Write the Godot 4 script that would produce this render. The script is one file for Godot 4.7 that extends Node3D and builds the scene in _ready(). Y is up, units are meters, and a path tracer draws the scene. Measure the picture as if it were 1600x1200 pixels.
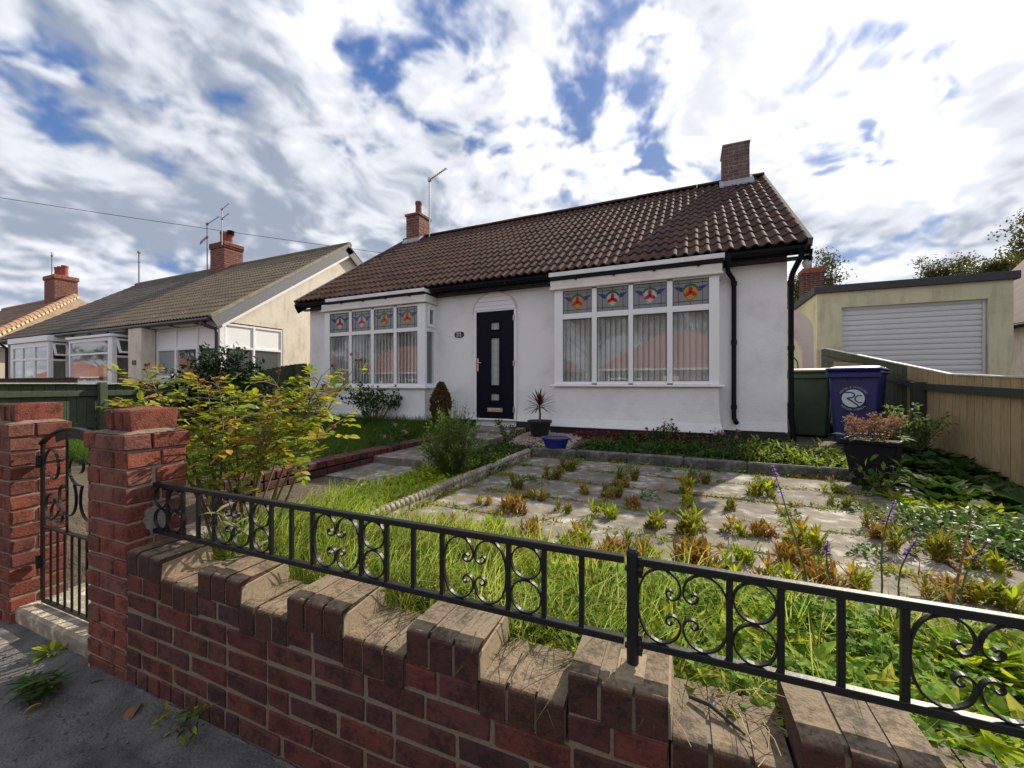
extends Node3D
# A white rendered bungalow behind a red brick garden wall with wrought iron railings.
# World: x along the house front (right), z towards the street, y up; metres. The street pavement is y = 0.

const EYE := Vector3(0.0, 1.42, 0.0)
const SUN_TO := Vector3(0.30, 0.60, -0.742)   # towards the sun

var rng := RandomNumberGenerator.new()
var M := {}
var T := {}
var names := {}


class MB:
	var v := PackedVector3Array()
	var n := PackedVector3Array()
	var c := PackedColorArray()
	var ix := PackedInt32Array()
	var xf := Transform3D()
	var col := Color.WHITE
	var tint := false

	func push(p: Vector3, nn: Vector3) -> void:
		v.append(xf * p)
		n.append((xf.basis * nn).normalized())
		c.append(col)

	# corners run counter-clockwise seen from outside
	func tri(a: Vector3, b: Vector3, d: Vector3) -> void:
		var nn := (b - a).cross(d - a)
		if nn.length_squared() < 1e-20:
			return
		tri_n(a, b, d, nn, nn, nn)

	func tri_n(a: Vector3, b: Vector3, d: Vector3, na: Vector3, nb: Vector3, nd: Vector3) -> void:
		var k := v.size()
		push(a, na)
		push(b, nb)
		push(d, nd)
		if xf.basis.determinant() < 0.0:
			ix.append_array([k, k + 1, k + 2])
		else:
			ix.append_array([k, k + 2, k + 1])

	func quad(a: Vector3, b: Vector3, d: Vector3, e: Vector3) -> void:
		tri(a, b, d)
		tri(a, d, e)

	func quad_n(a: Vector3, b: Vector3, d: Vector3, e: Vector3, na: Vector3, nb: Vector3, nd: Vector3, ne: Vector3) -> void:
		tri_n(a, b, d, na, nb, nd)
		tri_n(a, d, e, na, nd, ne)

	# a face of a convex body whose middle is known
	func face(p: Array, mid: Vector3) -> void:
		var nn: Vector3 = (p[1] - p[0]).cross(p[2] - p[0])
		if nn.dot(p[0] - mid) < 0.0:
			p.reverse()
		for i in range(1, p.size() - 1):
			tri(p[0], p[i], p[i + 1])

	func box(lo: Vector3, hi: Vector3) -> void:
		var m := (lo + hi) / 2.0
		var h := (hi - lo) / 2.0
		hexa([m + Vector3(-h.x, -h.y, -h.z), m + Vector3(h.x, -h.y, -h.z), m + Vector3(h.x, -h.y, h.z), m + Vector3(-h.x, -h.y, h.z),
			m + Vector3(-h.x, h.y, -h.z), m + Vector3(h.x, h.y, -h.z), m + Vector3(h.x, h.y, h.z), m + Vector3(-h.x, h.y, h.z)])

	func hexa(p: Array) -> void:
		var m := Vector3.ZERO
		for q in p:
			m += q / 8.0
		for f in [[0, 1, 2, 3], [4, 5, 6, 7], [0, 1, 5, 4], [1, 2, 6, 5], [2, 3, 7, 6], [3, 0, 4, 7]]:
			face([p[f[0]], p[f[1]], p[f[2]], p[f[3]]], m)

	# a box whose edges are chamfered
	func bbox(lo: Vector3, hi: Vector3, b: float, jit := 0.0, r: RandomNumberGenerator = null) -> void:
		var m := (lo + hi) / 2.0
		var h := (hi - lo) / 2.0
		b = minf(b, minf(h.x, minf(h.y, h.z)) * 0.9)
		var P := {}
		for sx in [-1, 1]:
			for sy in [-1, 1]:
				for sz in [-1, 1]:
					var j := Vector3.ZERO
					if jit > 0.0:
						j = Vector3(r.randf_range(-jit, jit), r.randf_range(-jit, jit), r.randf_range(-jit, jit))
					var s := Vector3(sx, sy, sz)
					P[[sx, sy, sz, 0]] = m + j + s * Vector3(h.x, h.y - b, h.z - b)
					P[[sx, sy, sz, 1]] = m + j + s * Vector3(h.x - b, h.y, h.z - b)
					P[[sx, sy, sz, 2]] = m + j + s * Vector3(h.x - b, h.y - b, h.z)
					face([P[[sx, sy, sz, 0]], P[[sx, sy, sz, 1]], P[[sx, sy, sz, 2]]], m)
		for s in [-1, 1]:
			face([P[[s, -1, -1, 0]], P[[s, 1, -1, 0]], P[[s, 1, 1, 0]], P[[s, -1, 1, 0]]], m)
			face([P[[-1, s, -1, 1]], P[[1, s, -1, 1]], P[[1, s, 1, 1]], P[[-1, s, 1, 1]]], m)
			face([P[[-1, -1, s, 2]], P[[1, -1, s, 2]], P[[1, 1, s, 2]], P[[-1, 1, s, 2]]], m)
			for t in [-1, 1]:
				face([P[[s, t, -1, 0]], P[[s, t, 1, 0]], P[[s, t, 1, 1]], P[[s, t, -1, 1]]], m)
				face([P[[s, -1, t, 0]], P[[s, 1, t, 0]], P[[s, 1, t, 2]], P[[s, -1, t, 2]]], m)
				face([P[[-1, s, t, 1]], P[[1, s, t, 1]], P[[1, s, t, 2]], P[[-1, s, t, 2]]], m)

	# a flat outline (x, y) given depth along z from z0 to z1
	func prism(poly: PackedVector2Array, z0: float, z1: float) -> void:
		var p := poly
		if Geometry2D.is_polygon_clockwise(p):
			p.reverse()
		var t := Geometry2D.triangulate_polygon(p)
		for i in range(0, t.size(), 3):
			var a := p[t[i]]
			var b := p[t[i + 1]]
			var d := p[t[i + 2]]
			if (b - a).cross(d - a) < 0.0:
				var q := b
				b = d
				d = q
			tri(Vector3(a.x, a.y, z1), Vector3(b.x, b.y, z1), Vector3(d.x, d.y, z1))
			tri(Vector3(a.x, a.y, z0), Vector3(d.x, d.y, z0), Vector3(b.x, b.y, z0))
		for i in p.size():
			var a := p[i]
			var b := p[(i + 1) % p.size()]
			quad(Vector3(a.x, a.y, z0), Vector3(b.x, b.y, z0), Vector3(b.x, b.y, z1), Vector3(a.x, a.y, z1))

	func tube(pts: Array, rad: Variant, sides := 6, cap := true, oval := 1.0) -> void:
		var count := pts.size()
		var ref := Vector3.UP
		var rings := []
		var d0: Vector3 = (pts[1] - pts[0]).normalized()
		if absf(d0.dot(ref)) > 0.9:
			ref = Vector3.RIGHT
		var side := d0.cross(ref).normalized()
		for i in count:
			var d: Vector3
			if i == 0:
				d = pts[1] - pts[0]
			elif i == count - 1:
				d = pts[i] - pts[i - 1]
			else:
				d = (pts[i + 1] - pts[i]).normalized() + (pts[i] - pts[i - 1]).normalized()
			d = d.normalized()
			side = (side - d * side.dot(d)).normalized()
			var upv := side.cross(d).normalized()
			var r: float = rad[i] if rad is Array else rad
			var ring := []
			for k in sides:
				var a := TAU * k / sides
				var o := side * cos(a) + upv * sin(a) * oval
				ring.append([pts[i] + o * r, o])
			rings.append(ring)
		for i in count - 1:
			for k in sides:
				var a = rings[i][k]
				var b = rings[i][(k + 1) % sides]
				var d = rings[i + 1][(k + 1) % sides]
				var e = rings[i + 1][k]
				var nn: Vector3 = (b[0] - a[0]).cross(d[0] - a[0])
				if nn.dot(a[1]) > 0.0:
					quad_n(a[0], b[0], d[0], e[0], a[1], b[1], d[1], e[1])
				else:
					quad_n(a[0], e[0], d[0], b[0], a[1], e[1], d[1], b[1])
		if cap:
			for w in [0, count - 1]:
				var p := []
				for k in sides:
					p.append(rings[w][k][0])
				face(p, pts[1] if w == 0 else pts[count - 2])

	# a flat bar bent along a path: width w across the plane normal "up", thickness t
	func strip(pts: Array, w: float, t: float, across: Vector3) -> void:
		var count := pts.size()
		var secs := []
		for i in count:
			var d: Vector3 = (pts[mini(i + 1, count - 1)] - pts[maxi(i - 1, 0)]).normalized()
			var o := d.cross(across).normalized()
			var a: Vector3 = across * w / 2.0
			secs.append([pts[i] + o * t / 2.0 + a, pts[i] + o * t / 2.0 - a, pts[i] - o * t / 2.0 - a, pts[i] - o * t / 2.0 + a])
		for i in count - 1:
			var m: Vector3 = (pts[i] + pts[i + 1]) / 2.0
			for k in 4:
				face([secs[i][k], secs[i][(k + 1) % 4], secs[i + 1][(k + 1) % 4], secs[i + 1][k]], m)
		face(secs[0].duplicate(), pts[1])
		face(secs[count - 1].duplicate(), pts[count - 2])

	# profile of (radius, height), turned about the y axis
	func lathe(prof: Array, sides := 20, at := Vector3.ZERO) -> void:
		for i in prof.size() - 1:
			var a: Vector2 = prof[i]
			var b: Vector2 = prof[i + 1]
			var t := (b - a)
			var nr := Vector2(t.y, -t.x).normalized()
			for k in sides:
				var u := TAU * k / sides
				var w := TAU * (k + 1) / sides
				var du := Vector3(cos(u), 0, -sin(u))
				var dw := Vector3(cos(w), 0, -sin(w))
				var y := Vector3.UP
				quad_n(at + du * a.x + y * a.y, at + dw * a.x + y * a.y, at + dw * b.x + y * b.y, at + du * b.x + y * b.y,
					du * nr.x + y * nr.y, dw * nr.x + y * nr.y, dw * nr.x + y * nr.y, du * nr.x + y * nr.y)

	func mesh() -> ArrayMesh:
		var a := []
		a.resize(Mesh.ARRAY_MAX)
		a[Mesh.ARRAY_VERTEX] = v
		a[Mesh.ARRAY_NORMAL] = n
		if tint:
			a[Mesh.ARRAY_COLOR] = c
		a[Mesh.ARRAY_INDEX] = ix
		var m := ArrayMesh.new()
		m.add_surface_from_arrays(Mesh.PRIMITIVE_TRIANGLES, a)
		return m


# ---------------------------------------------------------------- naming and tagging

func numbered(called: String) -> String:
	if not names.has(called):
		names[called] = 0
		return called
	names[called] += 1
	return "%s_%03d" % [called, names[called]]


func tag(o: Node, label: String, category: String, group := "", kind := "") -> Node:
	if label:
		o.set_meta("label", label)
	if category:
		o.set_meta("category", category)
	if group:
		o.set_meta("group", group)
	if kind:
		o.set_meta("kind", kind)
	return o


func thing(called: String, label: String, category: String, at := Vector3.ZERO, turn := 0.0, group := "") -> Node3D:
	var o := Node3D.new()
	o.name = numbered(called)
	add_child(o)
	o.position = at
	o.rotation.y = turn
	tag(o, label, category, group)
	return o


func solo(called: String, mesh: Mesh, mat: Material, label: String, category: String, at := Vector3.ZERO, turn := 0.0, group := "") -> MeshInstance3D:
	var o := MeshInstance3D.new()
	o.name = numbered(called)
	o.mesh = mesh
	o.material_override = mat
	add_child(o)
	o.position = at
	o.rotation.y = turn
	tag(o, label, category, group)
	return o


# a part of a thing, in the thing's own axes
func part(parent: Node3D, called: String, mesh: Mesh, mat: Material, xf := Transform3D(), label := "") -> MeshInstance3D:
	var o := MeshInstance3D.new()
	var k := called
	var i := 0
	while parent.has_node(NodePath(k)):
		i += 1
		k = "%s_%03d" % [called, i]
	o.name = k
	o.mesh = mesh
	o.material_override = mat
	o.transform = xf
	parent.add_child(o)
	if label:
		o.set_meta("label", label)
	return o


# the same for a part whose shape was written in world axes; works for a thing that is not turned
func wpart(parent: Node3D, called: String, mesh: Mesh, mat: Material, label := "") -> MeshInstance3D:
	return part(parent, called, mesh, mat, Transform3D(Basis(), -origin_of(parent)), label)


func origin_of(n: Node3D) -> Vector3:
	var p := Vector3.ZERO
	var q: Node = n
	while q != self:
		p += (q as Node3D).position
		q = q.get_parent()
	return p


func group_part(parent: Node3D, called: String) -> Node3D:
	var o := Node3D.new()
	var k := called
	var i := 0
	while parent.has_node(NodePath(k)):
		i += 1
		k = "%s_%03d" % [called, i]
	o.name = k
	parent.add_child(o)
	return o


func many(parent: Node3D, called: String, mesh: Mesh, mat: Material, xs: Array, cols: Array = []) -> MultiMeshInstance3D:
	var mm := MultiMesh.new()
	mm.transform_format = MultiMesh.TRANSFORM_3D
	mm.use_colors = cols.size() > 0
	mm.mesh = mesh
	mm.instance_count = xs.size()
	for i in xs.size():
		mm.set_instance_transform(i, xs[i])
		if cols.size() > 0:
			mm.set_instance_color(i, cols[i])
	var o := MultiMeshInstance3D.new()
	o.name = numbered(called) if parent == self else called
	o.multimesh = mm
	o.material_override = mat
	o.set_meta("kind", "stuff")
	parent.add_child(o, true)
	return o


func structure(called: String, mesh: Mesh, skin: Material, label := "") -> MeshInstance3D:
	var o := MeshInstance3D.new()
	o.name = numbered(called)
	o.mesh = mesh
	o.material_override = skin
	add_child(o)
	o.set_meta("kind", "structure")
	if label:
		o.set_meta("label", label)
	return o


# ---------------------------------------------------------------- materials

# layers: [frequency, octaves, weight]; the sum runs through the ramp [[at, colour], ...]; colours are linear
func tex(key: String, seed_: int, size: int, layers: Array, ramp: Array) -> ImageTexture:
	if T.has(key):
		return T[key]
	var acc := PackedFloat32Array()
	acc.resize(size * size)
	var wsum := 0.0
	for L in layers:
		var f := FastNoiseLite.new()
		f.seed = seed_
		seed_ += 17
		f.noise_type = FastNoiseLite.TYPE_SIMPLEX_SMOOTH if L.size() < 4 else L[3]
		f.frequency = L[0]
		f.fractal_type = FastNoiseLite.FRACTAL_FBM
		f.fractal_octaves = L[1]
		var im := f.get_seamless_image(size, size, false, false, 0.12, true)
		im.convert(Image.FORMAT_L8)
		var d := im.get_data()
		wsum += L[2]
		for i in d.size():
			acc[i] += d[i] * L[2]
	var lut := PackedByteArray()
	for i in 256:
		var t := i / 255.0
		var cc: Color = ramp[0][1]
		for k in ramp.size() - 1:
			if t >= ramp[k][0]:
				cc = (ramp[k][1] as Color).lerp(ramp[k + 1][1], clampf((t - ramp[k][0]) / maxf(ramp[k + 1][0] - ramp[k][0], 1e-5), 0, 1))
		cc = cc.linear_to_srgb()
		lut.append_array([int(clampf(cc.r, 0, 1) * 255), int(clampf(cc.g, 0, 1) * 255), int(clampf(cc.b, 0, 1) * 255)])
	var out := PackedByteArray()
	out.resize(size * size * 3)
	for i in size * size:
		var k := clampi(int(acc[i] / wsum), 0, 255) * 3
		out[i * 3] = lut[k]
		out[i * 3 + 1] = lut[k + 1]
		out[i * 3 + 2] = lut[k + 2]
	var t := ImageTexture.create_from_image(Image.create_from_data(size, size, false, Image.FORMAT_RGB8, out))
	T[key] = t
	return t


func g(x: float) -> Color:
	return Color(x, x, x)


# colour is linear; "tx" a texture that multiplies it over "per" metres, "bump" a relief texture of "deep" cm over "bper" metres
func mat(key: String, colour: Color, rough: float, o := {}) -> StandardMaterial3D:
	if M.has(key):
		return M[key]
	var m := StandardMaterial3D.new()
	m.resource_name = key
	m.albedo_color = colour.linear_to_srgb()
	m.roughness = rough
	m.metallic_specular = o.get("spec", 0.5)
	m.metallic = o.get("metal", 0.0)
	if o.has("tx"):
		m.albedo_texture = o.tx
		m.uv1_triplanar = true
		m.uv1_world_triplanar = o.get("world", true)
		var per: float = o.get("per", 1.0)
		m.uv1_scale = o.get("scale3", Vector3.ONE / per)
		m.uv1_offset = o.get("off", Vector3.ZERO)
		m.uv1_triplanar_sharpness = 4.0
	if o.has("bump"):
		m.heightmap_enabled = true
		m.heightmap_texture = o.bump
		m.heightmap_scale = o.get("deep", 0.3)
		if not o.has("tx"):
			m.uv1_triplanar = true
			m.uv1_world_triplanar = o.get("world", true)
			m.uv1_scale = Vector3.ONE / float(o.get("per", 1.0))
	if o.has("tint"):
		m.vertex_color_use_as_albedo = true
	if o.has("back"):
		m.backlight_enabled = true
		m.backlight = (o.back as Color).linear_to_srgb()
	if o.has("coat"):
		m.clearcoat_enabled = true
		m.clearcoat = o.coat
		m.clearcoat_roughness = o.get("coat_rough", 0.2)
	if o.has("streaks"):
		m.detail_enabled = true
		m.detail_albedo = T.streaks
		m.detail_blend_mode = BaseMaterial3D.BLEND_MODE_MUL
		m.detail_uv_layer = BaseMaterial3D.DETAIL_UV_2
		m.uv2_triplanar = true
		m.uv2_world_triplanar = true
		m.uv2_scale = Vector3(0.75, 0.13, 0.75)
	M[key] = m
	return m


func rx(a: float, b: float) -> float:
	return rng.randf_range(a, b)


func at(p: Vector3, turn := 0.0, s := 1.0) -> Transform3D:
	return Transform3D(Basis(Vector3.UP, turn).scaled(Vector3.ONE * s), p)


func _ready() -> void:
	rng.seed = 20240917
	var cam := Camera3D.new()
	cam.name = "camera"
	cam.position = EYE
	cam.rotation = Vector3(0, deg_to_rad(24.2), 0)
	cam.fov = 87.21
	cam.near = 0.05
	cam.far = 1200.0
	add_child(cam)

	var env := Environment.new()
	env.background_mode = Environment.BG_SKY
	var sky := Sky.new()
	var pano := PanoramaSkyMaterial.new()
	pano.panorama = sky_picture()
	sky.sky_material = pano
	env.sky = sky
	env.background_energy_multiplier = 1.0
	env.tonemap_mode = Environment.TONE_MAPPER_LINEAR
	env.tonemap_exposure = 1.38
	env.sdfgi_enabled = true
	env.ssao_enabled = true
	env.ssil_enabled = true
	var we := WorldEnvironment.new()
	we.name = "environment"
	we.environment = env
	add_child(we)

	var sun := DirectionalLight3D.new()
	sun.name = "sun"
	sun.light_color = Color(1.0, 0.955, 0.87)
	sun.light_energy = 1.6
	sun.light_angular_distance = 0.5
	sun.shadow_enabled = true
	add_child(sun)
	sun.look_at_from_position(SUN_TO * 50.0, Vector3.ZERO)

	textures()
	grounds()
	bungalow()
	left_pair()
	far_left_house()
	garage()
	right_houses()
	street_opposite()
	front_wall()
	gate_and_railings()
	fences()
	paths()
	bins_and_pots()
	aerials_and_wires()
	trees()
	garden()
	small_things()


const HOLES := [
	[25.0, 75.0, 60.0, 45.0, 0.8], [105.0, 100.0, 55.0, 30.0, 0.7], [395.0, 18.0, 130.0, 34.0, 0.62], [480.0, 40.0, 60.0, 34.0, 0.8],
	[650.0, 75.0, 80.0, 46.0, 0.66], [600.0, 130.0, 45.0, 40.0, 0.6], [560.0, 60.0, 60.0, 50.0, 0.25], [670.0, 180.0, 50.0, 22.0, 0.6], [395.0, 100.0, 40.0, 24.0, 0.5],
	[1015.0, 12.0, 46.0, 28.0, 0.9], [875.0, 60.0, 70.0, 50.0, 0.45], [1012.0, 205.0, 42.0, 42.0, 0.85], [990.0, 135.0, 55.0, 40.0, 0.35],
	[1428.0, 105.0, 62.0, 44.0, 0.92], [1492.0, 35.0, 46.0, 60.0, 0.82], [1385.0, 30.0, 55.0, 24.0, 0.55], [1345.0, 190.0, 34.0, 40.0, 0.7], [1280.0, 238.0, 40.0, 14.0, 0.6],
	[1300.0, 300.0, 100.0, 26.0, 0.35], [1330.0, 365.0, 110.0, 34.0, 0.55], [230.0, 395.0, 130.0, 22.0, 0.45], [30.0, 455.0, 60.0, 30.0, 0.7]]
# cloud that is thick and grey (+) or thin and bright (-)
const THICK := [
	[1180.0, 150.0, 80.0, 120.0, 1.0], [1575.0, 190.0, 75.0, 120.0, 1.0], [200.0, 310.0, 430.0, 85.0, 0.52], [540.0, 310.0, 260.0, 75.0, 0.36], [260.0, 375.0, 420.0, 60.0, 0.30], [100.0, 215.0, 200.0, 60.0, 0.2], [880.0, 60.0, 90.0, 60.0, 0.45], [1130.0, 290.0, 120.0, 40.0, 0.3],
	[1380.0, 350.0, 170.0, 40.0, 0.75], [1500.0, 390.0, 120.0, 40.0, 0.3], [1130.0, 330.0, 160.0, 50.0, 0.4], [60.0, 180.0, 120.0, 70.0, 0.25],
	[240.0, 110.0, 140.0, 60.0, -0.28], [470.0, 150.0, 110.0, 50.0, -0.25], [900.0, 230.0, 130.0, 80.0, -0.4], [1330.0, 130.0, 120.0, 200.0, -0.6], [1090.0, 60.0, 60.0, 60.0, -0.3], [700.0, 270.0, 120.0, 80.0, -0.15], [1480.0, 260.0, 120.0, 60.0, -0.4]]


func sky_picture() -> ImageTexture:
	var w := 2048
	var h := 1024
	var big := FastNoiseLite.new()
	big.seed = 23
	big.noise_type = FastNoiseLite.TYPE_SIMPLEX_SMOOTH
	big.frequency = 1.0
	big.fractal_octaves = 7
	big.fractal_gain = 0.56
	var soft := FastNoiseLite.new()
	soft.seed = 5
	soft.noise_type = FastNoiseLite.TYPE_SIMPLEX_SMOOTH
	soft.frequency = 1.0
	soft.fractal_octaves = 3
	var sun := SUN_TO.normalized()
	var sun2 := Vector2(sun.x, sun.z) / (sun.y + 0.22)
	var yaw := deg_to_rad(24.2)
	var fwd := Vector3(-sin(yaw), 0, -cos(yaw))
	var rgt := Vector3(cos(yaw), 0, -sin(yaw))
	var px := PackedFloat32Array()
	px.resize(w * h * 3)
	px.fill(0.30)
	for y in h / 2:
		var el := PI * (0.5 - (y + 0.5) / h)
		var dy := sin(el)
		var ce := cos(el)
		for x in w:
			var az := TAU * (x + 0.5) / w
			var d := Vector3(sin(az) * ce, dy, -cos(az) * ce)
			var p := Vector2(d.x, d.z) / (dy + 0.22)
			var s1 := soft.get_noise_3d(p.x * 1.6, p.y * 1.6, 3.0)
			var s2 := soft.get_noise_3d(p.x * 1.6, p.y * 1.6, 43.0)
			var q := p * 1.42 + Vector2(s1, s2) * 0.16
			var n1 := big.get_noise_3d(q.x, q.y, 0.0)
			var to_sun := (sun2 - p).limit_length(1.0) * 0.09
			var n2 := big.get_noise_3d(q.x + to_sun.x, q.y + to_sun.y, 0.0)
			var fine := big.get_noise_3d(q.x * 3.3, q.y * 3.3, 9.0)
			var tiny := big.get_noise_3d(q.x * 9.0, q.y * 9.0, 21.0)
			var cover := 0.42 + 0.22 * (1.0 - smoothstep(0.05, 0.4, dy))
			var thick := 0.0
			var ahead := d.dot(fwd)
			if ahead > 0.15:
				var s := 630.0 / ahead
				var u := 800.0 + d.dot(rgt) * s + s1 * 70.0 + n1 * 70.0 + fine * 40.0
				var v := 600.0 - dy * s + s2 * 55.0 + fine * 60.0 + n2 * 30.0
				if v > -150.0 and u > -250.0 and u < 1850.0:
					for k in HOLES:
						var e: float = ((u - k[0]) / k[2]) ** 2 + ((v - k[1]) / k[3]) ** 2
						if e < 6.0:
							cover -= k[4] * exp(-e) * 0.60
					for k in THICK:
						var e: float = ((u - k[0]) / k[2]) ** 2 + ((v - k[1]) / k[3]) ** 2
						if e < 5.0:
							thick += k[4] * exp(-e)
			cover += clampf(thick, 0.0, 1.0) * 0.3
			var a := smoothstep(-0.20, 0.30, n1 * 0.85 + fine * 0.70 + tiny * 0.22 + cover)
			var near := maxf(d.dot(sun), 0.0)
			var glow := near ** 4.0 * 0.62 + near ** 20.0 * 0.9
			var back := maxf(-d.dot(sun), 0.0)
			var lit := 0.50 + ((n1 - n2) * 1.5 + fine * 0.62 + tiny * 0.30) * (1.0 - 0.25 * clampf(thick, 0.0, 1.0)) - thick * 0.52 - clampf(n1, -0.3, 0.6) * 0.35 + glow * 0.58 + back * 0.12
			lit = clampf(lit, 0.0, 2.0)
			var cloud: Color
			if lit < 0.75:
				cloud = Color(0.27, 0.31, 0.385).lerp(Color(0.64, 0.66, 0.71), smoothstep(0.0, 0.75, lit))
			else:
				cloud = Color(0.64, 0.66, 0.71).lerp(Color(1.6, 1.58, 1.53), (lit - 0.75) / 1.25)
			var blue := Color(0.05, 0.125, 0.34).lerp(Color(0.22, 0.34, 0.52), (1.0 - dy) ** 3.0) + Color(1, 1, 1) * glow * 0.16
			var cc := blue.lerp(cloud, a * 0.98)
			var i := (y * w + x) * 3
			px[i] = cc.r
			px[i + 1] = cc.g
			px[i + 2] = cc.b
	return ImageTexture.create_from_image(Image.create_from_data(w, h, false, Image.FORMAT_RGBF, px.to_byte_array()))


func textures() -> void:
	tex("speckle", 3, 512, [[0.02, 4, 1.0], [0.15, 3, 0.8]], [[0.0, g(0.55)], [0.35, g(0.82)], [0.65, g(1.0)], [1.0, g(1.0)]])
	tex("grain", 8, 512, [[0.12, 4, 1.0]], [[0.0, g(0.0)], [0.3, g(0.1)], [0.7, g(0.9)], [1.0, g(1.0)]])
	tex("relief", 21, 512, [[0.03, 5, 1.0], [0.2, 2, 0.35]], [[0.0, g(0.0)], [1.0, g(1.0)]])
	tex("render_wall", 31, 512, [[0.006, 3, 1.0], [0.03, 4, 0.5], [0.2, 2, 0.3]], [[0.0, Color(0.80, 0.785, 0.765)], [0.34, Color(0.94, 0.935, 0.93)], [0.52, g(1.0)], [1.0, g(1.0)]])
	tex("streaks", 37, 512, [[0.02, 4, 1.0], [0.008, 2, 0.6]], [[0.0, Color(0.80, 0.78, 0.745)], [0.34, Color(0.905, 0.895, 0.88)], [0.44, Color(0.985, 0.983, 0.98)], [0.52, g(1.0)], [1.0, g(1.0)]])
	tex("brick_skin", 41, 512, [[0.012, 3, 1.0], [0.06, 4, 0.9], [0.25, 2, 0.6]], [[0.0, Color(0.2, 0.17, 0.17)], [0.36, Color(0.42, 0.40, 0.40)], [0.47, Color(0.78, 0.74, 0.72)], [0.55, Color(0.95, 0.92, 0.90)], [0.66, g(1.0)], [1.0, g(1.0)]])
	tex("mortar", 51, 512, [[0.05, 4, 1.0], [0.3, 2, 0.6]], [[0.0, g(0.35)], [0.5, g(0.85)], [1.0, g(1.0)]])
	tex("slab", 61, 1024, [[0.0035, 4, 1.0], [0.012, 5, 0.9], [0.12, 3, 0.45]], [[0.0, Color(0.24, 0.225, 0.21)], [0.38, Color(0.36, 0.335, 0.30)], [0.50, Color(0.45, 0.42, 0.375)], [0.58, Color(0.52, 0.49, 0.445)], [0.66, Color(0.82, 0.80, 0.76)], [0.72, g(1.0)], [1.0, g(1.0)]])
	tex("roughcast", 67, 1024, [[0.30, 2, 1.0], [0.08, 2, 0.5]], [[0.0, g(0.0)], [0.3, g(0.1)], [0.7, g(0.9)], [1.0, g(1.0)]])
	tex("asphalt", 71, 1024, [[0.006, 3, 0.8], [0.08, 3, 0.6], [0.3, 2, 1.0]], [[0.0, g(0.2)], [0.38, g(0.48)], [0.5, g(0.72)], [0.6, g(0.92)], [0.72, g(1.0)], [1.0, g(1.0)]])
	tex("roof_skin", 81, 512, [[0.006, 3, 1.0], [0.04, 4, 0.7], [0.25, 2, 0.5]], [[0.0, g(0.45)], [0.4, g(0.75)], [0.6, g(1.0)], [0.74, Color(1.0, 1.0, 0.95)], [1.0, g(1.0)]])
	tex("soil", 91, 512, [[0.02, 4, 1.0], [0.15, 3, 1.0]], [[0.0, g(0.3)], [0.5, g(0.8)], [1.0, g(1.0)]])
	tex("wood", 101, 512, [[0.02, 3, 1.0], [0.12, 3, 0.7]], [[0.0, Color(0.5, 0.45, 0.38)], [0.4, Color(0.85, 0.82, 0.78)], [0.6, g(1.0)], [1.0, g(1.0)]])


# ---------------------------------------------------------------- the ground

func ground_y(x: float, z: float) -> float:
	if z > -1.16:
		return 0.0
	var y := 0.47 + 0.13 * smoothstep(-4.7, -6.2, z)
	if z < -7.2:
		y = 0.6 + 0.3 * smoothstep(-7.2, -14.0, z)
	if x > -4.15 and x < -2.5:
		var ramp := 0.09 + 0.34 * smoothstep(-1.15, -2.6, z)
		var edge := smoothstep(-4.15, -3.75, x) * (1.0 - smoothstep(-2.75, -2.5, x))
		y = lerpf(y, minf(y, ramp), edge)
	return y


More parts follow.
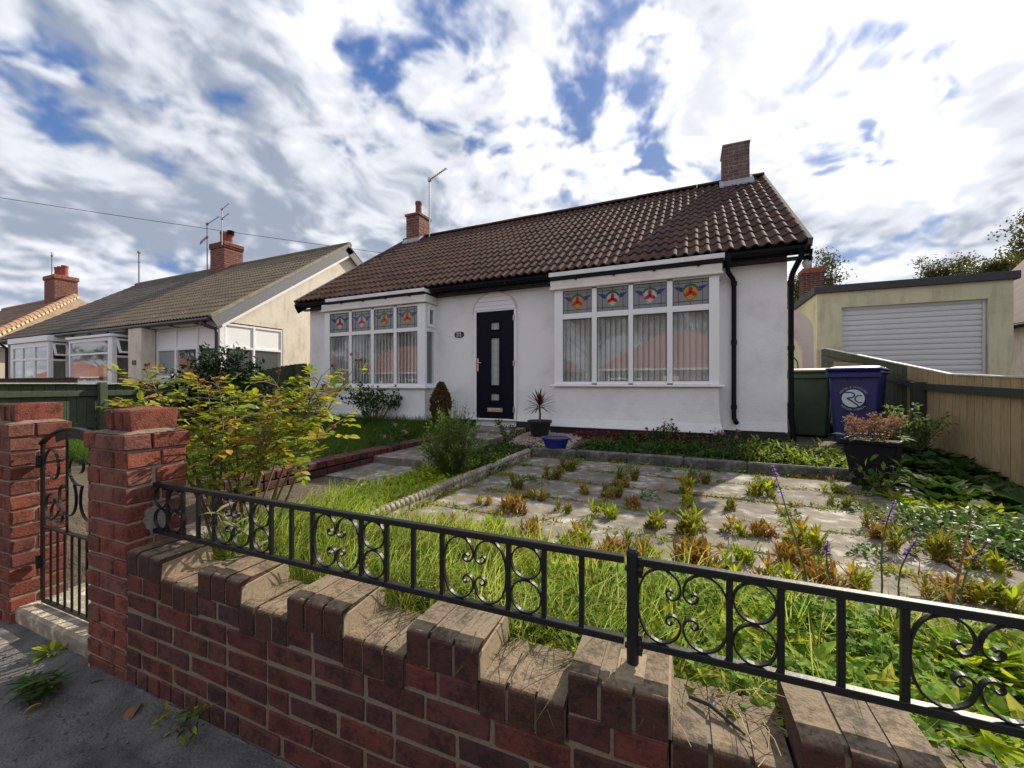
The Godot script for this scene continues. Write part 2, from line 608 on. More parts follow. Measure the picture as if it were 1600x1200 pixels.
func grounds() -> void:
	var xs := [-400.0, -120.0, -60.0, -40.0, -30.0, -24.0, -18.0, -14.0]
	var x := -12.0
	while x < 4.01:
		xs.append(x)
		x += 0.2
	xs.append_array([5.0, 6.0, 8.0, 12.0, 20.0, 40.0, 80.0, 400.0])
	var zs := [-400.0, -120.0, -60.0, -40.0, -30.0, -24.0, -20.0, -16.0, -14.0, -12.0, -10.0, -9.0, -8.0, -7.4]
	var z := -7.2
	while z < -1.19:
		zs.append(z)
		z += 0.2
	zs.append_array([-1.17, -1.15, -1.0, 1.7])
	var mb := MB.new()
	for i in xs.size() - 1:
		for j in zs.size() - 1:
			var a := Vector3(xs[i], ground_y(xs[i], zs[j]), zs[j])
			var b := Vector3(xs[i + 1], ground_y(xs[i + 1], zs[j]), zs[j])
			var d := Vector3(xs[i + 1], ground_y(xs[i + 1], zs[j + 1]), zs[j + 1])
			var e := Vector3(xs[i], ground_y(xs[i], zs[j + 1]), zs[j + 1])
			mb.quad(e, d, b, a)
	structure("ground", mb.mesh(), mat("soil", Color(0.10, 0.075, 0.05), 0.95, {"tx": T.soil, "per": 1.3, "bump": T.relief, "deep": 3.0}))
	mb = MB.new()
	mb.box(Vector3(-60, -0.3, 1.7), Vector3(60, 0.004, 1.83))
	structure("kerb", mb.mesh(), mat("kerb_stone", Color(0.30, 0.29, 0.27), 0.85, {"tx": T.speckle, "per": 0.5}))
	mb = MB.new()
	mb.quad(Vector3(-400, -0.11, 8.2), Vector3(400, -0.11, 8.2), Vector3(400, -0.11, 1.6), Vector3(-400, -0.11, 1.6))
	structure("road", mb.mesh(), mat("road", Color(0.07, 0.07, 0.07), 0.9, {"tx": T.asphalt, "per": 1.5}))
	mb = MB.new()
	mb.quad(Vector3(-400, 0.0, 400), Vector3(400, 0.0, 400), Vector3(400, 0.0, 8.1), Vector3(-400, 0.0, 8.1))
	structure("far_pavement", mb.mesh(), mat("far_ground", Color(0.13, 0.14, 0.09), 0.95, {"tx": T.soil, "per": 2.0}))
	# the pavement under the photographer: gently uneven asphalt
	mb = MB.new()
	var f := FastNoiseLite.new()
	f.seed = 7
	f.frequency = 0.9
	var y := func(px: float, pz: float) -> float: return 0.009 + f.get_noise_2d(px * 2.0, pz * 2.0) * 0.006 + 0.02 * smoothstep(-0.78, -0.98, pz)
	for i in 120:
		for j in 56:
			var x0 := -5.5 + i * 0.1
			var z0 := -1.02 + j * 0.0485
			var x1 := x0 + 0.1
			var z1 := z0 + 0.0485
			mb.quad(Vector3(x0, y.call(x0, z1), z1), Vector3(x1, y.call(x1, z1), z1), Vector3(x1, y.call(x1, z0), z0), Vector3(x0, y.call(x0, z0), z0))
	var pt := MB.new()
	pt.prism(PackedVector2Array([Vector2(-2.05, -0.80), Vector2(-0.2, -0.83), Vector2(-0.15, 0.9), Vector2(-2.4, 0.9)]), -0.005, 0.0)
	var patch := structure("pavement_patch", pt.mesh(), mat("pavement_patch", Color(0.095, 0.093, 0.092), 0.94, {"tx": T.asphalt, "per": 0.7, "bump": T.grain, "deep": 0.3}))
	patch.transform = Transform3D(Basis(Vector3.RIGHT, PI / 2), Vector3(0, 0.0175, 0))
	structure("pavement", mb.mesh(), mat("pavement", Color(0.135, 0.13, 0.125), 0.93, {"tx": T.asphalt, "per": 1.1, "bump": T.grain, "deep": 0.35}))


# ---------------------------------------------------------------- bricks

var brick_shapes := []


func brick_mesh(i: int) -> ArrayMesh:
	if brick_shapes.is_empty():
		for k in 9:
			var mb := MB.new()
			mb.bbox(Vector3(-0.5, -0.5, -0.5) * Vector3(0.218, 0.074, 0.105), Vector3(0.5, 0.5, 0.5) * Vector3(0.218, 0.074, 0.105), 0.005, 0.0034, rng)
			brick_shapes.append(mb.mesh())
	return brick_shapes[posmod(i, brick_shapes.size())]


func brick_mats(kind: String) -> Array:
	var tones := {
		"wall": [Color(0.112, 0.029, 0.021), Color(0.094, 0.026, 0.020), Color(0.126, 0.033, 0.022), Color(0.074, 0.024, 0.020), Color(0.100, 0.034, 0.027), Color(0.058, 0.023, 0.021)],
		"pillar": [Color(0.205, 0.050, 0.031), Color(0.175, 0.044, 0.028), Color(0.225, 0.060, 0.036), Color(0.145, 0.041, 0.029), Color(0.185, 0.066, 0.048)],  # wall brick brightened; sunlight on the pillars is put into these tones
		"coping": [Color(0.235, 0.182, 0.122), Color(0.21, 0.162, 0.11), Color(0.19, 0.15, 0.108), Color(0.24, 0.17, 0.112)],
		"coping_face": [Color(0.075, 0.036, 0.030)],
		"chimney": [Color(0.20, 0.13, 0.11), Color(0.175, 0.112, 0.098), Color(0.225, 0.145, 0.12), Color(0.16, 0.105, 0.093)],
		"orange": [Color(0.25, 0.085, 0.055), Color(0.22, 0.075, 0.05), Color(0.19, 0.066, 0.045)],
	}
	var out := []
	var list: Array = tones[kind]
	for i in list.size():
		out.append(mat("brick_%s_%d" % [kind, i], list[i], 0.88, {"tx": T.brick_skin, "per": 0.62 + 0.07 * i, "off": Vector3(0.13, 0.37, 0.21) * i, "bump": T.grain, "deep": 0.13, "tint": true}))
	return out


# list entries: [middle, size, turn]
func lay_bricks(parent: Node3D, list: Array, kind: String, one_by_one := true, called := "brick", jig := 0.002) -> void:
	var mats := brick_mats(kind)
	var off := origin_of(parent)
	var heap := {}
	for e in list:
		var s: Vector3 = e[1] / Vector3(0.218, 0.074, 0.105)
		var b := Basis(Vector3.UP, e[2] + rx(-0.008, 0.008)).scaled_local(s)
		var xf := Transform3D(b, e[0] - off + Vector3(rx(-jig, jig), rx(-jig, jig) * 0.5, rx(-jig, jig)))
		var k := rng.randi() % mats.size()
		if one_by_one:
			part(parent, called, brick_mesh(rng.randi() % 9), mats[k], xf)
		else:
			if not heap.has(k):
				heap[k] = []
			heap[k].append(xf)
	for k in heap:
		many(parent, called, brick_mesh(k), mats[k], heap[k])


# one course of bricks round a rectangular stack: they overlap like a pinwheel
func ring_course(list: Array, x0: float, x1: float, z0: float, z1: float, y: float, h: float, flip: bool, joint := 0.011) -> void:
	var t := 0.105
	var runs := []
	if flip:
		runs = [[Vector3(x0, y, z1), Vector3(x1 - t - joint, y, z1), 0], [Vector3(x1, y, z1), Vector3(x1, y, z0 + t + joint), 1], [Vector3(x1, y, z0), Vector3(x0 + t + joint, y, z0), 2], [Vector3(x0, y, z0), Vector3(x0, y, z1 - t - joint), 3]]
	else:
		runs = [[Vector3(x0 + t + joint, y, z1), Vector3(x1, y, z1), 0], [Vector3(x1, y, z1 - t - joint), Vector3(x1, y, z0), 1], [Vector3(x1 - t - joint, y, z0), Vector3(x0, y, z0), 2], [Vector3(x0, y, z0 + t + joint), Vector3(x0, y, z1), 3]]
	var inward := [Vector3(0, 0, -1), Vector3(-1, 0, 0), Vector3(0, 0, 1), Vector3(1, 0, 0)]
	for r in runs:
		var d: Vector3 = r[1] - r[0]
		var n := maxi(1, roundi(d.length() / 0.235))
		var len := (d.length() + joint) / n
		for i in n:
			var mid: Vector3 = r[0] + d.normalized() * (len * i + (len - joint) / 2.0) + inward[r[2]] * t / 2.0
			list.append([mid, Vector3(len - joint, h - joint, t), 0.0 if r[2] % 2 == 0 else PI / 2])


func brick_stack(parent: Node3D, x0: float, x1: float, z0: float, z1: float, y0: float, y1: float, course: float, kind: String, one_by_one: bool) -> void:
	var mb := MB.new()
	mb.box(Vector3(x0 + 0.006, y0, z0 + 0.006), Vector3(x1 - 0.006, y1 - 0.006, z1 - 0.006))
	wpart(parent, "mortar", mb.mesh(), mat("chimney_mortar", Color(0.36, 0.32, 0.28), 0.95, {"tx": T.mortar, "per": 0.4}))
	var list := []
	var n := roundi((y1 - y0) / course)
	for i in n:
		ring_course(list, x0, x1, z0, z1, y0 + (i + 0.5) * course, course, i % 2 == 0)
	lay_bricks(parent, list, kind, one_by_one)


func pot_mesh(r: float, h: float) -> ArrayMesh:
	var mb := MB.new()
	mb.lathe([Vector2(r * 1.12, 0), Vector2(r * 1.12, h * 0.12), Vector2(r * 0.95, h * 0.2), Vector2(r * 0.88, h * 0.78), Vector2(r * 1.02, h * 0.82), Vector2(r * 1.05, h * 0.95), Vector2(r * 0.98, h), Vector2(r * 0.72, h), Vector2(r * 0.7, h * 0.3)], 18)
	return mb.mesh()


# ---------------------------------------------------------------- the bungalow

const EAVE := Vector2(-6.48, 3.30)      # z, y of the lower edge of the tiles
const RIDGE := Vector2(-10.42, 6.0)


func white_render() -> StandardMaterial3D:
	return mat("white_render", Color(0.85, 0.845, 0.85), 0.9, {"tx": T.render_wall, "per": 3.1, "bump": T.roughcast, "deep": 0.45})


func upvc() -> StandardMaterial3D:
	return mat("white_plastic", Color(0.83, 0.83, 0.84), 0.35)


func black_paint() -> StandardMaterial3D:
	return mat("black_plastic", Color(0.010, 0.010, 0.014), 0.5, {"spec": 0.25})


func glass() -> StandardMaterial3D:
	if not M.has("glass"):
		var m := StandardMaterial3D.new()
		m.resource_name = "glass"
		m.transparency = BaseMaterial3D.TRANSPARENCY_ALPHA
		m.albedo_color = Color(0.9, 0.95, 0.95, 0.05)
		m.roughness = 0.0
		m.metallic_specular = 0.7
		M["glass"] = m
	return M["glass"]


func pane(parent: Node3D, x0: float, x1: float, y0: float, y1: float, z: float, called := "pane") -> MeshInstance3D:
	# a sheet of glass
	var mb := MB.new()
	mb.box(Vector3(x0, y0, z - 0.004), Vector3(x1, y1, z))
	return wpart(parent, called, mb.mesh(), glass())


func frame_grid(xs: Array, ys: Array, x0: float, x1: float, y0: float, y1: float, zf: float, deep: float) -> ArrayMesh:
	# outer frame, mullions between the panes xs = [[a, b], ...] and transoms between ys = [[a, b], ...]
	var mb := MB.new()
	var zb := zf - deep
	mb.bbox(Vector3(x0, y0, zb), Vector3(xs[0][0], y1, zf), 0.006)
	mb.bbox(Vector3(xs[-1][1], y0, zb), Vector3(x1, y1, zf), 0.006)
	for k in xs.size():
		var a: float = xs[k][0]
		var b: float = xs[k][1]
		mb.bbox(Vector3(a, y0, zb + 0.003), Vector3(b, ys[0][0], zf - 0.003), 0.006)
		mb.bbox(Vector3(a, ys[-1][1], zb + 0.003), Vector3(b, y1, zf - 0.003), 0.006)
		for j in ys.size() - 1:
			mb.bbox(Vector3(a, ys[j][1], zb + 0.003), Vector3(b, ys[j + 1][0], zf - 0.003), 0.006)
		if k + 1 < xs.size():
			mb.bbox(Vector3(b, y0 + 0.02, zb), Vector3(xs[k + 1][0], y1 - 0.02, zf), 0.006)
	return mb.mesh()


func bead_grid(xs: Array, ys: Array, z: float) -> ArrayMesh:
	# the dark rubber gaskets round the panes
	var mb := MB.new()
	var t := 0.007
	for a in xs:
		for b in ys:
			mb.box(Vector3(a[0], b[0], z), Vector3(a[0] + t, b[1], z + 0.006))
			mb.box(Vector3(a[1] - t, b[0], z), Vector3(a[1], b[1], z + 0.006))
			mb.box(Vector3(a[0] + t, b[0], z), Vector3(a[1] - t, b[0] + t, z + 0.006))
			mb.box(Vector3(a[0] + t, b[1] - t, z), Vector3(a[1] - t, b[1], z + 0.006))
	return mb.mesh()


func stained_panel(parent: Node3D, x0: float, x1: float, y0: float, y1: float, z: float, yellow: bool) -> void:
	var w := x1 - x0
	var h := y1 - y0
	var mb := MB.new()
	mb.tint = true
	mb.xf = Transform3D(Basis(), Vector3(x0, y0, z))
	var P := func(a: Array) -> PackedVector2Array:
		var o := PackedVector2Array()
		for q in a:
			o.append(Vector2((0.5 + (q.x - 0.5) * 1.08) * w, (0.5 + (q.y - 0.5) * 1.15) * h))
		return o
	mb.col = Color(0.24, 0.25, 0.255)
	mb.box(Vector3(0, 0, -0.004), Vector3(w, h, -0.0005))
	mb.col = Color(0.03, 0.03, 0.20)
	for s in [-1.0, 1.0]:
		var wing := [Vector2(0.5 + s * 0.44, 0.72), Vector2(0.5 + s * 0.22, 0.69), Vector2(0.5 + s * 0.19, 0.52), Vector2(0.5 + s * 0.27, 0.545), Vector2(0.5 + s * 0.36, 0.63)]
		mb.prism(P.call(wing), 0.001, 0.004)
	var shield := []
	for k in 17:
		var a := PI * k / 16.0
		shield.append(Vector2(0.5 + cos(a) * 0.195, 0.54 + sin(a) * 0.22))
	shield.append_array([Vector2(0.33, 0.38), Vector2(0.42, 0.27), Vector2(0.5, 0.17), Vector2(0.58, 0.27), Vector2(0.67, 0.38)])
	mb.col = Color(0.46, 0.27, 0.02) if yellow else Color(0.46, 0.45, 0.44)
	mb.prism(P.call(shield), 0.0005, 0.003)
	var arc := []
	for k in 13:
		var a := PI * (0.1 + 0.8 * k / 12.0)
		arc.append(Vector2(0.5 + cos(a) * 0.22, 0.54 + sin(a) * 0.25))
	for k in 13:
		var a := PI * (0.9 - 0.8 * k / 12.0)
		arc.append(Vector2(0.5 + cos(a) * 0.165, 0.54 + sin(a) * 0.175))
	mb.col = Color(0.02, 0.10, 0.05)
	mb.prism(P.call(arc), 0.003, 0.0055)
	mb.col = Color(0.42, 0.015, 0.02)
	for k in 3:
		var a := PI / 2 + TAU * k / 3.0
		var petal := []
		for i in 12:
			var b := TAU * i / 12.0
			petal.append(Vector2(0.5, 0.50) + Vector2(cos(a), sin(a) * 1.15) * 0.082 + (Vector2(cos(b) * 0.095, sin(b) * 0.055)).rotated(a) * Vector2(1.0, 1.2))
		mb.prism(P.call(petal), 0.003, 0.0058)
	mb.col = Color(0.03, 0.03, 0.035)
	var L := func(a: Vector2, b: Vector2) -> void:
		mb.tube([Vector3(a.x * w, a.y * h, 0.002), Vector3(b.x * w, b.y * h, 0.002)], 0.0035, 5, false)
	for x in [0.17, 0.83]:
		L.call(Vector2(x, 0.0), Vector2(x, 0.64))
		L.call(Vector2(x, 0.72), Vector2(x, 1.0))
	L.call(Vector2(0.5, 0.0), Vector2(0.5, 0.17))
	L.call(Vector2(0.5, 0.79), Vector2(0.5, 1.0))
	L.call(Vector2(0.0, 0.16), Vector2(1.0, 0.16))
	L.call(Vector2(0.0, 0.86), Vector2(1.0, 0.86))
	for k in shield.size() - 1:
		L.call(shield[k], shield[k + 1])
	wpart(parent, "stained_glass_panel", mb.mesh(), mat("stained_glass", Color.WHITE, 0.12, {"tint": true}))


func tile_mesh() -> ArrayMesh:
	# an interlocking roof tile with two rolls: x across, y up the slope, z off the roof
	var mb := MB.new()
	var w := 0.3
	var L := 0.40
	var prof := []
	for half in 2:
		for k in 7:
			var t := k / 7.0
			var b := 0.0
			if t > 0.36:
				b = sin(PI * (t - 0.36) / 0.64) ** 0.8 * 0.036
			prof.append(Vector2((half + t) * w / 2.0, b))
	prof.append(Vector2(w, 0.0))
	for k in prof.size() - 1:
		var a: Vector2 = prof[k]
		var b: Vector2 = prof[k + 1]
		var t0: Vector2 = (prof[mini(k + 1, prof.size() - 1)] - prof[maxi(k - 1, 0)])
		var t1: Vector2 = (prof[mini(k + 2, prof.size() - 1)] - prof[k])
		var na := Vector3(-t0.y, 0, t0.x).normalized()
		var nb := Vector3(-t1.y, 0, t1.x).normalized()
		var lo := 0.030
		var hi := 0.006
		mb.quad_n(Vector3(a.x, 0, a.y + lo), Vector3(b.x, 0, b.y + lo), Vector3(b.x, L, b.y + hi), Vector3(a.x, L, a.y + hi), na, nb, nb, na)
		mb.quad(Vector3(a.x, 0, a.y + lo - 0.022), Vector3(b.x, 0, b.y + lo - 0.022), Vector3(b.x, 0, b.y + lo), Vector3(a.x, 0, a.y + lo))
	return mb.mesh()


func roof_frame(x: float, eave: Vector2, ridge: Vector2, up: float) -> Transform3D:
	var s := Vector3(0, ridge.y - eave.y, ridge.x - eave.x).normalized()
	var n := Vector3.RIGHT.cross(s).normalized()
	return Transform3D(Basis(Vector3.RIGHT, s, n), Vector3(x, eave.y, eave.x) + s * up)


func bungalow() -> void:
	var o := thing("bungalow", "white rendered bungalow with brown tiled roof, two bay windows and a dark front door", "house", Vector3(-3.55, 0.6, -10.4))
	var wr := white_render()
	# ---- walls
	var mb := MB.new()
	for a in [[-8.30, -7.38], [-4.74, -3.81], [-2.943, -2.10], [0.33, 1.207]]:
		mb.box(Vector3(a[0], 0.45, -7.02), Vector3(a[1], 3.32, -6.77))
	mb.box(Vector3(-3.81, 2.80, -7.02), Vector3(-2.943, 3.32, -6.77))
	mb.box(Vector3(-7.38, 2.98, -7.02), Vector3(-4.74, 3.32, -6.77))
	mb.box(Vector3(-2.10, 2.96, -7.02), Vector3(0.33, 3.32, -6.77))
	mb.box(Vector3(-7.38, 0.45, -7.02), Vector3(-4.74, 0.9, -6.77))
	mb.box(Vector3(-2.10, 0.45, -7.02), Vector3(0.33, 0.9, -6.77))
	mb.box(Vector3(-3.81, 0.45, -7.02), Vector3(-2.943, 0.74, -6.77))
	for s in [[-8.30, -8.05], [0.957, 1.207]]:
		mb.box(Vector3(s[0], 0.45, -14.07), Vector3(s[1], 3.32, -7.02))
	mb.box(Vector3(-8.30, 0.45, -14.3), Vector3(1.207, 3.32, -14.07))
	wpart(o, "wall", mb.mesh(), wr)
	for s in [[-8.30, -8.05], [0.957, 1.207]]:
		mb = MB.new()
		mb.xf = Transform3D(Basis(Vector3(0, 0, 1), Vector3.UP, Vector3(-1, 0, 0)), Vector3(s[1], 0, 0))
		mb.prism(PackedVector2Array([Vector2(-14.3, 3.32), Vector2(-6.77, 3.32), Vector2(-6.77, 3.42), Vector2(-10.42, 5.90), Vector2(-14.3, 3.42)]), 0.0, 0.25)
		wpart(o, "gable_wall", mb.mesh(), wr)
	# rooms behind the windows
	mb = MB.new()
	mb.box(Vector3(-8.05, 3.20, -14.07), Vector3(0.957, 3.24, -7.02))
	mb.box(Vector3(-8.05, 0.50, -14.07), Vector3(0.957, 0.62, -7.02))
	mb.box(Vector3(-8.05, 0.62, -10.0), Vector3(0.957, 3.20, -9.9))
	mb.box(Vector3(-4.0, 0.62, -9.9), Vector3(-3.9, 3.20, -7.02))
	mb.box(Vector3(-2.8, 0.62, -9.9), Vector3(-2.7, 3.20, -7.02))
	wpart(o, "inner_wall", mb.mesh(), mat("inner_wall", Color(0.22, 0.20, 0.18), 0.9))
	# plinth, painted black, and the flared foot of the render
	mb = MB.new()
	for a in [[Vector3(-8.27, 0.4, -6.80), Vector3(-7.42, 0.735, -6.752)], [Vector3(-4.70, 0.4, -6.80), Vector3(-3.80, 0.735, -6.752)], [Vector3(-2.95, 0.4, -6.80), Vector3(-2.16, 0.735, -6.752)], [Vector3(0.37, 0.4, -6.80), Vector3(1.18, 0.735, -6.752)],
			[Vector3(1.18, 0.4, -14.2), Vector3(1.215, 0.72, -6.752)], [Vector3(-7.42, 0.4, -6.80), Vector3(-4.70, 0.70, -6.375)], [Vector3(-2.16, 0.4, -6.80), Vector3(0.37, 0.722, -6.375)]]:
		mb = MB.new()
		mb.box(a[0], a[1])
		wpart(o, "plinth", mb.mesh(), mat("plinth_black", Color(0.016, 0.016, 0.02), 0.6))
	var foot := PackedVector2Array([Vector2(-6.772, 1.02), Vector2(-6.764, 0.88), Vector2(-6.735, 0.742), Vector2(-6.79, 0.742), Vector2(-6.79, 1.02)])
	for a in [[-8.30, -7.44], [-4.68, -3.82], [-2.935, -2.19], [0.40, 1.207]]:
		mb = MB.new()
		mb.xf = Transform3D(Basis(Vector3(0, 0, 1), Vector3.UP, Vector3(-1, 0, 0)), Vector3.ZERO)
		mb.prism(foot, -a[1], -a[0])
		wpart(o, "flared_render", mb.mesh(), wr)
	# ---- roof
	roof_of_bungalow(o)
	# ---- gutters and pipes
	var bp := black_paint()
	mb = MB.new()
	for a in [[-8.45, -7.42], [-4.70, -2.19], [0.405, 1.43]]:
		mb.box(Vector3(a[0], 3.18, -6.60), Vector3(a[1], 3.28, -6.575))
		mb.box(Vector3(a[0], 3.145, -6.771), Vector3(a[1], 3.16, -6.60))
	wpart(o, "eaves_board", mb.mesh(), bp)
	for a in [[-8.45, -7.44], [-4.66, -2.20], [0.41, 1.42]]:
		mb = MB.new()
		mb.xf = Transform3D(Basis(Vector3(0, 0, 1), Vector3.UP, Vector3(-1, 0, 0)), Vector3.ZERO)
		var gp := PackedVector2Array()
		for k in 9:
			var t := PI + PI * k / 8.0
			gp.append(Vector2(-6.515 + cos(t) * 0.056, 3.265 + sin(t) * 0.062))
		for k in 9:
			var t := TAU - PI * k / 8.0
			gp.append(Vector2(-6.515 + cos(t) * 0.050, 3.265 + sin(t) * 0.056))
		mb.prism(gp, -a[1], -a[0])
		wpart(o, "gutter", mb.mesh(), bp)
		mb = MB.new()
		var n := int((a[1] - a[0]) / 0.8) + 1
		for k in n:
			var x: float = lerpf(a[0] + 0.06, a[1] - 0.06, float(k) / maxf(n - 1, 1))
			mb.bbox(Vector3(x - 0.015, 3.19, -6.575), Vector3(x + 0.015, 3.275, -6.45), 0.006)
		wpart(o, "gutter_bracket", mb.mesh(), bp)
	mb = MB.new()
	mb.tube([Vector3(0.445, 3.24, -6.50), Vector3(0.445, 3.12, -6.52), Vector3(0.46, 3.04, -6.60), Vector3(0.53, 2.96, -6.715), Vector3(0.545, 2.88, -6.722), Vector3(0.545, 0.93, -6.722), Vector3(0.56, 0.88, -6.70), Vector3(0.575, 0.855, -6.66)], 0.034, 10)
	for y in [2.86, 2.0, 1.05]:
		mb.tube([Vector3(0.545, y, -6.722), Vector3(0.545, y + 0.06, -6.722)], 0.042, 10)
	mb.tube([Vector3(0.445, 3.25, -6.50), Vector3(0.445, 3.15, -6.51)], 0.048, 10)
	wpart(o, "drainpipe", mb.mesh(), bp)
	mb = MB.new()
	mb.tube([Vector3(1.33, 3.24, -6.51), Vector3(1.325, 3.14, -6.53), Vector3(1.27, 2.98, -6.74), Vector3(1.258, 2.9, -6.80), Vector3(1.258, 0.95, -6.80), Vector3(1.28, 0.80, -6.80), Vector3(1.29, 0.55, -6.80)], 0.036, 10)
	for y in [2.82, 1.9, 1.1]:
		mb.tube([Vector3(1.258, y, -6.80), Vector3(1.258, y + 0.06, -6.80)], 0.044, 10)
	wpart(o, "drainpipe", mb.mesh(), bp)
	# ---- bays
	bay(o, [[-7.25, -6.682], [-6.61, -6.08], [-6.003, -5.487], [-5.414, -4.901]], [[1.43, 2.45], [2.53, 2.945]], -7.40, -4.715, 1.365, 2.99, 3.0, 3.15, [false, false, true, true], -7.30, -4.70, 3.262)
	bay(o, [[-1.961, -1.479], [-1.40, -0.912], [-0.841, -0.356], [-0.277, 0.205]], [[1.46, 2.48], [2.57, 2.946]], -2.107, 0.337, 1.41, 2.97, 2.972, 3.125, [true, false, false, true], -2.18, 0.40, 3.25)
	# the side light of the left bay: a small top-hung vent above a fixed pane
	mb = MB.new()
	var X := -4.715
	for a in [[1.365, 1.43], [2.45, 2.53], [2.93, 2.99]]:
		mb.box(Vector3(X - 0.06, a[0], -6.75), Vector3(X + 0.002, a[1], -6.462))
	mb.box(Vector3(X - 0.06, 1.365, -6.77), Vector3(X + 0.004, 2.99, -6.70))
	wpart(o, "side_frame", mb.mesh(), upvc())
	mb = MB.new()
	for a in [[Vector3(X + 0.004, 2.53, -6.70), Vector3(X + 0.035, 2.60, -6.46)], [Vector3(X + 0.004, 2.87, -6.70), Vector3(X + 0.035, 2.94, -6.46)], [Vector3(X + 0.005, 2.60, -6.70), Vector3(X + 0.034, 2.87, -6.64)], [Vector3(X + 0.005, 2.60, -6.52), Vector3(X + 0.034, 2.87, -6.46)]]:
		mb.bbox(a[0], a[1], 0.006)
	wpart(o, "vent_sash", mb.mesh(), upvc())
	mb = MB.new()
	mb.box(Vector3(X - 0.03, 1.43, -6.70), Vector3(X - 0.026, 2.45, -6.462))
	mb.box(Vector3(X + 0.01, 2.60, -6.64), Vector3(X + 0.014, 2.87, -6.52))
	wpart(o, "side_pane", mb.mesh(), glass())
	# ---- front door
	front_door(o)
	# ---- house number
	var pl := thing("house_number_plaque", "small oval black plaque with white number 31 left of the front door", "house number", Vector3(-4.17, 2.385, -6.77))
	mb = MB.new()
	var ov := PackedVector2Array()
	for k in 28:
		var t := TAU * k / 28.0
		var q := Vector2(cos(t), sin(t))
		ov.append(Vector2(signf(q.x) * absf(q.x) ** 0.65 * 0.105, signf(q.y) * absf(q.y) ** 0.65 * 0.058))
	mb.prism(ov, 0.0, 0.014)
	part(pl, "plate", mb.mesh(), mat("plaque_black", Color(0.012, 0.012, 0.014), 0.25))
	part(pl, "number", text_mesh("31", 0.085, 0.006, "Droid Serif"), mat("plaque_white", Color(0.6, 0.6, 0.58), 0.5), Transform3D(Basis(), Vector3(0, 0, 0.016)))
	# ---- lamp under the eaves
	var lp := thing("security_lamp", "unlit glass lamp hanging under the eaves at the right corner of the bungalow", "lamp", Vector3(1.40, 2.98, -6.62))
	mb = MB.new()
	mb.tube([Vector3(0, 0.16, 0), Vector3(0, 0.115, 0)], 0.03, 10)
	part(lp, "cap", mb.mesh(), bp)
	mb = MB.new()
	mb.lathe([Vector2(0.0, 0.0), Vector2(0.022, 0.005), Vector2(0.045, 0.05), Vector2(0.052, 0.09), Vector2(0.035, 0.118)], 14)
	part(lp, "bowl", mb.mesh(), mat("lamp_bowl", Color(0.5, 0.5, 0.52), 0.15))
	# ---- chimneys
	var c1 := group_part(o, "chimney")
	brick_stack(c1, 0.60, 1.12, -10.75, -10.10, 5.50, 6.70, 0.082, "chimney", true)
	mb = MB.new()
	mb.bbox(Vector3(0.585, 6.695, -10.765), Vector3(1.135, 6.735, -10.085), 0.012, 0.006, rng)
	wpart(c1, "cap_mortar", mb.mesh(), mat("flaunching", Color(0.36, 0.34, 0.31), 0.95, {"tx": T.mortar, "per": 0.4}))
	wpart(c1, "flashing", flashing(0.60, 1.12, -10.10), mat("lead_flashing", Color(0.33, 0.34, 0.37), 0.55, {"tx": T.speckle, "per": 0.3}))
	var c2 := group_part(o, "chimney")
	brick_stack(c2, -8.17, -7.68, -10.72, -10.12, 5.55, 6.62, 0.082, "orange", true)
	var ring := []
	ring_course(ring, -8.20, -7.65, -10.75, -10.09, 6.665, 0.082, true)
	lay_bricks(c2, ring, "orange")
	mb = MB.new()
	mb.bbox(Vector3(-8.16, 6.60, -10.71), Vector3(-7.69, 6.74, -10.13), 0.03)
	wpart(c2, "cap_mortar", mb.mesh(), mat("flaunching", Color(0.36, 0.34, 0.31), 0.95))
	wpart(c2, "flashing", flashing(-8.17, -7.68, -10.12), M["lead_flashing"])
	part(c2, "chimney_pot", pot_mesh(0.105, 0.46), mat("clay_pot", Color(0.20, 0.075, 0.05), 0.85, {"tx": T.speckle, "per": 0.3}), Transform3D(Basis(), Vector3(-7.92, 6.71, -10.42) - origin_of(c2)))


func flashing(x0: float, x1: float, zf: float) -> ArrayMesh:
	var mb := MB.new()
	var k := (RIDGE.y - EAVE.y) / (RIDGE.x - EAVE.x)
	var yr := func(z: float) -> float: return EAVE.y + (z - EAVE.x) * k + 0.075
	var n := 8
	for i in n:
		var a := lerpf(x0 - 0.07, x1 + 0.07, float(i) / n)
		var b := lerpf(x0 - 0.07, x1 + 0.07, float(i + 1) / n)
		var za := zf + 0.13 + rx(-0.02, 0.05)
		var yt: float = yr.call(zf) + 0.06
		mb.hexa([Vector3(a, yr.call(za) - 0.03, za), Vector3(b, yr.call(za) - 0.03, za + 0.01), Vector3(b, yt - 0.1, zf - 0.05), Vector3(a, yt - 0.1, zf - 0.05),
			Vector3(a, yr.call(za), za), Vector3(b, yr.call(za), za + 0.01), Vector3(b, yt, zf + 0.01), Vector3(a, yt, zf + 0.01)])
	for s in [x0 - 0.055, x1 + 0.005]:
		mb.hexa([Vector3(s, yr.call(zf) - 0.1, zf), Vector3(s + 0.05, yr.call(zf) - 0.1, zf), Vector3(s + 0.05, 5.8, -10.45), Vector3(s, 5.8, -10.45),
			Vector3(s, yr.call(zf) + 0.07, zf), Vector3(s + 0.05, yr.call(zf) + 0.07, zf), Vector3(s + 0.05, 6.12, -10.45), Vector3(s, 6.12, -10.45)])
	return mb.mesh()


func text_mesh(s: String, size: float, deep: float, font: String) -> TextMesh:
	var f := SystemFont.new()
	f.font_names = PackedStringArray([font])
	f.font_weight = 700
	var t := TextMesh.new()
	t.text = s
	t.font = f
	t.font_size = 64
	t.pixel_size = size / 50.0
	t.depth = deep
	return t


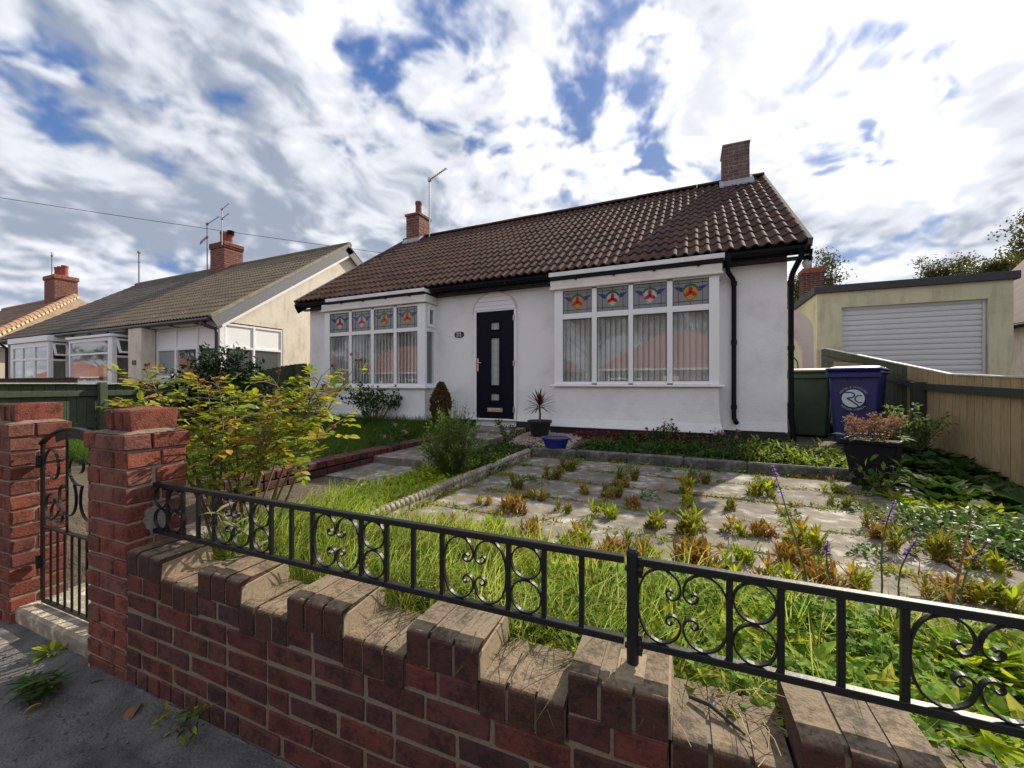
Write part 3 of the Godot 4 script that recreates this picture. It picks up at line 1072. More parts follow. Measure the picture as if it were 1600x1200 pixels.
func roof_of_bungalow(o: Node3D) -> void:
	var roof := group_part(o, "roof")
	var x0 := -8.45
	var x1 := 1.43
	var len := (RIDGE - EAVE).length()
	var rows := 14
	var cols := 33
	var gauge := (len - 0.03) / rows
	var tw := (x1 - x0) / cols
	var tm := tile_mesh()
	var mats := []
	var tones := [Color(0.088, 0.047, 0.036), Color(0.076, 0.042, 0.033), Color(0.098, 0.053, 0.040), Color(0.066, 0.040, 0.033), Color(0.090, 0.055, 0.045)]
	for k in 5:
		mats.append(mat("roof_tile_%d" % k, tones[k], 0.85, {"tx": T.roof_skin, "per": 0.9 + 0.1 * k, "off": Vector3(0.2, 0.1, 0.4) * k, "bump": T.grain, "deep": 0.12, "spec": 0.3}))
	var heap := {}
	for c in cols:
		for r in rows:
			var col := cols - 1 - c
			var xf := roof_frame(x0 + col * tw, EAVE, RIDGE, r * gauge)
			xf = xf * Transform3D(Basis(Vector3(0, 0, 1), rx(-0.006, 0.006)).scaled(Vector3(tw / 0.3, gauge / 0.345, 1.0)), Vector3(0, rx(-0.004, 0.004), rx(-0.002, 0.003)))
			xf.origin -= origin_of(o)
			var k := rng.randi() % 5
			if c * rows + r < 294:
				part(roof, "roof_tile", tm, mats[k], xf)
			else:
				if not heap.has(k):
					heap[k] = []
				heap[k].append(xf)
	for k in heap:
		many(roof, "far_roof_tile", tm, mats[k], heap[k])
	var mb := MB.new()
	# boarding below the tiles and the rear slope
	var s := roof_frame(0, EAVE, RIDGE, 0).basis
	mb.quad(Vector3(x0, EAVE.y - 0.02, EAVE.x - 0.04), Vector3(x1, EAVE.y - 0.02, EAVE.x - 0.04), Vector3(x1, RIDGE.y - 0.02, RIDGE.x), Vector3(x0, RIDGE.y - 0.02, RIDGE.x))
	mb.quad(Vector3(x1, 3.30, -14.5), Vector3(x0, 3.30, -14.5), Vector3(x0, RIDGE.y + 0.03, RIDGE.x), Vector3(x1, RIDGE.y + 0.03, RIDGE.x))
	wpart(roof, "roof_boarding", mb.mesh(), mats[3])
	# ridge tiles
	var n := 22
	for i in n:
		mb = MB.new()
		var L := (x1 - x0) / n
		var prof := []
		for k in 9:
			var a := PI * (0.08 + 0.84 * k / 8.0)
			prof.append(Vector3(0, sin(a) * 0.115, cos(a) * 0.125))
		for k in 8:
			var a: Vector3 = prof[k]
			var b: Vector3 = prof[k + 1]
			var na := a.normalized()
			var nb := b.normalized()
			mb.quad_n(a, a + Vector3(L - 0.006, 0, 0), b + Vector3(L - 0.006, 0, 0), b, na, na, nb, nb)
			mb.quad(Vector3(0, 0, 0), a, b, Vector3(0, 0, 0))
			mb.tri(Vector3(L - 0.006, 0, 0), b + Vector3(L - 0.006, 0, 0), a + Vector3(L - 0.006, 0, 0))
		var rt := part(roof, "ridge_tile", mb.mesh(), mats[rng.randi() % 5], Transform3D(Basis(), Vector3(x0 + L * i, RIDGE.y - 0.015 + rx(-0.004, 0.004), RIDGE.x) - origin_of(roof)))
	# verges: mortar edge, end units and black barge boards
	for side in [x0, x1]:
		mb = MB.new()
		var inn := 0.035 if side == x0 else -0.035
		for r in rows:
			var f := roof_frame(side, EAVE, RIDGE, r * gauge)
			mb.xf = f
			mb.bbox(Vector3(minf(0, inn) - 0.01, -0.005, -0.075 + 0.012), Vector3(maxf(0, inn) + 0.012, gauge + 0.02, 0.058), 0.008)
			mb.xf = f
		wpart(roof, "verge", mb.mesh(), mat("verge", Color(0.17, 0.17, 0.145), 0.9, {"tx": T.roof_skin, "per": 0.6}))
		mb = MB.new()
		mb.xf = roof_frame(side, EAVE, RIDGE, 0)
		mb.box(Vector3(-0.015, -0.05, -0.24), Vector3(0.015, len, -0.075))
		wpart(roof, "barge_board", mb.mesh(), black_paint())


func bay(o: Node3D, xs: Array, ys: Array, x0: float, x1: float, y0: float, y1: float, cy0: float, cy1: float, gold: Array, fx0: float, fx1: float, fy: float) -> void:
	var zf := -6.40
	var b := group_part(o, "bay_window")
	wpart(b, "window_frame", frame_grid(xs, ys, x0, x1, y0, y1, zf, 0.07), upvc())
	wpart(b, "gasket", bead_grid(xs, ys, zf - 0.028), mat("gasket", Color(0.02, 0.02, 0.02), 0.6))
	for k in xs.size():
		pane(b, xs[k][0], xs[k][1], ys[0][0], ys[0][1], zf - 0.03)
		pane(b, xs[k][0], xs[k][1], ys[1][0], ys[1][1], zf - 0.03)
		stained_panel(b, xs[k][0], xs[k][1], ys[1][0], ys[1][1], zf - 0.028, gold[k])
	var mb := MB.new()
	# side cheeks, lower wall with flared foot, lintel
	var wr := white_render()
	if x1 > -2.0:
		mb.box(Vector3(x1 - 0.06, 1.37, -6.772), Vector3(x1 - 0.002, y1, zf - 0.071))
	mb.box(Vector3(x0 + 0.002, 1.37, -6.772), Vector3(x0 + 0.06, y1, zf - 0.071))
	mb.box(Vector3(x0 + 0.01, 0.70, -6.772), Vector3(x1 - 0.005, y0 - 0.04, zf))
	wpart(b, "lower_wall", mb.mesh(), wr)
	mb = MB.new()
	var prof := [Vector2(0.0, 1.10), Vector2(0.006, 0.98), Vector2(0.020, 0.86), Vector2(0.062, 0.728)]
	for k in 3:
		var p: Vector2 = prof[k]
		var q: Vector2 = prof[k + 1]
		var e0 := 0.003 + p.x
		var e1 := 0.003 + q.x
		mb.quad(Vector3(x0 + 0.01 - e1, q.y, zf + e1), Vector3(x1 - 0.005 + e1, q.y, zf + e1), Vector3(x1 - 0.005 + e0, p.y, zf + e0), Vector3(x0 + 0.01 - e0, p.y, zf + e0))
		mb.quad(Vector3(x1 - 0.005 + e1, q.y, zf + e1), Vector3(x1 - 0.005 + e1, q.y, -6.76), Vector3(x1 - 0.005 + e0, p.y, -6.76), Vector3(x1 - 0.005 + e0, p.y, zf + e0))
		mb.quad(Vector3(x0 + 0.01 - e1, q.y, -6.76), Vector3(x0 + 0.01 - e1, q.y, zf + e1), Vector3(x0 + 0.01 - e0, p.y, zf + e0), Vector3(x0 + 0.01 - e0, p.y, -6.76))
	mb.box(Vector3(x0 - 0.05, 0.722, -6.75), Vector3(x1 + 0.055, 0.728, zf + 0.062))
	wpart(b, "flared_render", mb.mesh(), wr)
	mb = MB.new()
	mb.bbox(Vector3(x0 - 0.065, y0 - 0.035, -6.772), Vector3(x1 + 0.07, y0 - 0.002, zf + 0.06), 0.008)
	wpart(b, "sill", mb.mesh(), upvc())
	mb = MB.new()
	mb.bbox(Vector3(x0 - 0.06, cy0, -6.772), Vector3(x1 + 0.035, cy1, zf + 0.035), 0.008)
	mb.bbox(Vector3(x0 - 0.075, cy0 - 0.004, -6.77), Vector3(x1 + 0.05, cy0 + 0.03, zf + 0.05), 0.008)
	wpart(b, "cornice", mb.mesh(), mat("cream_paint", Color(0.72, 0.68, 0.62), 0.6, {"tx": T.render_wall, "per": 1.1}))
	mb = MB.new()
	mb.box(Vector3(fx0 + 0.012, cy1 + 0.004, -6.60), Vector3(fx1 - 0.012, fy - 0.012, zf + 0.055))
	wpart(b, "bay_roof", mb.mesh(), black_paint())
	mb = MB.new()
	for x in [fx0 + 0.45, fx0 + 1.05, fx0 + 1.65, fx0 + 2.25]:
		mb.bbox(Vector3(x - 0.02, cy1 - 0.02, zf + 0.036), Vector3(x + 0.02, cy1 + 0.03, zf + 0.062), 0.004)
	wpart(b, "fascia_clip", mb.mesh(), black_paint())
	mb = MB.new()
	mb.bbox(Vector3(fx0, fy - 0.068, zf + 0.056), Vector3(fx1, fy, zf + 0.075), 0.004)
	mb.bbox(Vector3(fx1 - 0.019, fy - 0.067, -6.766), Vector3(fx1 + 0.001, fy - 0.001, zf + 0.056), 0.004)
	mb.box(Vector3(fx0 + 0.01, fy - 0.011, -6.50), Vector3(fx1 - 0.019, fy - 0.004, zf + 0.056))
	wpart(b, "fascia", mb.mesh(), mat("fascia_white", Color(0.78, 0.78, 0.78), 0.45, {"tx": T.render_wall, "per": 0.9}))
	# vertical blind behind the glass
	var side := "left" if x0 < -4.0 else "right"
	var bl := thing("vertical_blind", "pale grey vertical blind hanging behind the glass of the %s bay window" % side, "blind", Vector3((x0 + x1) / 2, 1.42, zf - 0.17), 0.0, "vertical blinds in the bay windows")
	var slat := MB.new()
	for k in 4:
		var a := -0.0445 + 0.089 * k / 4.0
		var c := -0.0445 + 0.089 * (k + 1) / 4.0
		var za := 0.006 * (1.0 - (a / 0.0445) ** 2)
		var zc := 0.006 * (1.0 - (c / 0.0445) ** 2)
		slat.quad(Vector3(a, 0, za), Vector3(c, 0, zc), Vector3(c, 1.53, zc), Vector3(a, 1.53, za))
	var sm := slat.mesh()
	var fab := mat("blind_fabric", Color(0.50, 0.495, 0.475), 0.9, {"back": Color(0.1, 0.1, 0.1)})
	var n := int((x1 - x0 - 0.12) / 0.083)
	for k in n:
		var x := lerpf(x0 + 0.1, x1 - 0.1, k / float(n - 1)) - (x0 + x1) / 2
		part(bl, "slat", sm, fab, at(Vector3(x, 0, 0), deg_to_rad(-24.0) + rx(-0.12, 0.12)))
	mb = MB.new()
	mb.box(Vector3(x0 + 0.07, 1.535, -0.025) - Vector3((x0 + x1) / 2, 0, 0), Vector3(x1 - 0.07, 1.57, 0.025) - Vector3((x0 + x1) / 2, 0, 0))
	part(bl, "head_rail", mb.mesh(), upvc())


func front_door(o: Node3D) -> void:
	var d := group_part(o, "front_door")
	var mb := MB.new()
	mb.bbox(Vector3(-3.812, 0.745, -6.84), Vector3(-3.768, 2.80, -6.715), 0.006)
	mb.bbox(Vector3(-2.982, 0.745, -6.84), Vector3(-2.94, 2.80, -6.715), 0.006)
	mb.bbox(Vector3(-3.768, 2.778, -6.84), Vector3(-2.982, 2.80, -6.717), 0.006)
	mb.bbox(Vector3(-3.768, 0.745, -6.84), Vector3(-2.982, 0.775, -6.69), 0.006)
	wpart(d, "door_frame", mb.mesh(), upvc())
	var navy := mat("door_navy", Color(0.005, 0.006, 0.014), 0.4, {"spec": 0.22, "bump": T.grain, "deep": 0.02, "per": 0.3})
	# the leaf is built round its four openings
	mb = MB.new()
	var gx0 := -3.46
	var gx1 := -3.285
	var openings := [[1.112, 1.24], [1.396, 2.283], [2.434, 2.571]]
	mb.box(Vector3(-3.764, 0.780, -6.80), Vector3(gx0, 2.774, -6.735))
	mb.box(Vector3(gx1, 0.780, -6.80), Vector3(-2.986, 2.774, -6.735))
	var y := 0.780
	for e in openings:
		mb.box(Vector3(gx0, y, -6.80), Vector3(gx1, e[0], -6.735))
		y = e[1]
	mb.box(Vector3(gx0, y, -6.80), Vector3(gx1, 2.774, -6.735))
	wpart(d, "door_leaf", mb.mesh(), navy)
	for e in openings:
		mb = MB.new()
		var t := 0.028
		mb.bbox(Vector3(gx0 - t, e[0] - t, -6.737), Vector3(gx0 + 0.004, e[1] + t, -6.722), 0.006)
		mb.bbox(Vector3(gx1 - 0.004, e[0] - t, -6.737), Vector3(gx1 + t, e[1] + t, -6.722), 0.006)
		mb.bbox(Vector3(gx0 + 0.004, e[0] - t, -6.737), Vector3(gx1 - 0.004, e[0] + 0.004, -6.7225), 0.006)
		mb.bbox(Vector3(gx0 + 0.004, e[1] - 0.004, -6.737), Vector3(gx1 - 0.004, e[1] + t, -6.7225), 0.006)
		wpart(d, "glazing_frame", mb.mesh(), navy)
		mb = MB.new()
		mb.box(Vector3(gx0, e[0], -6.757), Vector3(gx1, e[1], -6.753))
		wpart(d, "door_pane", mb.mesh(), mat("obscured_glass", Color(0.42, 0.45, 0.43), 0.10, {"bump": T.relief, "deep": 0.35, "per": 0.25, "tx": T.speckle}))
		mb = MB.new()
		for q in [0.25, 0.75]:
			mb.box(Vector3(lerpf(gx0, gx1, q) - 0.003, e[0], -6.753), Vector3(lerpf(gx0, gx1, q) + 0.003, e[1], -6.750))
		var rows := int((e[1] - e[0]) / 0.17) + 1
		for k in range(1, rows + 1):
			var yy: float = lerpf(e[0], e[1], float(k) / (rows + 1))
			mb.box(Vector3(gx0, yy - 0.003, -6.752), Vector3(gx1, yy + 0.003, -6.749))
		wpart(d, "lead_line", mb.mesh(), mat("lead_pale", Color(0.25, 0.25, 0.24), 0.4))
	var chrome := mat("chrome", Color(0.60, 0.58, 0.56), 0.25, {"metal": 1.0})
	mb = MB.new()
	mb.bbox(Vector3(-3.534, 0.90, -6.737), Vector3(-3.214, 0.975, -6.722), 0.005)
	mb.bbox(Vector3(-3.51, 0.915, -6.722), Vector3(-3.238, 0.96, -6.716), 0.004)
	wpart(d, "letterbox", mb.mesh(), chrome)
	mb = MB.new()
	mb.bbox(Vector3(-3.752, 1.66, -6.737), Vector3(-3.722, 1.91, -6.722), 0.005)
	mb.tube([Vector3(-3.737, 1.82, -6.722), Vector3(-3.737, 1.82, -6.68), Vector3(-3.70, 1.82, -6.67), Vector3(-3.63, 1.815, -6.672)], 0.011, 8)
	mb.tube([Vector3(-3.737, 1.73, -6.724), Vector3(-3.737, 1.73, -6.714)], 0.009, 8)
	wpart(d, "handle", mb.mesh(), mat("rose_gold", Color(0.62, 0.40, 0.32), 0.25, {"metal": 1.0}))
	for yy in [2.58, 1.75, 0.90]:
		mb = MB.new()
		mb.bbox(Vector3(-3.005, yy, -6.737), Vector3(-2.955, yy + 0.095, -6.708), 0.006)
		mb.tube([Vector3(-2.982, yy - 0.004, -6.71), Vector3(-2.982, yy + 0.10, -6.71)], 0.011, 8)
		wpart(d, "hinge", mb.mesh(), mat("hinge_steel", Color(0.42, 0.41, 0.40), 0.35, {"metal": 0.9}))
	# boarded arch above the door
	var cx := -3.40
	var hw := 0.435
	var ys := [2.803, 2.885, 2.97, 3.055, 3.135]
	for k in 4:
		var a: float = ys[k] + 0.003
		var b: float = ys[k + 1] - 0.004
		var poly := PackedVector2Array()
		for i in 9:
			var yy := lerpf(a, b, i / 8.0)
			poly.append(Vector2(cx + hw * sqrt(maxf(0.0, 1.0 - ((yy - 2.80) / 0.337) ** 2)), yy))
		for i in 9:
			var yy := lerpf(b, a, i / 8.0)
			poly.append(Vector2(cx - hw * sqrt(maxf(0.0, 1.0 - ((yy - 2.80) / 0.337) ** 2)) - 0.0005, yy))
		mb = MB.new()
		mb.prism(poly, -6.775, -6.752)
		wpart(d, "arch_board", mb.mesh(), upvc())
	mb = MB.new()
	var pts := []
	for k in 25:
		var a := PI * k / 24.0
		pts.append(Vector3(cx + cos(a) * 0.447, 2.80 + sin(a) * 0.345, -6.757))
	mb.strip(pts, 0.03, 0.022, Vector3(0, 0, 1))
	mb.box(Vector3(-3.85, 2.801, -6.772), Vector3(-2.95, 2.822, -6.735))
	wpart(d, "arch_trim", mb.mesh(), mat("arch_trim", Color(0.52, 0.52, 0.54), 0.5))


# ---------------------------------------------------------------- the houses around

func slope_tiles(parent: Node3D, x0: float, x1: float, eave: Vector2, ridge: Vector2, rows: int, cols: int, tones: Array, key: String, singly: int, keep: Callable) -> void:
	# tiles from the right end of the slope to the left; the first "singly" of them each on its own
	var len := (ridge - eave).length()
	var gauge := len / rows
	var tw := (x1 - x0) / cols
	var tm := tile_mesh()
	var mats := []
	for k in tones.size():
		mats.append(mat("%s_%d" % [key, k], tones[k], 0.7, {"tx": T.roof_skin, "per": 1.3 + 0.1 * k, "bump": T.grain, "deep": 0.12}))
	var heap := {}
	var off := origin_of(parent)
	var count := 0
	for c in cols:
		for r in rows:
			var col := cols - 1 - c
			var x := x0 + col * tw
			if not keep.call(x + tw / 2, (r + 0.5) / rows):
				continue
			var xf := roof_frame(x, eave, ridge, r * gauge)
			xf = xf * Transform3D(Basis().scaled(Vector3(tw / 0.3, gauge / 0.345, 0.9)), Vector3(0, rx(-0.004, 0.004), rx(-0.002, 0.003)))
			xf.origin -= off
			var k := rng.randi() % mats.size()
			count += 1
			if count <= singly:
				part(parent, "roof_tile", tm, mats[k], xf)
			else:
				if not heap.has(k):
					heap[k] = []
				heap[k].append(xf)
	for k in heap:
		many(parent, "far_roof_tile", tm, mats[k], heap[k])


func side_prism(poly: Array, x0: float, x1: float) -> ArrayMesh:
	# outline in (z, y), given width from x0 to x1
	var mb := MB.new()
	mb.xf = Transform3D(Basis(Vector3(0, 0, 1), Vector3.UP, Vector3(-1, 0, 0)), Vector3.ZERO)
	mb.prism(PackedVector2Array(poly), -x1, -x0)
	return mb.mesh()


func left_pair() -> void:
	var o := thing("semi_detached_bungalow", "cream rendered pair of bungalows with long grey brown tiled roof behind the green fence", "house", Vector3(-19.1, 0.6, -11.2))
	var wall := mat("cream_render", Color(0.72, 0.65, 0.54), 0.92, {"tx": T.render_wall, "per": 2.3, "bump": T.relief, "deep": 0.4, "streaks": true})
	var X1 := -11.83
	var X0 := -26.4
	var E := Vector2(-6.5, 3.22)
	var R := Vector2(-11.2, 6.58)
	# gable end with the sun room window cut out
	var mb := MB.new()
	mb.box(Vector3(X1 - 0.25, 0.4, -15.6), Vector3(X1, 3.15, -8.66))
	mb.box(Vector3(X1 - 0.25, 0.4, -8.66), Vector3(X1, 1.75, -6.80))
	mb.box(Vector3(X0, 0.4, -15.6), Vector3(X0 + 0.25, 3.15, -6.80))
	mb.box(Vector3(X0 + 0.25, 0.4, -15.85), Vector3(X1 - 0.25, 3.15, -15.6))
	# front wall pieces between the openings
	for a in [[-26.4, -24.25], [-20.75, -19.25], [-16.45, -15.80]]:
		mb.box(Vector3(a[0] + (0.25 if a[0] < -26.0 else 0.0), 0.4, -7.02), Vector3(a[1], 3.15, -6.80))
	mb.box(Vector3(-24.25, 3.0, -7.02), Vector3(-20.75, 3.15, -6.80))
	mb.box(Vector3(-19.25, 2.9, -7.02), Vector3(-16.45, 3.15, -6.80))
	mb.box(Vector3(-15.05, 0.4, -7.02), Vector3(X1 - 0.25, 1.62, -6.80))
	mb.box(Vector3(-15.80, 0.4, -6.80), Vector3(-15.05, 3.15, -6.45))
	wpart(o, "wall", mb.mesh(), wall)
	wpart(o, "gable_wall", side_prism([Vector2(-15.6, 3.15), Vector2(-6.8, 3.15), Vector2(-6.8, 3.20), Vector2(-11.2, 6.44), Vector2(-15.6, 3.20)], X1 - 0.25, X1), wall)
	wpart(o, "gable_wall", side_prism([Vector2(-15.6, 3.15), Vector2(-6.8, 3.15), Vector2(-6.8, 3.20), Vector2(-11.2, 6.44), Vector2(-15.6, 3.20)], X0, X0 + 0.25), wall)
	mb = MB.new()
	mb.box(Vector3(X0 + 0.25, 3.0, -15.6), Vector3(X1 - 0.25, 3.05, -7.02))
	mb.box(Vector3(X0 + 0.25, 0.4, -15.6), Vector3(X1 - 0.25, 0.6, -7.02))
	mb.box(Vector3(X0 + 0.25, 0.6, -10.2), Vector3(X1 - 0.25, 3.0, -10.1))
	wpart(o, "inner_wall", mb.mesh(), M["inner_wall"])
	# roof: two colours of tile, one for each home
	var roof := group_part(o, "roof")
	slope_tiles(roof, -18.75, X1 + 0.18, E, R, 17, 23, [Color(0.165, 0.128, 0.080), Color(0.145, 0.112, 0.07), Color(0.182, 0.142, 0.09)], "olive_tile", 153, func(_x: float, _t: float) -> bool: return true)
	slope_tiles(roof, X0 - 0.15, -18.75, E, R, 17, 26, [Color(0.095, 0.080, 0.068), Color(0.083, 0.071, 0.061), Color(0.105, 0.089, 0.074)], "slate_grey_tile", 0, func(_x: float, _t: float) -> bool: return true)
	mb = MB.new()
	mb.quad(Vector3(X0 - 0.1, E.y - 0.02, E.x - 0.03), Vector3(X1 + 0.15, E.y - 0.02, E.x - 0.03), Vector3(X1 + 0.15, R.y - 0.02, R.x), Vector3(X0 - 0.1, R.y - 0.02, R.x))
	mb.quad(Vector3(X1 + 0.17, 3.2, -15.9), Vector3(X0 - 0.15, 3.2, -15.9), Vector3(X0 - 0.15, R.y, R.x), Vector3(X1 + 0.17, R.y, R.x))
	wpart(roof, "roof_boarding", mb.mesh(), M["slate_grey_tile_0"])
	mb = MB.new()
	mb.tube([Vector3(X0 - 0.15, R.y + 0.01, R.x), Vector3(X1 + 0.18, R.y + 0.01, R.x)], 0.11, 10)
	wpart(roof, "ridge", mb.mesh(), M["olive_tile_1"])
	# verge and weathered barge board of the near gable
	mb = MB.new()
	mb.xf = roof_frame(X1 + 0.19, E, R, 0)
	mb.bbox(Vector3(-0.14, -0.02, -0.03), Vector3(0.0, (R - E).length(), 0.055), 0.01)
	wpart(roof, "verge", mb.mesh(), mat("verge_buff", Color(0.30, 0.265, 0.19), 0.9, {"tx": T.roof_skin, "per": 0.7}))
	mb = MB.new()
	mb.xf = roof_frame(X1 + 0.15, E, R, 0)
	mb.box(Vector3(-0.02, -0.03, -0.30), Vector3(0.015, (R - E).length() + 0.05, -0.03))
	mb.xf = roof_frame(X1 + 0.15, Vector2(-15.9, E.y), R, 0)
	mb.box(Vector3(-0.02, -0.03, 0.03), Vector3(0.015, (R - E).length(), 0.30))
	wpart(roof, "barge_board", mb.mesh(), mat("worn_grey_paint", Color(0.17, 0.175, 0.19), 0.7, {"tx": T.speckle, "per": 0.8}))
	mb = MB.new()
	mb.xf = roof_frame(X1 + 0.12, E, R, 0)
	mb.box(Vector3(-0.02, 0.1, -0.37), Vector3(0.02, (R - E).length() - 0.1, -0.301))
	wpart(roof, "barge_trim", mb.mesh(), upvc())
	# eaves
	mb = MB.new()
	mb.tube([Vector3(X0 - 0.1, 3.15, -6.47), Vector3(X1 + 0.1, 3.15, -6.47)], 0.055, 8)
	for k in 12:
		var x := lerpf(X0, X1, (k + 0.5) / 12.0)
		mb.box(Vector3(x - 0.06, 3.06, -6.72), Vector3(x + 0.06, 3.11, -6.50))
	wpart(o, "gutter", mb.mesh(), mat("gutter_grey", Color(0.035, 0.036, 0.04), 0.45))
	mb = MB.new()
	mb.box(Vector3(X0, 3.08, -6.795), Vector3(X1, 3.13, -6.55))
	wpart(o, "soffit", mb.mesh(), mat("soffit_white", Color(0.62, 0.61, 0.58), 0.7))
	mb = MB.new()
	mb.tube([Vector3(X1 - 0.22, 3.12, -6.48), Vector3(X1 - 0.15, 3.0, -6.52), Vector3(X1 + 0.02, 2.92, -6.68), Vector3(X1 + 0.03, 2.8, -6.70), Vector3(X1 + 0.03, 0.6, -6.70)], 0.05, 10)
	wpart(o, "drainpipe", mb.mesh(), M["gutter_grey"])
	mb = MB.new()
	mb.tube([Vector3(-26.1, 3.1, -6.5), Vector3(-26.2, 2.9, -6.72), Vector3(-26.2, 0.6, -6.72)], 0.05, 8)
	wpart(o, "drainpipe", mb.mesh(), M["gutter_grey"])
	# sun room on the near corner: white panels over panes, at the side and at the front
	mb = MB.new()
	mb.bbox(Vector3(X1 - 0.15, 0.6, -6.93), Vector3(X1 - 0.01, 3.12, -6.79), 0.01)
	wpart(o, "corner_post", mb.mesh(), upvc())
	var side := group_part(o, "side_window")
	mb = MB.new()
	for z in [-6.97, -7.78, -8.66]:
		mb.bbox(Vector3(X1 - 0.08, 1.75, z), Vector3(X1 - 0.01, 3.12, z + 0.06), 0.006)
	for y in [1.75, 2.42, 3.06]:
		mb.box(Vector3(X1 - 0.079, y, -8.60), Vector3(X1 - 0.012, y + 0.055, -6.95))
	wpart(side, "window_frame", mb.mesh(), upvc())
	for z in [[-8.60, -7.78], [-7.72, -6.97]]:
		mb = MB.new()
		mb.box(Vector3(X1 - 0.06, 2.475, z[0]), Vector3(X1 - 0.04, 3.06, z[1]))
		wpart(side, "white_panel", mb.mesh(), upvc())
		mb = MB.new()
		mb.box(Vector3(X1 - 0.05, 1.805, z[0]), Vector3(X1 - 0.046, 2.42, z[1]))
		wpart(side, "pane", mb.mesh(), glass())
	var fr := group_part(o, "porch_window")
	mb = MB.new()
	for x in [-15.05, -14.06, -12.99, -12.10]:
		mb.bbox(Vector3(x, 0.62, -6.90), Vector3(x + 0.09, 3.08, -6.815), 0.006)
	for y in [[3.0, 3.08], [2.42, 2.52], [1.60, 1.68]]:
		mb.box(Vector3(-14.96, y[0], -6.897), Vector3(-12.10, y[1], -6.818))
	wpart(fr, "window_frame", mb.mesh(), upvc())
	for x in [[-14.96, -14.06], [-13.97, -12.99], [-12.90, -12.10]]:
		mb = MB.new()
		mb.box(Vector3(x[0], 2.52, -6.87), Vector3(x[1], 3.0, -6.85))
		wpart(fr, "white_panel", mb.mesh(), upvc())
		mb = MB.new()
		mb.box(Vector3(x[0], 1.68 if x[0] > -14.5 else 0.7, -6.86), Vector3(x[1], 2.42, -6.855))
		wpart(fr, "pane", mb.mesh(), glass() if x[0] > -14.5 else mat("frosted_pane", Color(0.30, 0.33, 0.34), 0.2))
	# two bays with open top vents
	for b in [[-19.3, -16.4, [[-19.2, -16.66]], [[1.52, 2.36], [2.42, 2.78]], 2.90], [-24.2, -20.85, [[-23.95, -23.2], [-23.07, -22.13], [-22.0, -20.98]], [[1.62, 2.28], [2.36, 2.76]], 2.95]]:
		var w := group_part(o, "bay_window")
		var bx0: float = b[0]
		var bx1: float = b[1]
		wpart(w, "window_frame", frame_grid(b[2], b[3], bx0, bx1, 1.35, b[4], -6.30, 0.07), upvc())
		for px in b[2]:
			for py in b[3]:
				pane(w, px[0], px[1], py[0], py[1], -6.33)
		mb = MB.new()
		mb.box(Vector3(bx0, 0.4, -6.80), Vector3(bx1, 1.35, -6.30))
		wpart(w, "lower_wall", mb.mesh(), wall)
		mb = MB.new()
		mb.bbox(Vector3(bx0 - 0.06, b[4], -6.80), Vector3(bx1 + 0.06, b[4] + (0.08 if bx0 > -20 else 0.2), -6.24), 0.008)
		mb.box(Vector3(bx1 - 0.06, 1.35, -6.42), Vector3(bx1 - 0.001, b[4], -6.372))
		mb.box(Vector3(bx1 - 0.06, 1.35, -6.80), Vector3(bx1 - 0.001, b[4], -6.75))
		mb.box(Vector3(bx1 - 0.06, 2.25, -6.75), Vector3(bx1 - 0.002, 2.32, -6.42))
		mb.box(Vector3(bx0 + 0.001, 1.35, -6.80), Vector3(bx0 + 0.05, b[4], -6.372))
		wpart(w, "bay_trim", mb.mesh(), upvc())
		mb = MB.new()
		mb.box(Vector3(bx1 - 0.03, 1.35, -6.75), Vector3(bx1 - 0.026, 2.25, -6.42))
		wpart(w, "side_pane", mb.mesh(), glass())
		# the vent stands open, hinged at its top
		mb = MB.new()
		mb.xf = Transform3D(Basis(Vector3(0, 0, 1), deg_to_rad(24.0)), Vector3(bx1 + 0.01, b[4] - 0.06, -6.585))
		for q in [[Vector3(-0.02, -0.06, -0.19), Vector3(0.02, 0.0, 0.19)], [Vector3(-0.02, -0.50, -0.19), Vector3(0.02, -0.44, 0.19)], [Vector3(-0.02, -0.44, -0.19), Vector3(0.02, -0.06, -0.13)], [Vector3(-0.02, -0.44, 0.13), Vector3(0.02, -0.06, 0.19)]]:
			mb.bbox(q[0], q[1], 0.005)
		wpart(w, "open_vent", mb.mesh(), upvc())
		mb = MB.new()
		mb.xf = Transform3D(Basis(Vector3(0, 0, 1), deg_to_rad(24.0)), Vector3(bx1 + 0.01, b[4] - 0.06, -6.585))
		mb.box(Vector3(-0.004, -0.44, -0.13), Vector3(0.0, -0.06, 0.13))
		wpart(w, "vent_pane", mb.mesh(), glass())
	# dark hanging slates above the bays, curtains and blinds
	mb = MB.new()
	mb.box(Vector3(-19.35, 2.99, -6.79), Vector3(-15.81, 3.075, -6.56))
	wpart(o, "slate_band", mb.mesh(), mat("slate_band", Color(0.02, 0.02, 0.025), 0.7))
	mb = MB.new()
	for k in 40:
		var x := -16.62 - k * 0.022
		mb.quad(Vector3(x, 1.4, -6.52 + 0.02 * sin(k * 1.7)), Vector3(x - 0.022, 1.4, -6.52 + 0.02 * sin((k + 1) * 1.7)), Vector3(x - 0.022, 2.8, -6.52 + 0.02 * sin((k + 1) * 1.7)), Vector3(x, 2.8, -6.52 + 0.02 * sin(k * 1.7)))
	wpart(o, "curtain", mb.mesh(), mat("curtain", Color(0.55, 0.55, 0.53), 0.9))
	# number plaque and vent grilles
	mb = MB.new()
	mb.bbox(Vector3(-15.55, 2.0, -6.452), Vector3(-15.33, 2.14, -6.43), 0.01)
	wpart(o, "number_plaque", mb.mesh(), mat("plaque_grey", Color(0.07, 0.07, 0.07), 0.5))
	mb = MB.new()
	mb.bbox(Vector3(X1, 2.62, -10.15), Vector3(X1 + 0.02, 2.98, -9.75), 0.006)
	wpart(o, "air_vent", mb.mesh(), mat("vent_buff", Color(0.62, 0.47, 0.30), 0.8))
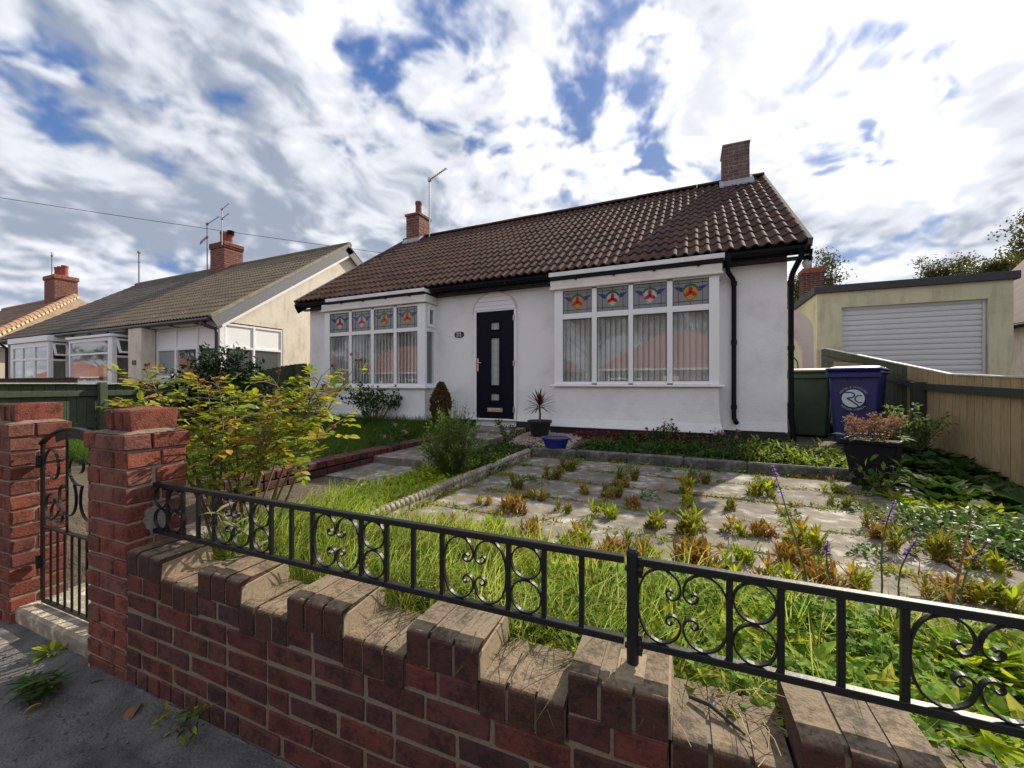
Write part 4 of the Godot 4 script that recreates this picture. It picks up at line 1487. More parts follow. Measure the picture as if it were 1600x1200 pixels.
	# chimney on the party wall
	var ch := group_part(o, "chimney")
	brick_stack(ch, -19.5, -18.5, -11.6, -10.8, 6.0, 7.35, 0.085, "orange", false)
	for k in 3:
		var ring := []
		ring_course(ring, -19.5 - 0.03 * (k % 2 + 1), -18.5 + 0.03 * (k % 2 + 1), -11.6 - 0.03, -10.8 + 0.03, 7.40 + 0.085 * k, 0.085, k % 2 == 0)
		lay_bricks(ch, ring, "orange", false, "corbel_brick")
	mb = MB.new()
	mb.bbox(Vector3(-19.45, 7.3, -11.55), Vector3(-18.55, 7.66, -10.85), 0.06)
	wpart(ch, "cap_mortar", mb.mesh(), M["flaunching"])
	for p in [[-19.25, 0.13, 0.62], [-18.98, 0.12, 0.55], [-18.72, 0.10, 0.40]]:
		part(ch, "chimney_pot", pot_mesh(p[1], p[2]), mat("red_pot", Color(0.28, 0.075, 0.05), 0.85), Transform3D(Basis(), Vector3(p[0], 7.62, -11.2) - origin_of(ch)))
	mb = MB.new()
	for k in 4:
		mb.lathe([Vector2(0.06, 0.0 + k * 0.06), Vector2(0.15, 0.02 + k * 0.06), Vector2(0.06, 0.04 + k * 0.06)], 12, Vector3(-18.72, 8.0, -11.2))
	wpart(ch, "cowl", mb.mesh(), mat("cowl", Color(0.06, 0.06, 0.065), 0.5))


func far_left_house() -> void:
	var o := thing("hipped_bungalow", "farthest bungalow at the left edge with hipped roof and orange hip tiles", "house", Vector3(-36.0, 0.6, -11.2))
	var mb := MB.new()
	mb.box(Vector3(-44.0, 0.4, -15.4), Vector3(-29.3, 3.15, -6.9))
	wpart(o, "wall", mb.mesh(), mat("far_render", Color(0.60, 0.55, 0.46), 0.92))
	var E := Vector2(-6.5, 3.2)
	var R := Vector2(-11.2, 6.6)
	var roof := group_part(o, "roof")
	slope_tiles(roof, -44.2, -28.9, E, R, 15, 50, [Color(0.20, 0.12, 0.08), Color(0.17, 0.105, 0.075), Color(0.22, 0.14, 0.095)], "rust_tile", 0, func(x: float, t: float) -> bool: return x < -28.9 - t * 4.6)
	mb = MB.new()
	mb.tri(Vector3(-28.9, 3.2, -6.5), Vector3(-28.9, 3.2, -15.9), Vector3(-33.5, 6.6, -11.2))
	mb.quad(Vector3(-28.9, 3.18, -6.52), Vector3(-33.5, 6.58, -11.2), Vector3(-44.2, 6.58, -11.2), Vector3(-44.2, 3.18, -6.52))
	mb.quad(Vector3(-28.9, 3.2, -15.9), Vector3(-44.2, 3.2, -15.9), Vector3(-44.2, 6.6, -11.2), Vector3(-33.5, 6.6, -11.2))
	wpart(roof, "roof_slope", mb.mesh(), mat("rust_slope", Color(0.30, 0.20, 0.13), 0.85, {"tx": T.roof_skin, "per": 1.0}))
	var list := []
	var a := Vector3(-28.9, 3.25, -6.5)
	var b := Vector3(-33.5, 6.66, -11.2)
	var basis := Basis.looking_at((b - a).normalized(), Vector3.UP)
	var ht := MB.new()
	ht.tube([Vector3(0, 0, 0), Vector3(0, 0, -0.34)], [0.17, 0.145], 8)
	for k in 22:
		list.append(Transform3D(basis, a.lerp(b, k / 22.0) - origin_of(roof)))
	many(roof, "hip_tile", ht.mesh(), mat("hip_orange", Color(0.34, 0.19, 0.115), 0.85, {"tx": T.roof_skin, "per": 0.8}), list)
	mb = MB.new()
	mb.tube([Vector3(-44.2, 6.63, -11.2), Vector3(-33.5, 6.66, -11.2)], 0.13, 8)
	wpart(roof, "ridge", mb.mesh(), M["hip_orange"])
	# dentil row along the eaves of the hip
	var bt := MB.new()
	bt.box(Vector3(-0.05, -0.06, -0.09), Vector3(0.05, 0.05, 0.09))
	list = []
	for k in 24:
		list.append(Transform3D(basis, a.lerp(b, (k + 0.5) / 24.0) + Vector3(0.12, -0.05, -0.12) - origin_of(roof)))
	many(roof, "hip_bedding", bt.mesh(), mat("bedding", Color(0.48, 0.42, 0.28), 0.9), list)
	var ch := group_part(o, "chimney")
	brick_stack(ch, -36.0, -34.6, -11.7, -10.7, 5.9, 7.9, 0.085, "orange", false)
	mb = MB.new()
	mb.bbox(Vector3(-36.06, 7.7, -11.76), Vector3(-34.54, 7.95, -10.64), 0.03)
	wpart(ch, "cap", mb.mesh(), mat("cap_brick", Color(0.30, 0.10, 0.06), 0.9, {"tx": T.brick_skin, "per": 0.8}))
	for p in [-35.75, -35.35, -34.8]:
		part(ch, "chimney_pot", pot_mesh(0.16, 0.7), M["red_pot"], Transform3D(Basis(), Vector3(p, 7.9, -11.2) - origin_of(ch)))


func garage() -> void:
	var o := thing("garage", "flat roofed yellow rendered garage with white roller shutter beyond the right fence", "garage", Vector3(4.0, 0.75, -12.8))
	var wall := mat("yellow_render", Color(0.54, 0.515, 0.355), 0.92, {"tx": T.render_wall, "per": 1.9, "bump": T.relief, "deep": 0.3, "streaks": true})
	var mb := MB.new()
	mb.box(Vector3(2.49, 0.6, -10.98), Vector3(2.92, 3.40, -10.85))
	mb.box(Vector3(5.19, 0.6, -10.98), Vector3(5.53, 3.40, -10.85))
	mb.box(Vector3(2.92, 3.07, -10.98), Vector3(5.19, 3.40, -10.85))
	mb.box(Vector3(2.49, 0.6, -15.6), Vector3(2.65, 3.40, -10.98))
	mb.box(Vector3(5.37, 0.6, -15.6), Vector3(5.53, 3.40, -10.98))
	mb.box(Vector3(2.65, 0.6, -15.6), Vector3(5.37, 3.40, -15.45))
	mb.box(Vector3(2.65, 3.30, -15.45), Vector3(5.37, 3.38, -10.98))
	wpart(o, "wall", mb.mesh(), wall)
	mb = MB.new()
	mb.bbox(Vector3(2.42, 3.40, -10.90), Vector3(5.60, 3.555, -10.78), 0.008)
	mb.bbox(Vector3(2.42, 3.40, -15.7), Vector3(2.52, 3.55, -10.90), 0.008)
	mb.bbox(Vector3(5.50, 3.40, -15.7), Vector3(5.60, 3.55, -10.90), 0.008)
	mb.box(Vector3(2.52, 3.42, -15.7), Vector3(5.50, 3.53, -10.90))
	wpart(o, "fascia", mb.mesh(), mat("dark_felt", Color(0.045, 0.048, 0.055), 0.8, {"tx": T.speckle, "per": 0.7}))
	var door := group_part(o, "roller_shutter")
	var slat := MB.new()
	# one slat: slightly bowed, with a groove below
	var prof := [Vector2(0.0, 0.0), Vector2(0.012, 0.006), Vector2(0.016, 0.045), Vector2(0.013, 0.085), Vector2(0.002, 0.095), Vector2(-0.006, 0.098), Vector2(-0.006, 0.11)]
	for k in prof.size() - 1:
		var p: Vector2 = prof[k]
		var q: Vector2 = prof[k + 1]
		slat.quad(Vector3(2.92, p.y, p.x), Vector3(5.19, p.y, p.x), Vector3(5.19, q.y, q.x), Vector3(2.92, q.y, q.x))
	var sm := slat.mesh()
	var y := 0.70
	while y < 3.05:
		part(door, "slat", sm, mat("shutter_white", Color(0.56, 0.57, 0.60), 0.5), Transform3D(Basis(), Vector3(0, y, -10.95) - origin_of(o)))
		y += 0.11
	mb = MB.new()
	mb.box(Vector3(2.93, 0.6, -10.935), Vector3(2.97, 3.07, -10.91))
	mb.box(Vector3(5.14, 0.6, -10.935), Vector3(5.18, 3.07, -10.91))
	wpart(o, "guide_rail", mb.mesh(), M["shutter_white"])
	# arch in the wall between the house and the garage
	var ar := thing("side_arch", "pale pinkish rendered arch between the bungalow and the yellow garage", "archway", Vector3(1.8, 0.6, -9.05))
	mb = MB.new()
	var poly := PackedVector2Array()
	poly.append(Vector2(1.22, 0.5))
	poly.append(Vector2(1.22, 2.95))
	for k in 8:
		var t := PI / 2 * (1.0 - k / 7.0)
		poly.append(Vector2(1.50 + cos(t) * 0.50, 2.40 + sin(t) * 0.42))
	poly.append(Vector2(2.02, 0.5))
	poly.append(Vector2(1.84, 0.5))
	for k in 9:
		var t := PI / 2 * (k / 8.0)
		poly.append(Vector2(1.42 + cos(t) * 0.42, 1.95 + sin(t) * 0.5))
	poly.append(Vector2(1.32, 0.5))
	mb.prism(poly, -9.17, -8.95)
	wpart(ar, "arch", mb.mesh(), mat("pink_render", Color(0.62, 0.53, 0.50), 0.92, {"tx": T.render_wall, "per": 0.9}))
	var wg := thing("side_gate", "thin black wrought iron side gate under the pale arch", "gate", Vector3(1.6, 0.6, -9.0))
	mb = MB.new()
	var pts := []
	for k in 12:
		var t := PI * k / 11.0
		pts.append(Vector3(1.56 - cos(t) * 0.2, 1.75 + sin(t) * 0.22, -8.93))
	mb.tube([Vector3(1.36, 0.65, -8.93)] + pts + [Vector3(1.76, 0.65, -8.93)], 0.01, 6)
	wpart(wg, "frame", mb.mesh(), black_paint())
	for k in 3:
		mb = MB.new()
		mb.tube([Vector3(1.46 + 0.1 * k, 0.68, -8.93), Vector3(1.46 + 0.1 * k, 1.92, -8.93)], 0.007, 6)
		wpart(wg, "bar", mb.mesh(), black_paint())


func right_houses() -> void:
	# gable of the house at the right edge
	var o := thing("gabled_house", "cream gabled house with tiled roof just showing past the right end of the garage", "house", Vector3(13.0, 0.6, -14.5))
	var mb := MB.new()
	mb.box(Vector3(8.65, 0.5, -20.0), Vector3(17.5, 3.3, -13.0))
	wpart(o, "wall", mb.mesh(), mat("cream_render", Color(0.66, 0.585, 0.475), 0.92))
	mb = MB.new()
	mb.prism(PackedVector2Array([Vector2(8.65, 3.3), Vector2(17.5, 3.3), Vector2(13.0, 6.6)]), -20.0, -13.0)
	wpart(o, "gable_wall", mb.mesh(), M["cream_render"])
	mb = MB.new()
	mb.hexa([Vector3(8.35, 3.05, -20.2), Vector3(8.35, 3.05, -12.7), Vector3(13.0, 6.62, -12.7), Vector3(13.0, 6.62, -20.2), Vector3(8.3, 3.14, -20.2), Vector3(8.3, 3.14, -12.7), Vector3(13.0, 8.65, -12.7), Vector3(13.0, 8.65, -20.2)])
	mb.hexa([Vector3(13.0, 6.62, -20.2), Vector3(13.0, 6.62, -12.7), Vector3(17.7, 3.05, -12.7), Vector3(17.7, 3.05, -20.2), Vector3(13.0, 8.65, -20.2), Vector3(13.0, 8.65, -12.7), Vector3(17.75, 3.14, -12.7), Vector3(17.75, 3.14, -20.2)])
	wpart(o, "roof", mb.mesh(), mat("rear_roof", Color(0.16, 0.11, 0.085), 0.8, {"tx": T.roof_skin, "per": 1.0}))
	mb = MB.new()
	mb.tube([Vector3(8.30, 3.05, -20.0), Vector3(8.30, 3.05, -12.75)], 0.06, 8)
	wpart(o, "gutter", mb.mesh(), black_paint())
	# the chimney of a house behind, over the side path
	var h := thing("rear_house", "house behind the garage of which the red brick chimney shows beside the gutter", "house", Vector3(4.5, 0.6, -24.0))
	mb = MB.new()
	mb.box(Vector3(-2.0, 0.5, -27.0), Vector3(9.5, 3.2, -19.5))
	wpart(h, "wall", mb.mesh(), mat("far_render", Color(0.60, 0.55, 0.46), 0.92))
	wpart(h, "roof", side_prism([Vector2(-27.3, 3.2), Vector2(-19.2, 3.2), Vector2(-23.2, 5.0)], -2.2, 9.7), M["rear_roof"])
	var ch := group_part(h, "chimney")
	brick_stack(ch, 4.12, 4.82, -20.7, -20.0, 3.6, 6.12, 0.085, "wall", false)
	mb = MB.new()
	mb.bbox(Vector3(4.07, 5.93, -20.75), Vector3(4.87, 6.16, -19.95), 0.03)
	wpart(ch, "cap", mb.mesh(), M["cap_brick"])
	part(ch, "chimney_pot", pot_mesh(0.14, 0.42), mat("orange_pot", Color(0.42, 0.16, 0.09), 0.85), Transform3D(Basis(), Vector3(4.36, 6.14, -20.35) - origin_of(ch)))
	mb = MB.new()
	mb.lathe([Vector2(0.15, 6.56), Vector2(0.17, 6.60), Vector2(0.16, 6.70), Vector2(0.06, 6.74)], 12, Vector3(4.36, 0, -20.35))
	wpart(ch, "cowl", mb.mesh(), M["cowl"])


func street_opposite() -> void:
	# the homes across the road, seen as reflections in the bay windows
	var list := [
		[-1.0, 17.0, 11.0, "red roofed brick bungalow across the road, reflected in the right bay window"],
		[-27.5, 17.5, 11.5, "red roofed bungalow across the road, reflected in the left bay window"],
		[-14.5, 18.0, 10.0, "bungalow across the road between the two reflected red roofs"],
		[-42.0, 17.5, 11.0, "nearer of the far left bungalows across the road, seen in the neighbours' glass"],
		[-57.0, 17.5, 11.0, "second far left bungalow across the road, seen in the neighbours' bays"],
		[-87.0, 17.5, 11.0, "fourth far left bungalow across the road, seen in the neighbours' bays"],
		[-102.0, 17.5, 11.0, "fifth far left bungalow across the road, seen in the neighbours' bays"],
		[-72.0, 17.5, 11.0, "third far left bungalow across the road, seen in the neighbours' bays"],
	]
	for e in list:
		var cx: float = e[0]
		var zf: float = e[1]
		var w: float = e[2]
		var o := thing("brick_bungalow", e[3], "house", Vector3(cx, 0, zf + 4.5), 0.0, "bungalows across the road")
		var mb := MB.new()
		mb.box(Vector3(-w / 2 + 0.3, -0.1, -4.3), Vector3(w / 2 - 0.3, 2.5, 4.3))
		part(o, "wall", mb.mesh(), mat("far_brick", Color(0.30, 0.12, 0.08), 0.9, {"tx": T.brick_skin, "per": 0.9}))
		mb = MB.new()
		var a := Vector3(-w / 2, 2.5, -4.8)
		var b := Vector3(w / 2, 2.5, -4.8)
		var c := Vector3(w / 2, 2.5, 4.8)
		var d := Vector3(-w / 2, 2.5, 4.8)
		var p := Vector3(-w / 2 + 4.2, 5.5, 0)
		var q := Vector3(w / 2 - 4.2, 5.5, 0)
		mb.face([a, b, q, p], Vector3(0, 2, 0))
		mb.face([b, c, q], Vector3(0, 2, 0))
		mb.face([c, d, p, q], Vector3(0, 2, 0))
		mb.face([d, a, p], Vector3(0, 2, 0))
		mb.face([a, b, c, d], Vector3(0, 4, 0))
		part(o, "roof", mb.mesh(), mat("red_roof", Color(0.36, 0.13, 0.085), 0.85, {"tx": T.roof_skin, "per": 0.7}))
		mb = MB.new()
		mb.box(Vector3(-w / 2, 2.38, -4.86), Vector3(w / 2, 2.52, -4.78))
		part(o, "fascia", mb.mesh(), upvc())
		for wx in [-w * 0.32, w * 0.28]:
			mb = MB.new()
			for k in 4:
				mb.box(Vector3(wx - 1.2 + k * 0.77, 1.0, -4.42), Vector3(wx - 1.11 + k * 0.77, 2.2, -4.31))
			for y in [1.0, 1.75, 2.12]:
				mb.box(Vector3(wx - 1.2, y, -4.40), Vector3(wx + 1.2, y + 0.09, -4.32))
			part(o, "window_frame", mb.mesh(), upvc())
			mb = MB.new()
			mb.box(Vector3(wx - 1.15, 1.05, -4.315), Vector3(wx + 1.15, 2.15, -4.305))
			part(o, "pane", mb.mesh(), mat("dark_pane", Color(0.03, 0.035, 0.04), 0.05))
		mb = MB.new()
		mb.box(Vector3(-0.9, 0.1, -4.37), Vector3(0.1, 2.15, -4.31))
		part(o, "door", mb.mesh(), upvc())
		mb = MB.new()
		mb.box(Vector3(-w / 2 - 1.0, -0.05, -7.6), Vector3(w / 2 + 1.0, 0.8, -7.4))
		part(o, "garden_wall", mb.mesh(), M["far_brick"])


# ---------------------------------------------------------------- garden wall, pillars, gate, railings

const WALL_AT := Vector3(-2.41, 0.0, -0.977)      # foot of the right pillar's outer corner; the wall runs from here to the right
const WALL_TURN := 0.0342


func mortar() -> StandardMaterial3D:
	return mat("mortar", Color(0.235, 0.185, 0.13), 0.95, {"tx": T.mortar, "per": 0.4})


func coping_mesh() -> ArrayMesh:
	# a brick laid on edge, its front top edge rounded by wear; the weathered top's sun and the face's shade are put into the vertex colours
	var mb := MB.new()
	mb.tint = true
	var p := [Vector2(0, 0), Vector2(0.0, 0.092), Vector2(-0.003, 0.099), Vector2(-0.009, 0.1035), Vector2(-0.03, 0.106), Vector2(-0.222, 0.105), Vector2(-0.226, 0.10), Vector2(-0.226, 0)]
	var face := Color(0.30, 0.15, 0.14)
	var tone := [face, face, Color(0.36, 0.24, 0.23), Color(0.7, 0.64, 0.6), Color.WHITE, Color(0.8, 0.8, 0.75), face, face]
	var h := 0.0385
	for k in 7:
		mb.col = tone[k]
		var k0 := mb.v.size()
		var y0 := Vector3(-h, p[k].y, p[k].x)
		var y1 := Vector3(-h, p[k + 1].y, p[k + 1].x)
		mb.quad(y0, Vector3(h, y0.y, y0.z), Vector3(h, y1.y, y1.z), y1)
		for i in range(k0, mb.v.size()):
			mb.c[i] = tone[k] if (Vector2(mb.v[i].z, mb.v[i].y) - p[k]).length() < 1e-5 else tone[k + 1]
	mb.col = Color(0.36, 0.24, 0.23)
	for s in [-h, h]:
		var q := []
		for e in p:
			q.append(Vector3(s, e.y, e.x))
		mb.face(q, Vector3(0, 0.05, -0.1))
	return mb.mesh()


func front_wall() -> void:
	var o := thing("garden_wall", "low red brick garden wall with stepped brick on edge coping under the black railing", "wall", WALL_AT, WALL_TURN)
	var B := WALL_AT
	var course := 0.085
	var end := 5.2
	var face := []
	for c in 6:
		var y := 0.028 + (c + 0.5) * course
		if c == 5:
			# only under the raised copings
			var s0 := 0.0
			while s0 < end:
				face.append([B + Vector3(s0 + 0.058, y, -0.052), Vector3(0.112, course - 0.011, 0.105), 0.0])
				face.append([B + Vector3(s0 + 0.19, y, -0.052), Vector3(0.132, course - 0.011, 0.105), 0.0])
				s0 += 0.525
			continue
		var x := 0.0 if c % 2 == 0 else -0.118
		while x < end:
			var w := 0.235
			if c == 0 and x < 0.72:
				w = 0.087
			elif rng.randf() < 0.10:
				w = 0.118
			var a := maxf(x, 0.0)
			var b := x + w
			if b - a > 0.05:
				face.append([B + Vector3((a + b) / 2.0, y, -0.052), Vector3(b - a - 0.011, course - 0.011, 0.105), 0.0])
			x += w
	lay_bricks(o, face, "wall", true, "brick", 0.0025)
	var mb := MB.new()
	mb.box(Vector3(-0.02, -0.05, -0.215), Vector3(end, 0.452, -0.0045))
	var s := 0.0
	while s < end:
		mb.box(Vector3(s + 0.006, 0.452, -0.214), Vector3(s + 0.256, 0.537, -0.005))
		s += 0.525
	part(o, "mortar", mb.mesh(), mortar())
	# copings: three high, three low, and so on
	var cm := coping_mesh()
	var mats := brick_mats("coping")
	s = 0.0
	while s < end - 0.3:
		for k in 6:
			var hi := k < 3
			var x := s + 0.043 + k * 0.0875
			var y := 0.536 if hi else 0.450
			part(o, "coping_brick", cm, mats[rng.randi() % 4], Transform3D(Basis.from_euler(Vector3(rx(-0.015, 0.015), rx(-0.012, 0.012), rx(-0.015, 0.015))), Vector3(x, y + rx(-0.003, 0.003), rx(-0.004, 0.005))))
			if k == 2:
				mb = MB.new()
				mb.hexa([Vector3(x + 0.036, 0.54, -0.222), Vector3(x + 0.052, 0.54, -0.222), Vector3(x + 0.047, 0.545, -0.006), Vector3(x + 0.036, 0.545, -0.006), Vector3(x + 0.036, 0.635, -0.215), Vector3(x + 0.044, 0.632, -0.215), Vector3(x + 0.042, 0.615, -0.012), Vector3(x + 0.036, 0.62, -0.012)])
				part(o, "smeared_mortar", mb.mesh(), mat("mortar_pale", Color(0.33, 0.255, 0.17), 0.95, {"tx": T.mortar, "per": 0.5}))
		mb = MB.new()
		mb.box(Vector3(s + 0.008, 0.54, -0.218), Vector3(s + 0.255, 0.6385, -0.022))
		mb.box(Vector3(s + 0.262, 0.455, -0.218), Vector3(s + 0.52, 0.5525, -0.022))
		mb.box(Vector3(s + 0.008, 0.54, -0.022), Vector3(s + 0.255, 0.622, -0.005))
		mb.box(Vector3(s + 0.262, 0.455, -0.022), Vector3(s + 0.52, 0.536, -0.005))
		part(o, "coping_mortar", mb.mesh(), mortar())
		s += 0.525
	# rubble haunching along the foot
	mb = MB.new()
	var f := FastNoiseLite.new()
	f.seed = 3
	f.frequency = 4.0
	for k in 76:
		var a := k * 0.05
		var b := a + 0.05
		var ha := 0.03 + f.get_noise_1d(a) * 0.022
		var hb := 0.03 + f.get_noise_1d(b) * 0.022
		var da := 0.055 + f.get_noise_1d(a + 40.0) * 0.04
		var db := 0.055 + f.get_noise_1d(b + 40.0) * 0.04
		mb.quad(Vector3(a, 0.0, da), Vector3(b, 0.0, db), Vector3(b, hb, 0.004), Vector3(a, ha, 0.004))
	part(o, "foot_mortar", mb.mesh(), mat("dirty_mortar", Color(0.15, 0.14, 0.125), 0.95, {"tx": T.asphalt, "per": 0.6, "bump": T.grain, "deep": 0.5}))
	# pillars
	var pr := thing("gate_pillar", "red brick gate pillar at the left end of the railing, half hidden by the rose", "pillar", WALL_AT, WALL_TURN, "brick gate pillars")
	pillar(pr, -0.345, 0.0, 1.185, 0.25)
	var pl := thing("gate_pillar", "sunlit red brick gate pillar at the left edge, left of the iron gate", "pillar", WALL_AT, WALL_TURN, "brick gate pillars")
	pillar(pl, -1.54, -1.20, 1.19, 0.245)
	# repair of pale mortar where the railing meets the pillar
	var patch := PackedVector2Array()
	for k in 22:
		var a := TAU * k / 22.0
		var r := 0.8 + 0.28 * f.get_noise_2d(cos(a) * 3.0, sin(a) * 3.0 + 7.0) + rx(-0.1, 0.1)
		patch.append(Vector2(0.125 + cos(a) * 0.075 * r, 0.76 + sin(a) * 0.095 * r))
	mb = MB.new()
	mb.xf = Transform3D(Basis(Vector3(0, 0, -1), Vector3.UP, Vector3(1, 0, 0)), Vector3.ZERO)
	mb.prism(patch, -0.012, 0.0035)
	part(pr, "mortar_repair", mb.mesh(), mat("mortar_grey", Color(0.27, 0.255, 0.225), 0.95, {"tx": T.mortar, "per": 0.3, "bump": T.relief, "deep": 0.8}))


func pillar(o: Node3D, x0: float, x1: float, top: float, deep: float) -> void:
	var B := WALL_AT
	var course := 0.085
	var n := int(top / course) + 1
	var y0 := top - n * course
	var list := []
	for i in n:
		var y := y0 + (i + 0.5) * course
		var d := 0.012 if i == n - 1 else 0.0
		ring_course(list, B.x + x0 - d, B.x + x1 + d, B.z - deep - d, B.z + d, y, course, i % 2 == 0)
	lay_bricks(o, list, "pillar", true, "brick", 0.0025)
	var cap := []
	for k in 3:
		cap.append([B + Vector3(x0 + 0.095 + 0.077 * k + 0.006, top + 0.058, -deep / 2.0 - 0.015), Vector3(0.070, 0.105, minf(0.218, deep - 0.05)), 0.0])
	lay_bricks(o, cap, "pillar", true, "cap_brick")
	var mb := MB.new()
	mb.box(Vector3(x0 + 0.009, -0.05, 0.009 - deep), Vector3(x1 - 0.009, top - 0.006, -0.009))
	part(o, "mortar", mb.mesh(), mat("pillar_mortar", Color(0.33, 0.27, 0.20), 0.95, {"tx": T.mortar, "per": 0.4}))
	mb = MB.new()
	mb.hexa([Vector3(x0 + 0.0, top - 0.004, -deep), Vector3(x1, top - 0.004, -deep), Vector3(x1, top - 0.004, 0.0), Vector3(x0, top - 0.004, 0.0),
		Vector3(x0 + 0.07, top + 0.012, 0.03 - deep), Vector3(x1 - 0.05, top + 0.012, 0.03 - deep), Vector3(x1 - 0.05, top + 0.012, -0.075), Vector3(x0 + 0.07, top + 0.012, -0.075)])
	part(o, "weathered_shoulder", mb.mesh(), mat("shoulder", Color(0.20, 0.145, 0.105), 0.95, {"tx": T.brick_skin, "per": 0.3, "bump": T.relief, "deep": 0.6}))


func smooth_path(p: Array, n: int) -> Array:
	var out := []
	for i in p.size() - 1:
		var a: Vector2 = p[maxi(i - 1, 0)]
		var b: Vector2 = p[i]
		var c: Vector2 = p[i + 1]
		var d: Vector2 = p[mini(i + 2, p.size() - 1)]
		for k in n:
			out.append(b.cubic_interpolate(c, a, d, float(k) / n))
	out.append(p[-1])
	return out


func iron() -> StandardMaterial3D:
	return mat("iron_paint", Color(0.012, 0.012, 0.014), 0.45, {"bump": T.relief, "deep": 0.06, "per": 0.25, "spec": 0.4})


func scroll_mesh() -> ArrayMesh:
	# two C scrolls back to back, 0.235 wide and 0.19 high, centred
	var mb := MB.new()
	var half := [Vector2(-0.022, 0.040), Vector2(-0.030, 0.046), Vector2(-0.039, 0.040), Vector2(-0.036, 0.028), Vector2(-0.023, 0.022), Vector2(-0.008, 0.031), Vector2(-0.003, 0.052), Vector2(-0.016, 0.083), Vector2(-0.050, 0.100), Vector2(-0.087, 0.084), Vector2(-0.107, 0.045), Vector2(-0.112, 0.0)]
	var pts := half.duplicate()
	for i in range(half.size() - 2, -1, -1):
		pts.append(Vector2(half[i].x, -half[i].y))
	for s in [1.0, -1.0]:
		var q := []
		for p in smooth_path(pts, 4):
			q.append(Vector3(p.x * s, p.y, 0))
		mb.strip(q, 0.012, 0.0048, Vector3(0, 0, 1))
	return mb.mesh()


func ring_mesh(r: float, w: float, t: float) -> ArrayMesh:
	var mb := MB.new()
	var q := []
	for k in 33:
		var a := TAU * k / 32.0
		q.append(Vector3(cos(a) * r, sin(a) * r, 0))
	mb.strip(q, w, t, Vector3(0, 0, 1))
	return mb.mesh()


